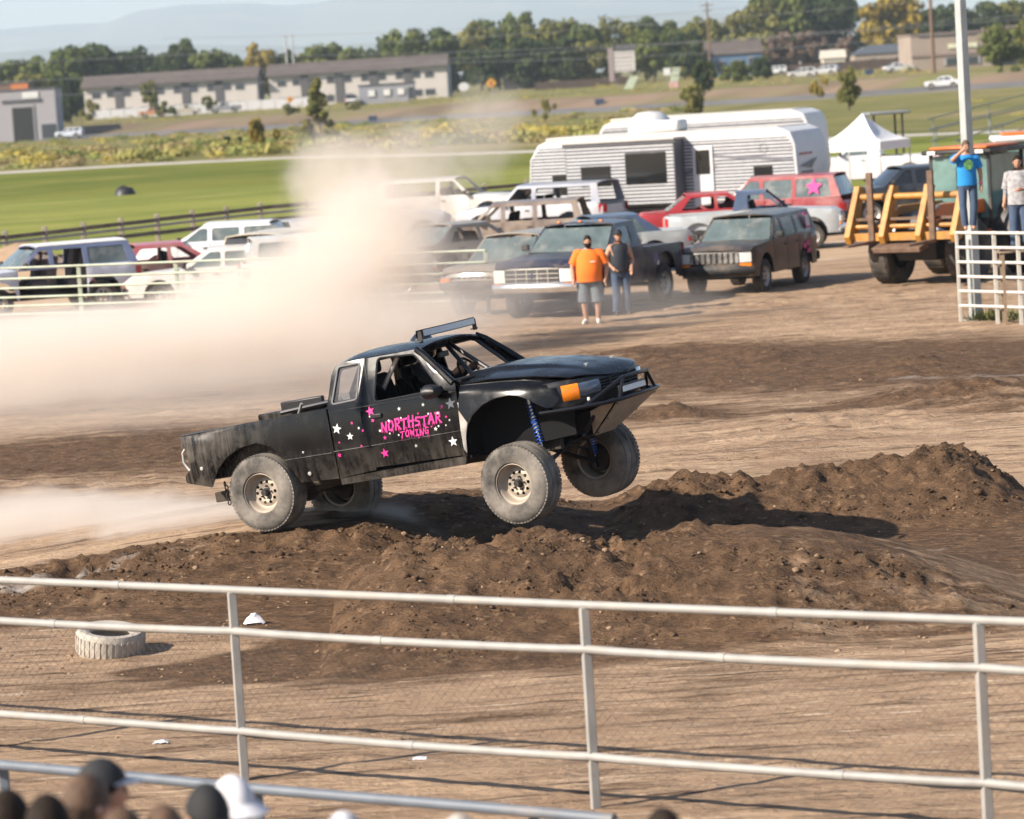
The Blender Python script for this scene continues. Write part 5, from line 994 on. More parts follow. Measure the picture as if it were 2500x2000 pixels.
hut('store_building', 'tan flat-roofed store with lit sign at the right edge', 2222, 2420, 82, 520, 16, mat('store_tan', (.30, .24, .20), .8, 0, .08, .3), mat('store_cap', (.22, .17, .15), .8), 'flat', [('upper_band', -.1, .975, .7, .05, BD), ('sign', .28, .66, .36, .12, mat('store_sign', (.62, .62, .45), .6, 0, .3, .5)), ('window', .25, .26, .45, .20, BWIN), ('trim_band', 0, .44, 1.0, .06, mat('store_trim', (.2, .15, .13), .8))])
hut('store_wing', 'taller tan wing of the store beyond the big green tree', 2435, 2640, 62, 525, 16, MATS['store_tan'], MATS['store_cap'], 'flat')
# signs and boards
def post_sign(name, label, px, py, w, h, Y, m, shape='rect', tilt=0.0, rows=0, post=True):
    c = dp(px, py, Y); g = zt_at(Y, c.x) - .2; t = empty(name, label, 'sign', (c.x, Y, g)); zc = c.z - g; b = MB(); sc = Y / FPX; W, Hh = w * sc, h * sc
    if shape == 'rect': pts = [(-W / 2 - tilt * Hh / 2, -Hh / 2), (W / 2 - tilt * Hh / 2, -Hh / 2), (W / 2 + tilt * Hh / 2, Hh / 2), (-W / 2 + tilt * Hh / 2, Hh / 2)]
    elif shape == 'diamond': pts = [(0, -Hh / 2), (W / 2, 0), (0, Hh / 2), (-W / 2, 0)]
    else: pts = [(W / 2 * math.cos(math.radians(22.5 + 45 * i)), Hh / 2 * math.sin(math.radians(22.5 + 45 * i))) for i in range(8)]
    MB().prism([(x, zc + z) for x, z in pts], -.06, .0).build('board', m, t)
    if shape == 'diamond': MB().box((0, -.08, zc), (W * .16, .04, Hh * .45)).build('symbol', BD, t)
    for i in range(rows): MB().box((tilt * 0, -.09, zc + Hh * (.36 - .76 * i / max(rows - 1, 1))), (W * (.8 if i % 2 else .9), .05, Hh * .035)).build('text_line', mat('sign_text', (.18, .14, .14), .7), t)
    if post:
        for x in ((-W * .3, W * .3) if W > 2 else (0,)): MB().box((x, .06, zc / 2), (.12, .12, zc)).build('post', mat('sign_post', (.25, .22, .2), .7), t)
    return t
YEL = mat('sign_yellow', (.62, .27, .015), .6); post_sign('warning_sign', 'orange diamond warning sign before the white vinyl fence', 708, 243, 20, 18, 560, YEL, 'diamond'); post_sign('warning_sign', 'larger orange diamond warning sign right of the apartments', 1199, 203, 27, 26, 560, YEL, 'diamond'); post_sign('stop_sign', 'blank pale octagonal sign seen from behind', 1132, 212, 26, 22, 565, mat('sign_back', (.55, .56, .57), .6), 'oct')
bbd = post_sign('billboard', 'white billboard with rows of lettering and black header', 1520, 150, 60, 50, 600, mat('board_white', (.62, .58, .56), .7), 'rect', 0, 5)
c = dp(1520, 117, 600); MB().box((.6, -.02, c.z - bbd.location.z), (3.4, .3, 1.0)).build('header', BD, bbd); c = dp(1490, 140, 600); MB().box((-2.0, .1, (c.z - bbd.location.z) * .55 + 1.2), (.9, .5, c.z - bbd.location.z + .2)).build('pillar', mat('board_pillar', (.3, .24, .24), .8), bbd)
post_sign('leaning_banner', 'pale green leaning banner in the dry grass', 1541, 202, 22, 30, 540, mat('banner_green', (.45, .50, .38), .7), 'rect', .55, 0, False); bn = post_sign('leaning_banner', 'tall pale banner with pink foot beside the round dark tree', 1648, 184, 20, 38, 540, MATS['banner_green'], 'rect', .2, 3, True); MB().box((-.3, -.1, dp(1648, 212, 540).z - bn.location.z), (1.35, .06, 1.5)).build('pink_foot', mat('banner_pink', (.6, .33, .33), .7), bn)
post_sign('street_sign', 'small white square street sign by the tall banner', 1628, 175, 17, 17, 545, WHT)
# distant cars
FARG = 'cars on the far road'
def far_car(label, px, py, Y, deg, base, m, name='distant_car'):
    c = dp(px, py, Y); z = zt_at(Y, c.x); t = car(name, label, 'car', FARG, (c.x, Y, z + .02), hd(deg), base, m, gl=DARKGL); return t
WC = MATS['white_paint']
r0 = lambda px: interp(px, [-100, 0, 1087, 2300, 2600], [560, 560, 510, 430, 415]) + 6
far_car('white sedan driving on the far road left of the lamp pole', 2302, 217, r0(2302), 172, CAR_SEDAN, WC); far_car('left of two small pale vans parked in the dry grass', 1958, 200, 540, 175, CAR_SUV, paint('pale_van', (.5, .5, .5), .1)); far_car('silver van parked behind the pale van in the dry grass', 2015, 194, 560, 160, sp_(CAR_SUV, W=1.9), paint('silver_van', (.42, .43, .45), .1)); far_car('white sedan half hidden in grass left of the store', 2196, 186, 520, 10, CAR_SEDAN, WC); far_car('white car parked beside the grey shop at far left', 168, 302, 556, 172, CAR_SUV, paint('white_blue_far', (.55, .58, .64), .05)); far_car('white car roof showing below the blue house fence', 1890, 160, 640, 178, CAR_SUV, WC); far_car('white box van at the left end of the portable cabin', 858, 240, 598, 90, sp_(CAR_BOX, W=2.2), WC, 'box_van')
far_car('orange and white wreck parked before the vinyl fence', 375, 276, 612, 175, CAR_BOX, paint('far_orange', (.45, .20, .10), .2)); far_car('grey truck parked before the vinyl fence', 550, 268, 612, 178, CAR_PICK, paint('far_grey', (.22, .22, .24), .2), 'distant_truck'); far_car('small beige truck left of the grey truck before the fence', 452, 272, 612, 5, CAR_PICK, paint('far_beige', (.5, .44, .36), .2), 'distant_truck')
for k, (px, py, Y) in enumerate(((908, 258, 525), (2122, 178, 520), (1462, 225, 500))):
    c = dp(px, py, Y); o = MB().prism([(-.6, 0), (.6, 0), (.7, .8), (-.7, .8)], -.5, .5).build('blue_bin', mat('bin_blue', (.03, .05, .09), .6), None, bevel=.05); o.location = (c.x, Y, zt_at(Y, c.x) - .02); tag(o, ['blue bin standing below the portable cabin', 'blue bin in the dry grass near the white sedan', 'blue bin in the verge left of the green banner'][k], 'bin', 'blue bins')
# utility poles and wires
WOODP = mat('pole_wood', (.16, .10, .065), .85); poles = []
for k, (px, ptop, pb, Y, r, m, lab) in enumerate(((1725, 5, 185, 640, .22, WOODP, 'brown utility pole among the trees left of the blue house'), (2268, -60, 205, 470, .28, WOODP, 'thick brown utility pole in front of the tan store'), (704, 84, 205, 720, .18, mat('pole_grey', (.4, .4, .41), .7), 'pale twin-legged power mast on the skyline above the apartments'))):
    A = dp(px, ptop, Y); z = zt_at(Y, A.x) - .5; t = empty('utility_pole', lab, 'pole', (A.x, Y, z)); H = A.z - z
    if k == 2:
        for x in (-.7, .7): MB().tube([(x, 0, 0), (x, 0, H)], r, 8).build('pole_leg', m, t)
        MB().box((0, 0, H - .4), (3.0, .2, .2)).build('crossarm', m, t)
    else: MB().tube([(0, 0, 0), (0, 0, H)], [r, r * .75], 10).build('shaft', m, t); MB().box((0, -.2, H - .6), (2.4, .14, .16)).build('crossarm', m, t); MB().box((0, -.2, H - 1.6), (1.8, .14, .14)).build('crossarm', m, t)
for k, (a, b, Y) in enumerate((((-60, 203), (2600, 28), 560), ((-60, 160), (2600, -28), 600), ((600, 140), (2600, 38), 560), ((-60, 238), (1100, 150), 555), ((400, 94), (1800, 18), 640), ((1050, 155), (2600, 55), 560))):
    A = dp(*a, Y); B = dp(*b, Y); o = MB().tube([A.lerp(B, u) - Vector((0, 0, 1.2 * math.sin(math.pi * u))) for u in np.linspace(0, 1, 20)], .03, 4).build('power_line', mat('wire_dark', (.25, .25, .26), .6), None, 60, fix=False); tag(o, ['lowest', 'topmost', 'second lowest', 'short left', 'faint upper', 'short right'][k] + ' of the overhead power lines crossing the trees', 'power line', 'overhead power lines')
# ------------------------------------------------------------------ trees
def leaf_mat(name, c1, c2):
    m = bpy.data.materials.new(name); m.use_nodes = True; n = m.node_tree.nodes; l = m.node_tree.links; n.remove(n['Principled BSDF']); out = n['Material Output']
    g = n.new('ShaderNodeNewGeometry'); t = n.new('ShaderNodeTexNoise'); t.inputs['Scale'].default_value = .45; t.inputs['Detail'].default_value = 4; l.new(g.outputs['Position'], t.inputs['Vector'])
    r = n.new('ShaderNodeMapRange'); r.inputs['From Min'].default_value = .35; r.inputs['From Max'].default_value = .65; l.new(t.outputs[0], r.inputs[0])
    oi = n.new('ShaderNodeObjectInfo'); ad = n.new('ShaderNodeMath'); ad.operation = 'MULTIPLY_ADD'; l.new(oi.outputs['Random'], ad.inputs[0]); ad.inputs[1].default_value = .5; l.new(r.outputs[0], ad.inputs[2])
    sb = n.new('ShaderNodeMath'); sb.operation = 'SUBTRACT'; sb.use_clamp = True; l.new(ad.outputs[0], sb.inputs[0]); sb.inputs[1].default_value = .25
    mx = n.new('ShaderNodeMix'); mx.data_type = 'RGBA'; l.new(sb.outputs[0], mx.inputs[0]); mx.inputs[6].default_value = (*c1, 1); mx.inputs[7].default_value = (*c2, 1)
    d = n.new('ShaderNodeBsdfDiffuse'); tr_ = n.new('ShaderNodeBsdfTranslucent'); l.new(mx.outputs[2], d.inputs[0]); l.new(mx.outputs[2], tr_.inputs[0]); ms = n.new('ShaderNodeMixShader'); ms.inputs[0].default_value = .3; l.new(d.outputs[0], ms.inputs[1]); l.new(tr_.outputs[0], ms.inputs[2]); l.new(ms.outputs[0], out.inputs['Surface']); return m
LM = dict(green=leaf_mat('leaf_green', (.075, .10, .03), (.15, .17, .05)), dark=leaf_mat('leaf_dark', (.035, .055, .026), (.08, .10, .04)), yellow=leaf_mat('leaf_yellow', (.26, .20, .04), (.36, .26, .05)), olive=leaf_mat('leaf_olive', (.13, .14, .045), (.23, .21, .07)), bare=leaf_mat('leaf_bare', (.20, .14, .11), (.15, .11, .085)))
BARK = mat('bark', (.10, .075, .055), .9, 0, .3, 3)
_crown = {}
def crown_mesh(kind, seed):
    key = (kind, seed)
    if key in _crown: return _crown[key]
    r = np.random.default_rng(seed * 7 + 1); V = []; F = []
    if kind == 'round': cl = [(r.normal(0, .24), r.normal(0, .24), r.uniform(.16, .92)) for _ in range(38)]; cr = .18; n = 62; leaf = .038
    elif kind == 'cone': cl = [((1 - z) * .26 * math.cos(a), (1 - z) * .26 * math.sin(a), .08 + .9 * z) for z, a in zip(np.linspace(0, 1, 34), r.uniform(0, 6.28, 34))]; cr = .09; n = 60; leaf = .026
    else: cl = [(r.normal(0, .30), r.normal(0, .30), r.uniform(.1, .75)) for _ in range(14)]; cr = .2; n = 60; leaf = .06
    for cx0, cy0, cz0 in cl:
        q = math.hypot(cx0, cy0)
        if kind == 'round' and (q / .48) ** 2 + ((cz0 - .54) / .44) ** 2 > 1: k = 1 / math.sqrt((q / .48) ** 2 + ((cz0 - .54) / .44) ** 2); cx0 *= k; cy0 *= k; cz0 = .54 + (cz0 - .54) * k
        rad = cr * r.uniform(.6, 1.15)
        for _ in range(n):
            d = r.normal(0, 1, 3); d /= np.linalg.norm(d); p = np.array([cx0, cy0, cz0]) + d * rad * r.uniform(.55, 1.0) * np.array([1, 1, .8]); u = np.cross(d, r.normal(0, 1, 3)); u /= np.linalg.norm(u); nn = d + r.normal(0, .5, 3); w = np.cross(nn, u); w /= np.linalg.norm(w); s = leaf * r.uniform(.6, 1.3); b = len(V)
            V += [p - u * s - w * s * .6, p + u * s * .7 - w * s, p + u * s + w * s * .6, p - u * s * .6 + w * s]; F.append((b, b + 1, b + 2, b + 3))
    me = bpy.data.meshes.new('crown'); me.from_pydata([tuple(v) for v in V], [], F); _crown[key] = me; return me
def trunk_mesh():
    b = MB().tube([(0, 0, -.02), (.01, 0, .25), (0, .01, .6)], [.028, .022, .010], 7); r = random.Random(2)
    for _ in range(6): a = r.uniform(0, 6.28); z = r.uniform(.25, .5); b.tube([(0, 0, z), (.14 * math.cos(a), .14 * math.sin(a), z + .15), (.24 * math.cos(a), .24 * math.sin(a), z + .3)], [.012, .008, .004], 5)
    o = b.build('trunk', BARK, None, 60, fix=False); me = o.data; bpy.data.objects.remove(o); return me
TRM = trunk_mesh(); TN = 0
def tree(label, px, pytop, wpx, Y, kind='round', leaf='green', group='trees along the skyline', base_py=None, name='tree'):
    global TN; TN += 1; tp = dp(px, pytop, Y); z0 = zt_at(Y, tp.x) - .1 if base_py is None else dp(px, base_py, Y).z; H = tp.z - z0; W = wpx * Y / FPX
    t = empty(name, label, 'tree', (tp.x, Y, z0), random.uniform(0, 6.28), group); me = crown_mesh(kind, TN % 5)
    cm = me.copy() if False else me; o = link(bpy.data.objects.new('crown', cm)); o.parent = t; sw = {'round': 1.12, 'cone': .62, 'bush': 1.25}[kind]; o.scale = (W / sw, W / sw, H * (1.0 if kind != 'bush' else 1.15))
    if not cm.materials: cm.materials.append(None)
    o.material_slots[0].link = 'OBJECT'; o.material_slots[0].material = LM[leaf]
    u = link(bpy.data.objects.new('trunk', TRM)); u.parent = t; u.scale = (H * .9, H * .9, H); return t
pos = 'counted from the left'
ORD = ['first', 'second', 'third', 'fourth', 'fifth', 'sixth', 'seventh', 'eighth', 'ninth', 'tenth', 'eleventh', 'twelfth', 'thirteenth', 'fourteenth', 'fifteenth', 'sixteenth', 'seventeenth', 'eighteenth', 'nineteenth', 'twentieth']
sky_l = [(-40, 158, 120, 'olive'), (40, 150, 110, 'green'), (105, 138, 110, 'green'), (175, 112, 130, 'green'), (265, 106, 150, 'dark'), (350, 118, 120, 'dark'), (445, 100, 66, 'dark'), (410, 132, 80, 'dark'), (520, 122, 120, 'green'), (585, 132, 70, 'green'), (630, 108, 70, 'yellow'), (690, 126, 80, 'dark'), (740, 132, 60, 'olive'), (800, 106, 120, 'green'), (866, 116, 40, 'olive')]
sky_m = [(915, 105, 70, 'dark'), (985, 74, 120, 'green'), (1050, 70, 110, 'dark'), (1095, 85, 90, 'green'), (1165, 52, 100, 'olive'), (1210, 48, 90, 'green'), (1262, 34, 90, 'green'), (1325, 50, 100, 'olive'), (1385, 46, 90, 'olive'), (1440, 58, 90, 'green'), (1505, 42, 90, 'olive'), (1570, 46, 90, 'dark'), (1640, 52, 100, 'green'), (1690, 58, 90, 'olive'), (1740, 42, 100, 'olive')]
sky_r = [(1830, 8, 110, 'olive'), (1890, -20, 130, 'green'), (1960, -30, 150, 'dark'), (2040, -12, 120, 'dark'), (2150, -15, 150, 'yellow'), (2235, 20, 80, 'olive'), (2300, 15, 110, 'dark'), (2390, 5, 110, 'dark'), (2470, 0, 110, 'olive'), (2550, 10, 120, 'green')]
names = dict(green='leafy green', dark='dark green', yellow='golden yellow', olive='olive green')
for lst, where, Y in ((sky_l, 'behind the apartment blocks', 720), (sky_m, 'behind the billboard and houses', 720), (sky_r, 'behind the store and houses at right', 740)):
    for i, (px, py, w, lf) in enumerate(lst): tree('%s tree, %s from left of the row %s' % (names[lf], ORD[i], where), px, py, w * 1.35, Y + random.uniform(-15, 40), 'round', lf)
low = [(1190, 105, 110, 690, 'dark', 'dark green tree beside the right end of the apartments'), (1290, 95, 120, 690, 'dark', 'dark green tree in front of the shaded beige house'), (1370, 90, 120, 690, 'dark', 'broad dark tree left of the billboard'), (1440, 100, 110, 690, 'olive', 'olive tree touching the billboard on its left'), (1590, 70, 120, 660, 'green', 'large green tree standing right of the billboard'), (1665, 75, 100, 680, 'dark', 'dark tree between billboard and blue house'), (1690, 105, 60, 690, 'yellow', 'small yellowing tree beside the blue house'), (1905, 78, 80, 700, 'bare', 'pinkish bare tree right of the blue house'), (1975, 75, 80, 700, 'bare', 'second pinkish bare tree before the dark trees'), (2060, 90, 70, 690, 'bare', 'grey bare tree above the tiny white shed'), (2440, 60, 110, 470, 'green', 'tall green tree in front of the tan store'), (2520, 40, 100, 480, 'olive', 'olive tree at the right edge in front of the store'), (165, 183, 62, 600, 'dark', 'dark tree between the grey shop and the apartments'), (60, 180, 110, 640, 'olive', 'olive tree rising behind the grey shop roof'), (130, 168, 90, 650, 'green', 'green tree just left of the apartment roof')]
for px, py, w, Y, lf, lab in low: tree(lab, px, py, w * 1.1, Y, 'round', lf, 'trees among the houses')
for px, py, b, w, Y, kind, lf, lab in ((772, 195, 350, 100, 315, 'cone', 'olive', 'tall narrow conifer standing alone in the scrub'), (1715, 146, 232, 62, 430, 'round', 'dark', 'round dark tree right of the tall banner'), (1690, 205, 290, 66, 330, 'round', 'olive', 'small olive tree rising behind the camper roof'), (1800, 145, 205, 90, 560, 'bush', 'green', 'broad green bush below the blue house'), (1860, 140, 200, 80, 570, 'bush', 'dark', 'dark bush right of the broad green bush'), (2068, 165, 268, 60, 300, 'round', 'olive', 'thin sapling on the lawn above the canopy tent'), (1996, 192, 238, 40, 420, 'bush', 'yellow', 'yellow shrub beside the far road'), (362, 196, 262, 46, 600, 'round', 'olive', 'slender tree in front of the left apartment block'), (218, 240, 292, 40, 585, 'bush', 'olive', 'shrub at the left end of the white vinyl fence'), (512, 234, 272, 34, 585, 'bush', 'olive', 'round shrub in front of the white vinyl fence'), (395, 245, 285, 50, 585, 'bush', 'green', 'green shrub beside the orange wreck'), (705, 252, 282, 40, 540, 'bush', 'olive', 'shrub below the smaller warning sign'), (866, 248, 268, 40, 520, 'bush', 'olive', 'low shrub below the portable cabin'), (1330, 240, 290, 40, 400, 'bush', 'olive', 'small pale shrub beside the rising dust'), (625, 290, 372, 60, 300, 'bush', 'yellow', 'reddish yellow shrub left of the lone conifer'), (560, 330, 378, 60, 290, 'bush', 'dark', 'dark shrub in the scrub near the path'), (2455, 160, 225, 50, 440, 'bush', 'green', 'bushy foot of the tall tree before the store')): tree(lab, px, py, w, Y, kind, lf, 'trees and shrubs in the open', b, 'shrub' if kind == 'bush' else 'tree')
# scrub: low bushes and dry grass nobody could count
def scrub():
    r = np.random.default_rng(5); V = []; F = []; W = []
    def clump(x, y, z, s, h, n, mi):
        for _ in range(n):
            d = r.normal(0, 1, 3); d /= np.linalg.norm(d); p = np.array([x, y, z + h * .45]) + d * np.array([s, s, h * .55]) * r.uniform(.4, 1); u = r.normal(0, 1, 3); u /= np.linalg.norm(u); w = np.cross(d, u); w /= np.linalg.norm(w) + 1e-6; q = s * r.uniform(.045, .10); b = len(V); V.extend([p - u * q - w * q, p + u * q - w * q * .6, p + u * q * .8 + w * q, p - u * q * .7 + w * q]); F.append((b, b + 1, b + 2, b + 3)); W.append(mi)
    k = 0
    while k < 520:
        px = r.uniform(-150, 2650); Y = r.uniform(245, 545)
        if px > 1700 and Y > 240 and r.random() < .93: continue
        if px > 1150 and r.random() < .5: continue
        X = (px - 1250) / FPX * Y; q0 = interp(X / Y, [p.x / p.y for p in ROWS['road0']], [p.y for p in ROWS['road0']]); p1 = interp(X / Y, [p.x / p.y for p in ROWS['path1']], [p.y for p in ROWS['path1']])
        if not p1 + 4 < Y < q0 - 6: continue
        s = r.uniform(.4, 1.4) * (1.1 if Y < 330 else .75); clump(X, Y, zt_at(Y, X) - .15, s * 1.5, s * r.uniform(.45, .9), int(170 * s), int(r.choice([0, 1, 1, 2, 3, 3]))); k += 1
    k = 0
    while k < 330:
        px = r.uniform(-150, 2650); Y = r.uniform(470, 640); X = (px - 1250) / FPX * Y; q0 = interp(X / Y, [p.x / p.y for p in ROWS['bank1']], [p.y for p in ROWS['bank1']])
        if Y < q0 + 2: continue
        s = r.uniform(.6, 1.5); clump(X, Y, zt_at(Y, X) - .1, s, s * .7, int(18 * s), int(r.choice([1, 1, 2, 3, 3]))); k += 1
    me = bpy.data.meshes.new('scrub'); me.from_pydata([tuple(v) for v in V], [], F)
    for n, c1, c2 in (('g', (.16, .20, .06), (.25, .26, .09)), ('o', (.28, .28, .09), (.38, .34, .12)), ('y', (.42, .37, .10), (.48, .37, .10))): me.materials.append(leaf_mat('scrub_leaf_' + n, c1, c2))
    me.materials.append(leaf_mat('leaf_straw', (.42, .33, .17), (.30, .25, .11))); me.polygons.foreach_set('material_index', W); o = link(bpy.data.objects.new('scrub', me)); tag(o, 'low green and straw-coloured scrub between the path and the houses', 'scrub', None, 'stuff')
scrub()
# ================================================================== FENCES, POLES AND SMALL THINGS
WPIPE = mat('white_pipe', (.29, .28, .265), .55, 0, .12, 6, .05, 30, dust=.2, dcol=(.45, .37, .29)); GPIPE = mat('grey_pipe', (.12, .14, .17), .5, 0, .12, 6, dust=.12)
WIRE = mat('fence_wire', (.15, .115, .09), .7, 0)
def front_fence():
    P = [gp(565, 1442, 1.45), gp(1425, 1479, 1.45), gp(2388, 1516, 1.45)]
    P = [P[0] + (P[0] - P[1]) * 2, P[0] + (P[0] - P[1])] + P + [P[2] + (P[2] - P[1])]
    t = empty('pipe_fence', 'pale three-rail pipe fence with wire mesh along the near side of the arena', 'fence', (0, 0, 0)); rr = random.Random(5)
    for p in P:
        g = gz(p.x, p.y); MB().box((p.x, p.y, (1.44 + g) / 2 - .05), (.062, .062, 1.44 - g + .1), Matrix.Rotation(.25, 3, 'Z')).build('post', WPIPE, t, bevel=.006)
    for k, (p, q) in enumerate(zip(P, P[1:])):
        L = (q - p).length
        for z, r in ((1.455, .030), (1.15, .031), (.40, .031)):
            top = z > 1.4; sag = 0 if top else rr.uniform(-.012, .004); a = Vector((p.x, p.y - .05 * (not top), z)); b = Vector((q.x, q.y - .05 * (not top), z))
            pts = [a.lerp(b, u) + Vector((0, .03 * (1 - min(1, min(u, 1 - u) * 12)) * (not top), sag * math.sin(math.pi * u) )) for u in np.linspace(0, 1, 15)]
            ra = MB().tube(pts, r, 12).build('rail', WPIPE, t, 60)
            u = rr.uniform(.3, .7); c = pts[int(u * 14)]; d = (b - a).normalized(); MB().tube([c - d * .035, c + d * .035], r + .004, 12).build('rail_sleeve', WPIPE, ra, 60)
        # diamond mesh between the middle rail and the ground
        m = MB(); d = (q - p) / L; d.z = 0; sp = .075; z0, z1 = .42, 1.12; Hh = z1 - z0
        for s in (0, 1):
            x = -Hh
            while x < L + Hh:
                a0, a1 = x, x + Hh; za, zb = (z0, z1) if s == 0 else (z1, z0)
                if a0 < 0: za = lerp(za, zb, -a0 / Hh); a0 = 0
                if a1 > L: f = (L - a0) / (a1 - a0) if a1 > a0 else 0; zb = lerp(za, zb, f); a1 = L
                if a1 > a0 + .02:
                    o = .028 + .004 * s; A = Vector((p.x + d.x * a0, p.y + d.y * a0 + o, za)); B = Vector((p.x + d.x * a1, p.y + d.y * a1 + o, zb)); m.tube([A, B], .0013, 3)
                x += sp
        tag(m.build('wire_mesh', WIRE, t, 0, fix=False), kind='stuff')
front_fence()
def near_rail():
    t = empty('grandstand_railing', 'blue-grey pipe railing in front of the spectators', 'railing', (0, 0, 0)); A = gp(-120, 1858, 1.13); B = gp(1500, 2002, 1.13)
    MB().tube([A.lerp(B, u) + Vector((0, 0, .004 * math.sin(9 * u))) for u in np.linspace(0, 1, 24)], .032, 12).build('rail', GPIPE, t, 60); MB().tube([A.lerp(B, u) + Vector((0, 0, -.5)) for u in (0, .5, 1)], .028, 10).build('rail', GPIPE, t, 60)
    for px, py in ((8, 1870), (628, 1925), (1303, 1985)): c = gp(px, py, 1.10); MB().box((c.x, c.y + .01, .54), (.055, .055, 1.10)).build('post', GPIPE, t, bevel=.005)
near_rail()
def far_fence():
    A = gp(-250, 812); B = gp(1195, 772); t = empty('arena_fence', 'pale green six-rail pipe fence veiled by dust at the back of the arena', 'fence', (0, 0, 0)); m = mat('green_cream_pipe', (.42, .47, .36), .5, 0, .15, 3, dust=.3); L = (B - A).length; n = 6
    for i in range(n + 1): c = A.lerp(B, i / n); MB().box((c.x, c.y, .70), (.09, .09, 1.44)).build('post', m, t, bevel=.006)
    for i in range(n):
        a = A.lerp(B, i / n); b = A.lerp(B, (i + 1) / n)
        for z in (1.42, 1.17, .95, .74, .54, .35): MB().tube([Vector((a.x, a.y - .06, z)), Vector((b.x, b.y - .06, z))], .026, 8).build('rail', m, t, 60)
far_fence()
def gate():
    t = empty('pipe_gate', 'white six-rail pipe gate panel beside the lamp pole', 'gate', (0, 0, 0)); A = gp(2347, 792); B = gp(2640, 803)
    for z in (1.70, 1.43, 1.16, .89, .62, .35): MB().tube([Vector((A.x, A.y, z)), Vector((B.x, B.y, z))], .030, 10).build('rail', mat('gate_white', (.50, .48, .45), .4, 0, .08), t, 60)
    for u in (0.0, .32, .52, 1.0): c = A.lerp(B, u); MB().box((c.x, c.y + .06, .86), (.075 if u else .06, .05, 1.74)).build('post', mat('gate_post', (.50, .47, .42), .5, 0, .1, dust=.2), t, bevel=.006)
gate()
c = gp(2383, 787)
lp = empty('lamp_pole', 'tall grey square lamp pole rising out of the picture', 'pole', (c.x, c.y, 0), math.radians(35)); LPM = mat('galvanised_pole', (.40, .42, .41), .5, .3, .12, 3, .05, 20)
MB().box((0, 0, 6.0), (.185, .185, 12.0), None, 0, .7).build('shaft', LPM, lp, bevel=.015); MB().box((0, 0, .03), (.38, .38, .06)).build('base_plate', LPM, lp, bevel=.01); MB().tube([(0, 0, 11.9), (.5, 0, 12.3), (1.2, 0, 12.35)], .05, 8).build('arm', LPM, lp); MB().box((1.4, 0, 12.33), (.6, .3, .12)).build('lamp_head', LPM, lp, bevel=.03)
def weeds(name, label, pts, hgt_, n, col):
    b = MB(); r = random.Random(9)
    for (x, y, z, rad) in pts:
        for _ in range(n):
            a = r.uniform(0, 6.28); q = rad * math.sqrt(r.random()); bx, by = x + q * math.cos(a), y + q * math.sin(a); h = hgt_ * r.uniform(.4, 1.1); dx, dy = r.uniform(-.4, .4) * h, r.uniform(-.4, .4) * h; w = h * .07; c_, s_ = math.cos(a), math.sin(a)
            b.add([(bx - w * c_, by - w * s_, z), (bx + w * c_, by + w * s_, z), (bx + dx * .5 + w * .7 * c_, by + dy * .5 + w * .7 * s_, z + h * .6), (bx + dx, by + dy, z + h)], [(0, 1, 2, 3)])
    return tag(b.build(name, mat(name + '_leaf', col, .8, 0, .3, 3), None, 0, fix=False), label, 'weeds', None, 'stuff')
weeds('pole_weeds', 'green weeds round the lamp pole foot', [(c.x + .15, c.y - .1, .0, .35), (c.x + .5, c.y - .2, 0, .4)], .28, 160, (.13, .14, .04))
def wood_fence():
    t = empty('rail_fence', 'weathered brown wooden rail fence with white pipe between lot and lawn', 'fence', (0, 0, 0)); wd_ = mat('weathered_wood', (.13, .105, .09), .85, 0, .3, 2, .2, 10); wp_ = mat('pale_post', (.28, .24, .19), .8, 0, .25, 3)
    line = [gp(px, py, 1.25) for px, py in ((-300, 600), (125, 553), (630, 497), (1330, 436), (1700, 405))]; D = [0]
    for a, b in zip(line, line[1:]): D.append(D[-1] + (b - a).length)
    def at(s):
        for i in range(len(line) - 1):
            if s <= D[i + 1] or i == len(line) - 2: return line[i].lerp(line[i + 1], (s - D[i]) / (D[i + 1] - D[i]))
    n = int(D[-1] / 1.95); Q = [at(D[-1] * i / n) for i in range(n + 1)]
    for q in Q: MB().box((q.x, q.y, .625), (.15, .15, 1.30)).build('post', wp_, t, bevel=.015)
    for a, b in zip(Q, Q[1:]):
        d = b - a; ang = math.atan2(d.y, d.x); rt = Matrix.Rotation(ang, 3, 'Z')
        for z, h in ((1.08, .13), (.66, .13), (.28, .12)): MB().box(((a.x + b.x) / 2, (a.y + b.y) / 2 - .09, z + random.uniform(-.015, .015)), (d.length - .01, .04, h), rt).build('rail', wd_, t)
    MB().tube([Vector((q.x, q.y - .16, .90)) for q in Q], .045, 8).build('pipe_rail', WPIPE, t, 60)
wood_fence()
# half-buried tyre, litter
p = gp(272, 1604); tw_ = empty('old_tyre', 'pale dusty tyre lying half sunk in the dirt behind the mesh fence', 'tyre', (p.x, p.y, gz(p.x, p.y) + .10), .3); tw_.rotation_euler = (math.radians(9), math.radians(4), .3)
MB().lathe([(.19, -.10), (.24, -.125), (.29, -.12), (.315, -.08), (.32, 0), (.315, .08), (.29, .12), (.24, .125), (.19, .10), (.185, .07), (.25, .05), (.28, 0), (.25, -.05), (.185, -.07)], 40, (0, 0, 0), 'z', closed=True).build('tyre_carcass', mat('painted_tyre', (.36, .33, .29), .85, 0, .2, 6, .2, 40, dust=.5, dcol=(.45, .38, .31)), tw_, 40)
tr = MB()
for i in range(36): a = 2 * math.pi * i / 36; rt = Matrix.Rotation(a, 3, 'Z'); tr.box(rt @ Vector((.3195, 0, .0)), (.008, .026, .15), rt)
tag(tr.build('tread', MATS['painted_tyre'], tw_), kind='stuff')
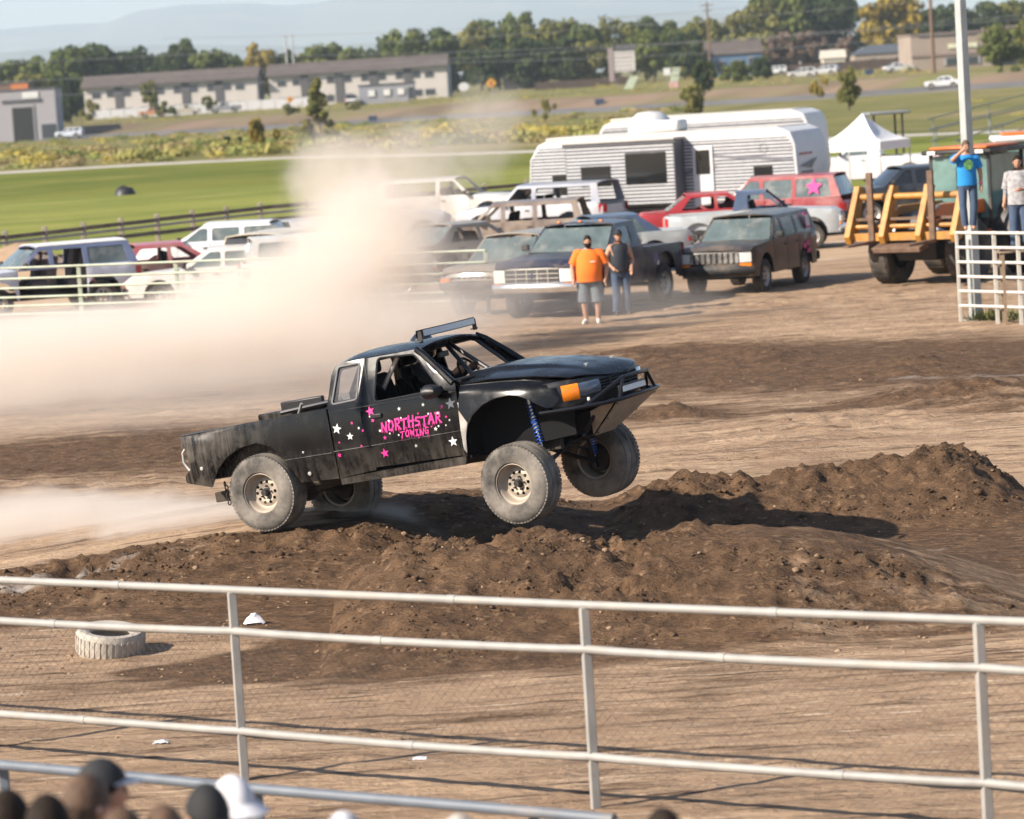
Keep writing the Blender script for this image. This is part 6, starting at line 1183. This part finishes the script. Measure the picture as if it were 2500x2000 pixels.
def crumple(name, label, px, py, w, h, d, seed):
    r = random.Random(seed); p = gp(px, py, .05); p.z = gz(p.x, p.y); P = [[(lerp(-w, w, i / 6) + r.uniform(-.02, .02), lerp(-d, d, j / 5) + r.uniform(-.02, .02), h * (r.random() * .35 + .65) * (1 - ((i - 3) / 3.1) ** 2) * (1 - ((j - 2.5) / 2.7) ** 2) + .012) for i in range(7)] for j in range(6)]
    o = MB().grid(P).build(name, mat('white_litter', (.72, .71, .72), .7), None, 25, .004); o.location = p; tag(o, label, 'litter')
crumple('crumpled_bag', 'crumpled white bag lying at the foot of the ramp', 622, 1518, .09, .11, .09, 2); crumple('paper_scrap', 'small flat white paper scrap on the dirt near the tyre', 392, 1806, .05, .012, .06, 4); crumple('paper_scrap', 'tiny pale scrap on the dirt right of the second post', 1022, 1848, .05, .01, .05, 6)
p = gp(305, 475, .02); r_ = random.Random(3); bb = MB(); P = [[(.62 * math.cos(a) * math.sin(f) * r_.uniform(.85, 1.1), .5 * math.sin(a) * math.sin(f) * r_.uniform(.85, 1.1), .48 * max(0, math.cos(f)) * r_.uniform(.8, 1.1)) for a in np.linspace(0, 6.28, 13)[:-1]] for f in np.linspace(.05, 1.57, 6)]
o = bb.grid(P, cv=True).build('dark_bag', mat('dark_bag', (.02, .02, .025), .5), None, 60); o.location = (dp(305, 472, 188).x, 188, .02); tag(o, 'dark bag lying on the lawn at the foot of the slope', 'bag')
p = gp(50, 690); o = MB().grid([[(x, y, 1.0 * math.exp(-(x / 1.5) ** 2 - (y / 1.2) ** 2) * (1 + .3 * float(pnoise(np.array([x * 2.]), np.array([y * 2.]))[0])) - .02) for x in np.linspace(-4, 4, 30)] for y in np.linspace(-3, 3, 24)]).build('dirt_pile', LOT, None, 180); o.location = (p.x - .5, p.y + 4, 0); tag(o, 'pile of brown earth behind the smashed car at far left', 'dirt pile')
# railings climbing the slope on the right
RAILM = mat('dull_rail', (.25, .26, .26), .5, .4)
for k, (a, b, Y) in enumerate((((2262, 292), (2560, 216), 150), ((2270, 318), (2560, 250), 146), ((2330, 345), (2560, 268), 142))):
    A = dp(*a, Y); B = dp(*b, Y + 4); t = empty('stair_railing', ['uppermost', 'middle', 'lowest'][k] + ' of the grey stair railings climbing the grass at right', 'railing', (0, 0, 0), 0, 'stair railings on the slope'); MB().tube([A, B], .03, 8).build('rail', RAILM, t, 60); MB().tube([A - Vector((0, 0, .45)), B - Vector((0, 0, .45))], .025, 8).build('rail', RAILM, t, 60)
    for u in (.05, .5, .95): q = A.lerp(B, u); MB().tube([q, Vector((q.x, q.y, -.05))], .028, 8).build('post', RAILM, t, 60)
def cart(name, label, px, py, Y, roofm, w):
    c = dp(px, py, Y); H_ = c.z; t = empty(name, label, 'utility cart', (c.x, Y, 0), math.radians(10)); MB().box((0, 0, H_ - .06), (w, 1.2, .12)).build('roof', roofm, t, bevel=.04)
    for x in (-w * .38, w * .30):
        for y in (-.5, .5): MB().box((x, y, (H_ + .7) / 2), (.07, .06, H_ - .75)).build('roof_post', BPLAST, t)
    MB().prism([(-w * .6, .35), (w * .7, .35), (w * .75, .7), (w * .35, .95), (-w * .1, .7), (-w * .6, .75)], -.55, .55).build('body', BPLAST, t, bevel=.04); MB().box((-w * .3, 0, 1.0), (.15, 1.0, .5)).build('seat', INT, t, bevel=.04)
    for x in (-w * .4, w * .5):
        for s in (-1, 1): car_wheel(t, (x, s * .55, .28), .28, .2, s)
cart('utility_cart', 'grey-roofed utility cart beyond the canopy tent', 2162, 272, 138, mat('cart_roof', (.20, .21, .22), .5), 1.7)
cart('skid_loader', 'yellow-roofed loader cab peeping over the camper roof', 1578, 284, 136, mat('yellow_roof', (.60, .30, .03), .5), 1.0)
# ================================================================== PEOPLE (local: faces +y, x to the person's right, z up)
SKIN = mat('skin_tan', (.42, .23, .15), .6, 0, .08); HAIRD = mat('hair_dark', (.022, .015, .011), .7, 0, .3, 30, .4, 60); HAIRB = mat('hair_brown', (.09, .05, .028), .7, 0, .3, 30, .4, 60)
EYEW = mat('eye_white', (.7, .68, .65), .3); EYED = mat('eye_dark', (.015, .01, .01), .3); LIP = mat('lip', (.32, .13, .10), .6); SHOE = mat('shoe_white', (.6, .58, .54), .6); SHOED = mat('shoe_dark', (.03, .028, .026), .6)
JEAN = mat('denim', (.05, .08, .14), .85, 0, .2, 8); GREYS = mat('grey_shorts', (.11, .13, .15), .85, 0, .12, 8)
def std_pose(H=1.76, fat=1.0):
    k = H / 1.76
    J = dict(pelvis=(0, 0, .95), spine=(0, .01, 1.13), chest=(0, 0, 1.33), neck=(0, -.005, 1.49), head=(0, .01, 1.57))
    for s, n in ((-1, 'l'), (1, 'r')):
        J.update({n + 'sh': (s * .185, -.01, 1.42), n + 'el': (s * .25, -.03, 1.14), n + 'wr': (s * .27, .05, .90), n + 'hip': (s * .095, 0, .90), n + 'kn': (s * .11, .03, .50), n + 'an': (s * .12, -.02, .09), n + 'to': (s * .14, .13, .035)})
    return {a: Vector(b) * k for a, b in J.items()}, k
BONES = [('pelvis', 'spine'), ('spine', 'chest'), ('chest', 'neck'), ('neck', 'head')] + [(n + a, n + b) for n in 'lr' for a, b in (('sh', 'el'), ('el', 'wr'), ('hip', 'kn'), ('kn', 'an'), ('an', 'to'))] + [('chest', 'lsh'), ('chest', 'rsh'), ('pelvis', 'lhip'), ('pelvis', 'rhip')]
RAD = dict(pelvis=(.165, .12), spine=(.155, .115), chest=(.175, .125), neck=(.06, .06), head=(.055, .06), sh=(.072, .072), el=(.047, .047), wr=(.032, .032), hip=(.088, .09), kn=(.060, .062), an=(.042, .044), to=(.046, .032))
def body_mesh(J, k, mats_of, fat=1.0):
    names = list(J); idx = {n: i for i, n in enumerate(names)}; me = bpy.data.meshes.new('body'); me.from_pydata([tuple(J[n]) for n in names], [(idx[a], idx[b]) for a, b in BONES], [])
    o = link(bpy.data.objects.new('body_tmp', me)); o.modifiers.new('skin', 'SKIN'); sub = o.modifiers.new('sub', 'SUBSURF'); sub.levels = 2; sub.render_levels = 2
    for n in names:
        key = n if n in RAD else n[1:]; r = RAD[key]; f = fat if key in ('pelvis', 'spine', 'chest') else (1 + (fat - 1) * .5); sv = me.skin_vertices[0].data[idx[n]]; sv.radius = (r[0] * k * f, r[1] * k * f); sv.use_root = (n == 'pelvis')
    dg = bpy.context.evaluated_depsgraph_get(); ev = o.evaluated_get(dg); m2 = bpy.data.meshes.new_from_object(ev); bpy.data.objects.remove(o)
    segs = [(J[a], J[b], a, b) for a, b in BONES]; b = MB(); b.v = [tuple(v.co) for v in m2.vertices]; b.f = [tuple(p.vertices) for p in m2.polygons]
    for p in m2.polygons:
        c = p.center; best = None
        for A, B, a, bb in segs:
            d = B - A; t = max(0, min(1, (c - A).dot(d) / d.length_squared)); q = (c - A - d * t).length
            if best is None or q < best[0]: best = (q, a, bb, t)
        b.m.append(mats_of(best[1], best[2], best[3], c))
    return b
def add_hand(b, wr, el, k, mi):
    d = (wr - el).normalized(); side = d.cross(Vector((0, 1, 0))); side = side.normalized() if side.length > .1 else Vector((1, 0, 0)); nrm = side.cross(d).normalized(); pc = wr + d * .05 * k
    b.tube([wr - d * .02 * k, wr + d * .03 * k, wr + d * .085 * k], [.028 * k, .038 * k, .034 * k], 8, mi=mi)
    for i, L in enumerate((.068, .078, .074, .058)):
        a = wr + d * .078 * k + nrm * (i - 1.5) * .019 * k; m_ = a + d * L * .5 * k - side * .006; b.tube([a, m_, a + d * L * k - side * .03 * k], [.0095 * k, .009 * k, .0075 * k], 6, mi=mi)
    a = wr + d * .03 * k + nrm * .032 * k; b.tube([a, a + nrm * .03 * k + d * .025 * k, a + nrm * .035 * k + d * .058 * k], [.012 * k, .011 * k, .008 * k], 6, mi=mi)
def add_head(b, hp, k, mi_skin, mi_eye, mi_lip, rz=0.0, tilt=0.0):
    M = Matrix.Rotation(rz, 3, 'Z') @ Matrix.Rotation(tilt, 3, 'X'); c = hp + Vector((0, .015, .075)) * k; P = []
    for i in range(15):
        f = math.pi * i / 14; row_ = []
        for j in range(24):
            a = 2 * math.pi * j / 24; x = .076 * math.sin(f) * math.cos(a); y = .097 * math.sin(f) * math.sin(a); z = .122 * math.cos(f)
            if z < 0: x *= 1 - .30 * (-z / .122); y *= 1 - .12 * (-z / .122)
            fr = max(0, math.sin(a)) ** 6 * math.sin(f)
            if -.05 < z < .03: y += .022 * fr * max(0, 1 - abs(math.cos(a)) * 5) * (1 - abs(z + .02) / .05)
            if z < -.07: y += .010 * fr
            row_.append(c + M @ Vector((x, y, z)) * k)
        P.append(row_)
    b.grid(P, mi_skin, cv=True)
    for s in (-1, 1):
        b.lathe([(0, .012), (.008, .009), (.012, 0), (.008, -.009), (0, -.012)], 8, c + M @ Vector((s * .031, .086, .012)) * k, 'x', mi_eye); b.lathe([(0, .008), (.02, .006), (.026, 0), (.02, -.006), (0, -.008)], 10, c + M @ Vector((s * .078, -.005, .0)) * k, 'x', mi_skin)
    b.tube([c + M @ Vector((x, .088 - abs(x) * .25, -.058)) * k for x in (-.024, -.01, .01, .024)], .005 * k, 5, mi=mi_lip); return c, M
def cap_shell(c, M, k, zlow_f, zlow_b, grow=1.09, n=22, top=True):
    P = []
    for i in range(9):
        row_ = []
        for j in range(n):
            a = 2 * math.pi * j / n; zl = lerp(zlow_b, zlow_f, (1 + math.sin(a)) / 2); fmax = math.acos(max(-1, min(1, zl / .122))); f = .02 + (fmax - .02) * i / 8
            x = .076 * math.sin(f) * math.cos(a); y = .097 * math.sin(f) * math.sin(a); z = .122 * math.cos(f)
            if z < 0: x *= 1 - .30 * (-z / .122); y *= 1 - .12 * (-z / .122)
            row_.append(c + M @ Vector((x * grow, y * grow, z * grow + .004)) * k)
        P.append(row_)
    return P
def person(label, loc, rz, J, k, mats, mats_of, fat=1.0, head_rz=0.0, head_tilt=0.0, hair=HAIRD, hat=None, beard=None, group=None, long_hair=False, hands=True):
    """mats: [skin, top, bottom, shoe]"""
    t = empty('person', label, 'person', loc, rz, group); b = body_mesh(J, k, mats_of, fat); ms = list(mats) + [EYED, LIP]
    if hands:
        for n in 'lr': add_hand(b, J[n + 'wr'], J[n + 'el'], k, 0)
    c, M = add_head(b, J['head'], k, 0, 4, 5, head_rz, head_tilt); b.build('body', ms, t, 60, fix=False)
    if hair: MB().grid(cap_shell(c, M, k, .055, -.085, 1.07), cv=True).build('hair', hair, t, 60, .006)
    if long_hair: MB().tube([c + M @ Vector((0, -.07, .03)) * k, c + M @ Vector((0, -.09, -.08)) * k, c + M @ Vector((0, -.10, -.24)) * k], [.085 * k, .09 * k, .05 * k], 12).build('long_hair', hair, t, 60)
    if beard: MB().grid([[c + M @ Vector((.070 * math.cos(a) * q, .097 * math.sin(a) * q + .004, z)) * k for a in np.linspace(.15, math.pi - .15, 9)] for z, q in ((-.03, 1.02), (-.06, .95), (-.09, .82), (-.12, .6))]).build('beard', beard, t, 60, .006)
    if hat:
        m, kind = hat[:2]; bm_ = hat[2] if len(hat) > 2 else m; h_ = MB().grid(cap_shell(c, M, k, .05, .015, 1.16), cv=True).build('cap', m, t, 60, .005)
        if kind == 'cap': MB().grid([[c + M @ Vector((.075 * math.cos(a) * (1 if q == 0 else 1.0), .10 * math.sin(a) + q * .075 * math.sin(a), .052 - q * .012)) * k for a in np.linspace(.25, math.pi - .25, 10)] for q in (0, .5, 1)]).build('brim', bm_, h_, 60, .005)
        if kind == 'back': MB().grid([[c + M @ Vector((.075 * math.cos(a), -.10 * math.sin(a) - q * .07 * math.sin(a), .02 - q * .015)) * k for a in np.linspace(.25, math.pi - .25, 10)] for q in (0, .5, 1)]).build('brim', m, h_, 60, .005)
        if kind == 'bucket': MB().grid([[c + M @ Vector(((.088 + q * .055) * math.cos(a), (.112 + q * .055) * math.sin(a), .035 - q * .045)) * k for a in np.linspace(0, 2 * math.pi, 25)[:-1]] for q in (0, .5, 1)], cv=True).build('brim', m, h_, 60, .005)
    return t
def tee(t, J, k, m, rings, sleeve=.6, sr=.085, name='shirt'):
    b = MB(); b.grid([[(rx * k * math.cos(a), ry * k * math.sin(a) + oy, z * k) for a in np.linspace(0, 2 * math.pi, 25)[:-1]] for z, rx, ry, oy in rings], cv=True)
    if sleeve:
        for n in 'lr':
            A, B = J[n + 'sh'], J[n + 'el']; ins = A.lerp(Vector((0, A.y, A.z)), .25); b.tube([ins, A, A.lerp(B, sleeve * .6), A.lerp(B, sleeve)], [sr * k * .9, sr * k, sr * k * .95, sr * k], 12)
    return b.build(name, m, t, 60, fix=False)
def trousers(t, J, k, m, to='an', r=(.105, .085, .075), frac=1.0, name='trousers'):
    b = MB()
    for n in 'lr':
        h, kn, an = J[n + 'hip'], J[n + 'kn'], J[n + 'an']
        if to == 'kn': b.tube([h + Vector((0, 0, .03)), h.lerp(kn, .5), kn.lerp(an, .10)], [r[0] * k, r[1] * k, r[2] * k], 12)
        else: b.tube([h + Vector((0, 0, .03)), kn, an.lerp(kn, .04)], [r[0] * k, r[1] * k, r[2] * k], 12)
    b.grid([[(rx * k * math.cos(a), ry * k * math.sin(a), z * k) for a in np.linspace(0, 2 * math.pi, 21)[:-1]] for z, rx, ry in ((.80, .14, .10), (.87, .19, .13), (.95, .185, .135), (1.0, .175, .125))], cv=True)
    return b.build(name, m, t, 60, fix=False)
def dress(sleeve=.62, shin=None, torso=1, leg=2, armbare=False):
    def f(a, b, t, c):
        n = a[1:] if a[0] in 'lr' and a not in ('pelvis',) else a
        if a == 'neck' or (a == 'chest' and b == 'neck' and t > .8): return 0
        if n == 'sh': return 1 if (t < sleeve and not armbare) else 0
        if n == 'el': return 1 if (sleeve > 1 and t < sleeve - 1) else 0
        if n == 'hip' or a == 'pelvis' and b in ('lhip', 'rhip'): return 2
        if a == 'pelvis' and t < .12: return 2
        if n == 'kn':
            if shin is None: return 2
            return 2 if t < shin else 0
        if n == 'an': return 3
        return torso
    return f
# man in orange
ORG = mat('orange_shirt', (.86, .17, .012), .8, 0, .06, 6); J, k = std_pose(1.80, 1.2)
J['lel'] += Vector((-.10, -.02, .0)); J['rel'] += Vector((.10, -.02, 0)); J['lwr'] += Vector((-.05, .03, 0)); J['rwr'] += Vector((.05, .0, 0)); J['lkn'] += Vector((-.03, 0, 0)); J['rkn'] += Vector((.03, 0, 0)); J['rto'] += Vector((.04, .0, 0)); J['rsh'].x += .03; J['lsh'].x -= .03
p = gp(1447, 793); pm = person('heavy-set man in orange T-shirt and grey shorts standing before the navy pickup', (p.x, p.y, 0.0), math.radians(172), J, k, [SKIN, ORG, GREYS, SHOE], dress(.72, .12), 1.34, .2, 0, HAIRD, None, HAIRD)
tee(pm, J, k, ORG, [(1.49, .09, .08, 0), (1.45, .20, .12, 0), (1.36, .25, .165, 0), (1.2, .255, .20, .03), (1.05, .26, .215, .045), (.93, .255, .20, .04), (.86, .26, .195, .03)], .75, .10); trousers(pm, J, k, GREYS, 'kn', (.13, .125, .125), name='shorts')
MB().grid([[(x, -.0, z) for x in (-.05, .05)] for z in (0, .02)]).build('shirt_print', WHT, pm, 0).location = (-.10, .245, 1.28)
VEST = mat('dark_vest', (.025, .03, .04), .8, 0, .15, 8); J, k = std_pose(1.78); J['rel'] = Vector((.30, -.02, 1.17)); J['rwr'] = Vector((.20, .18, 1.02)); J['lel'] += Vector((-.04, 0, 0)); J['lwr'] = Vector((-.20, .16, .98))
p = gp(1520, 772); pv = person('man in dark vest and jeans with bare arms beside the navy pickup door', (p.x, p.y, 0), math.radians(195), J, k, [SKIN, VEST, JEAN, SHOED], dress(.2, None, armbare=True), 1.08, -.2, 0, HAIRD, (mat('black_cap', (.015, .015, .017), .8), 'cap'))
tee(pv, J, k, VEST, [(1.49, .08, .075, 0), (1.45, .15, .10, 0), (1.34, .20, .145, 0), (1.15, .195, .15, 0), (.95, .20, .15, 0), (.90, .205, .15, 0)], 0, name='vest'); trousers(pv, J, k, JEAN)
# two people standing on the gate
BLUS = mat('bright_blue_shirt', (.01, .22, .55), .8, 0, .06, 6); J, k = std_pose(1.66); J['rsh'] += Vector((0, 0, .02)); J['lel'] = Vector((-.26, -.02, 1.07)); J['lwr'] = Vector((-.25, .02, .82)); J['rel'] = Vector((.30, .16, 1.31)); J['rwr'] = Vector((.12, .20, 1.47)); J['lto'] += Vector((-.02, -.04, 0)); J['rto'] += Vector((-.06, -.03, 0)); J['lan'].x = -.07; J['ran'].x = .07; J['lto'].x = -.08; J['rto'].x = .08
p = gp(2378, 790); pb = person('man in bright blue T-shirt standing on the gate with hand raised to face', (p.x, p.y - .03, 1.73 - .005), math.radians(183), J, k, [SKIN, BLUS, JEAN, SKIN], dress(.60), 1.02, .2, 0, HAIRB)
tee(pb, J, k, BLUS, [(1.49, .08, .075, 0), (1.45, .17, .105, 0), (1.34, .20, .14, 0), (1.15, .19, .14, 0), (.97, .195, .145, 0), (.89, .20, .145, 0)], .7, .088); trousers(pb, J, k, JEAN, r=(.10, .075, .07)); o = MB().grid([[(.085 * r * math.cos(a), 0, .10 * r * math.sin(a)) for a in np.linspace(0, 6.28, 17)] for r in (0.05, 1)]).build('shirt_print', mat('shirt_print', (.10, .25, .08), .8, 0, .9, 25), pb, 0); o.location = (-.01, .152, 1.22)
MB().tube([(-.25 + .038 * math.cos(a), .02 + .038 * math.sin(a), .87) for a in np.linspace(0, 6.28, 13)[:-1]], .010, 6, True).build('wristband', PINK, pb)
PLAID = mat('grey_plaid', (.30, .29, .30), .85, 0, .35, 14); J, k = std_pose(1.72); J['lwr'] = Vector((-.10, .26, 1.12)); J['lel'] = Vector((-.27, .05, 1.12))
p = gp(2508, 795); pg = person('person in grey patterned shirt and dark jeans at the picture edge by the gate', (p.x, p.y + .25, 1.36), math.radians(160), J, k, [SKIN, PLAID, JEAN, SHOED], dress(1.5), 1.08, .3, 0, HAIRD); tee(pg, J, k, PLAID, [(1.49, .08, .075, 0), (1.45, .17, .105, 0), (1.34, .21, .15, 0), (1.15, .21, .16, 0), (.93, .215, .16, 0), (.86, .22, .16, 0)], .95, .085); trousers(pg, J, k, JEAN, r=(.11, .09, .08))
st_ = MB().box((0, 0, 1.345), (.9, .35, .03)).build('platform', mat('plank_wood', (.25, .18, .12), .8), None, bevel=.004); 
for x in (-.38, .38): 
    for y in (-.13, .13): MB().box((x, y, .665), (.05, .05, 1.33)).build('leg', MATS['plank_wood'], st_)
tag(st_, 'wooden stand the person in grey shirt is standing on', 'stand'); st_.location = (p.x + .02, p.y + .27, 0); lg = None
# driver in the truck
J, k = std_pose(1.72); J = {n: v.copy() for n, v in J.items()}
dv = {'pelvis': (0, 0, .0), 'spine': (0, -.04, .18), 'chest': (0, -.08, .38), 'neck': (0, -.09, .53), 'head': (0, -.07, .60)}
for s, n in ((-1, 'l'), (1, 'r')): dv.update({n + 'sh': (s * .185, -.09, .46), n + 'el': (s * .24, .14, .28), n + 'wr': (s * .15, .38, .38), n + 'hip': (s * .10, .03, -.01), n + 'kn': (s * .13, .42, .10), n + 'an': (s * .12, .62, -.22), n + 'to': (s * .12, .76, -.20)})
J = {n: Vector(v) for n, v in dv.items()}
SUIT = mat('driver_black', (.02, .02, .022), .8); lc = Vector((-1.60, .36, .46)); wl = _TR @ lc + T_LOC
dvr = person('driver in black helmet and dark clothes at the wheel of the black truck', wl, 0, J, .98, [SKIN, SUIT, JEAN, SHOED], dress(1.9), 1.0, 0, 0, None); dvr.rotation_euler = (_TR @ Matrix.Rotation(-math.pi / 2, 3, 'Z')).to_euler()
hc = J['head'] + Vector((0, .015, .085)); hm = MB().lathe([(0, .16), (.06, .148), (.115, .10), (.138, .03), (.138, -.04), (.125, -.10), (.10, -.125)], 24, hc, 'z').build('helmet', mat('helmet_black', (.012, .012, .014), .2, coat=.6), dvr, 60, .012)
MB().grid([[hc + Vector((.142 * math.cos(a), .142 * math.sin(a), z)) for a in np.linspace(.5, math.pi - .5, 10)] for z in (-.03, .05)]).build('visor', mat('visor_dark', (.03, .03, .05), .1), hm, 60, .004)
# spectators whose heads show along the bottom edge
SPG = 'spectators along the bottom edge'
def shirt(n, c): return mat(n, c, .85, 0, .1, 8)
HAIRD.node_tree.nodes['Principled BSDF'].inputs['Specular IOR Level'].default_value = .15; BCAP = MATS['black_cap']; WCAP = mat('white_cap', (.66, .65, .68), .8)
specs = [ # px of head centre, py of head top, Y, turn, hat, hair, long, shirt, label
    (226, 1843, 13.2, 72, (mat('black_white_cap', (.02, .02, .023), .8), 'cap', mat('pale_brim', (.42, .45, .5), .8)), HAIRD, False, shirt('red_dark_shirt', (.12, .03, .03)), 'spectator in black cap with pale brim, head topping the near railing'),
    (192, 1888, 12.6, 40, None, HAIRB, True, shirt('brown_shirt', (.18, .11, .08)), 'spectator with brown tied hair just below the black cap with pale brim'),
    (505, 1905, 12.6, -20, (BCAP, 'back'), HAIRD, False, shirt('black_shirt', (.03, .03, .033)), 'spectator in black cap beside the white bucket hat'),
    (572, 1886, 13.2, -35, (WCAP, 'bucket'), HAIRD, False, shirt('maroon_shirt', (.22, .03, .03)), 'spectator in floppy white bucket hat before the railing post'),
    (108, 1936, 12.0, 0, None, HAIRD, True, shirt('grey_shirt', (.2, .2, .22)), 'dark-haired spectator low beside the brown tied hair'),
    (8, 1926, 12.4, 10, None, HAIRD, False, shirt('navy_shirt', (.03, .04, .08)), 'dark-haired spectator cut by the left corner of the picture'),
    (285, 1970, 11.8, 20, None, HAIRB, True, shirt('tan_shirt', (.3, .22, .15)), 'brown-haired spectator showing only a crown between black caps'),
    (398, 1962, 11.9, -10, None, HAIRB, False, shirt('green_shirt', (.06, .10, .06)), 'spectator with light brown crown just left of the black back-turned cap'),
    (835, 1976, 12.2, 0, (mat('pale_cap', (.45, .46, .5), .8, 0, .5, 30), 'cap'), HAIRD, False, shirt('blue_shirt', (.05, .09, .2)), 'spectator in pale patterned cap at the bottom edge, middle left'),
    (1118, 1986, 12.2, 0, None, mat('hair_grey', (.42, .38, .34), .7, 0, .2, 30), False, shirt('beige_shirt', (.4, .34, .26)), 'grey-haired spectator barely showing at the bottom edge'),
    (1612, 1964, 12.4, 160, None, HAIRD, False, shirt('olive_shirt', (.12, .11, .06)), 'dark-haired spectator looking back at the bottom edge, right of middle'),
]
for (px, py, Y, turn, hat, hair, lng, sh, lab) in specs:
    top_ = dp(px, py, Y); J, k = std_pose((top_.z - .85) * (.985 if hat is None else .975))
    person(lab, (top_.x, Y, .85), math.radians(-turn), J, k, [SKIN, sh, JEAN, SHOED], dress(.65), 1.0, 0, 0, hair, hat, None, SPG, lng)
bl = empty('grandstand', 'wooden grandstand deck the spectators stand on', 'grandstand', (0, 0, 0))
for i in range(14): MB().box((0, 10.6 + i * .25, .825), (9, .235, .05)).build('deck_plank', MATS['plank_wood'], bl)
for x in (-4, -1.4, 1.4, 4):
    for y in (10.8, 13.6): MB().box((x, y, .40), (.1, .1, .80)).build('leg', MATS['plank_wood'], bl)
# ================================================================== HAZE AND DUST
def haze():
    m = bpy.data.materials.new('haze_air'); m.use_nodes = True; n = m.node_tree.nodes; l = m.node_tree.links; n.remove(n['Principled BSDF'])
    v = n.new('ShaderNodeVolumePrincipled'); v.inputs['Color'].default_value = (.74, .86, 1.0, 1); v.inputs['Density'].default_value = 1.2e-4; v.inputs['Anisotropy'].default_value = .2
    l.new(v.outputs[0], n['Material Output'].inputs['Volume'])
    b = MB().box((0, 8000, 243), (24000, 17000, 494)); o = b.build('haze', m, None, 0); o.location = (0, 0, 0); tag(o, 'pale bluish haze in the air over the plain', 'haze', None, 'stuff'); return o
haze()
def dust_mat(name, dens, nscale, seed, lo, hi, aniso=.3, col=(.972, .918, .855), dist=1.0):
    m = bpy.data.materials.new(name); m.use_nodes = True; n = m.node_tree.nodes; l = m.node_tree.links; n.remove(n['Principled BSDF'])
    v = n.new('ShaderNodeVolumePrincipled'); v.inputs['Color'].default_value = (*col, 1); v.inputs['Anisotropy'].default_value = aniso
    l.new(v.outputs[0], n['Material Output'].inputs['Volume'])
    tc = n.new('ShaderNodeTexCoord'); ln = n.new('ShaderNodeVectorMath'); ln.operation = 'LENGTH'; l.new(tc.outputs['Object'], ln.inputs[0])
    g = n.new('ShaderNodeNewGeometry'); mp = n.new('ShaderNodeMapping'); mp.inputs['Location'].default_value = (seed * 3.1, seed, 0); l.new(g.outputs['Position'], mp.inputs[0])
    t = n.new('ShaderNodeTexNoise'); t.inputs['Scale'].default_value = nscale; t.inputs['Detail'].default_value = 5; t.inputs['Roughness'].default_value = .55; t.inputs['Distortion'].default_value = dist; l.new(mp.outputs[0], t.inputs['Vector'])
    # soft ball edge broken up by the noise: clamp(edge*(1-r) + noise - .5)
    r1 = n.new('ShaderNodeMapRange'); r1.inputs['From Min'].default_value = 1.0; r1.inputs['From Max'].default_value = 0.25; r1.inputs['To Min'].default_value = 0; r1.inputs['To Max'].default_value = 1; r1.interpolation_type = 'SMOOTHSTEP'; l.new(ln.outputs['Value'], r1.inputs[0])
    ad = n.new('ShaderNodeMath'); ad.operation = 'MULTIPLY_ADD'; l.new(t.outputs[0], ad.inputs[0]); ad.inputs[1].default_value = 1.9; l.new(r1.outputs[0], ad.inputs[2])
    sh = n.new('ShaderNodeMath'); sh.operation = 'SUBTRACT'; l.new(ad.outputs[0], sh.inputs[0]); sh.inputs[1].default_value = .45; ad = sh
    r2 = n.new('ShaderNodeMapRange'); r2.inputs['From Min'].default_value = lo; r2.inputs['From Max'].default_value = hi; r2.inputs['To Max'].default_value = dens; r2.interpolation_type = 'SMOOTHSTEP'; l.new(ad.outputs[0], r2.inputs[0])
    ml = n.new('ShaderNodeMath'); ml.operation = 'MULTIPLY'; l.new(r2.outputs[0], ml.inputs[0]); l.new(r1.outputs[0], ml.inputs[1])
    l.new(ml.outputs[0], v.inputs['Density']); return m
dust = empty('dust_cloud', 'cream dust cloud billowing behind the black truck', 'dust', (0, 0, 0), 0, None, 'stuff')
def puff(px, py, Y, rx, ry, rz, dens, ns=.8, lo=.55, hi=1.25, seed=0, tilt=0):
    c = dp(px, py, Y); bm = bmesh.new(); bmesh.ops.create_icosphere(bm, subdivisions=3, radius=1.06); me = bpy.data.meshes.new('puff'); bm.to_mesh(me); bm.free()
    me.materials.append(dust_mat('dust_%d' % seed, dens, ns, seed, lo, hi)); o = link(bpy.data.objects.new('puff', me)); o.parent = dust
    o.location = c; o.scale = (rx, ry, rz); o.rotation_euler = (0, tilt, 0); return o
for k, (a, tl) in enumerate([
    # px, py, Y, rx, ry, rz, density, noise scale, lo, hi; lean
    ((360, 858, 60.5, 9.5, 5, 1.3, .72, .75, .62, 1.25), -.05),
    ((60, 870, 58.5, 6.0, 4.5, 1.25, .7, .85, .62, 1.25), 0),
    ((620, 745, 62, 4.2, 3.5, 1.45, .8, .95, .62, 1.25), -.32),
    ((890, 620, 64, 2.3, 2.2, 2.3, 1.15, 1.15, .60, 1.2), .15),
    ((830, 440, 66, 1.7, 1.4, 1.55, 1.0, 1.5, .72, 1.25), .15),
    ((1000, 440, 66, 1.7, 1.4, 1.8, .8, 1.5, .74, 1.25), .45),
    ((1170, 330, 68, 1.4, 1.2, 1.9, .48, 1.6, .78, 1.35), .6),
    ((1130, 700, 65, 2.6, 2.5, 1.5, .26, .9, .65, 1.4), 0),
    ((1500, 745, 66, 4.2, 2.5, .75, .12, .9, .65, 1.4), 0),
    ((350, 965, 54, 9.0, 5, .75, .14, .7, .55, 1.3), 0),
    ((80, 1310, 39.8, 4.2, 1.7, .75, 2.0, 1.3, .68, 1.25), 0),
    ((510, 1290, 38.0, 2.4, 1.0, .45, 2.2, 1.9, .70, 1.25), 0),
    ((900, 1265, 37.2, 1.0, .7, .24, .8, 2.6, .8, 1.35), 0),
]): puff(*a, seed=k + 1, tilt=tl)
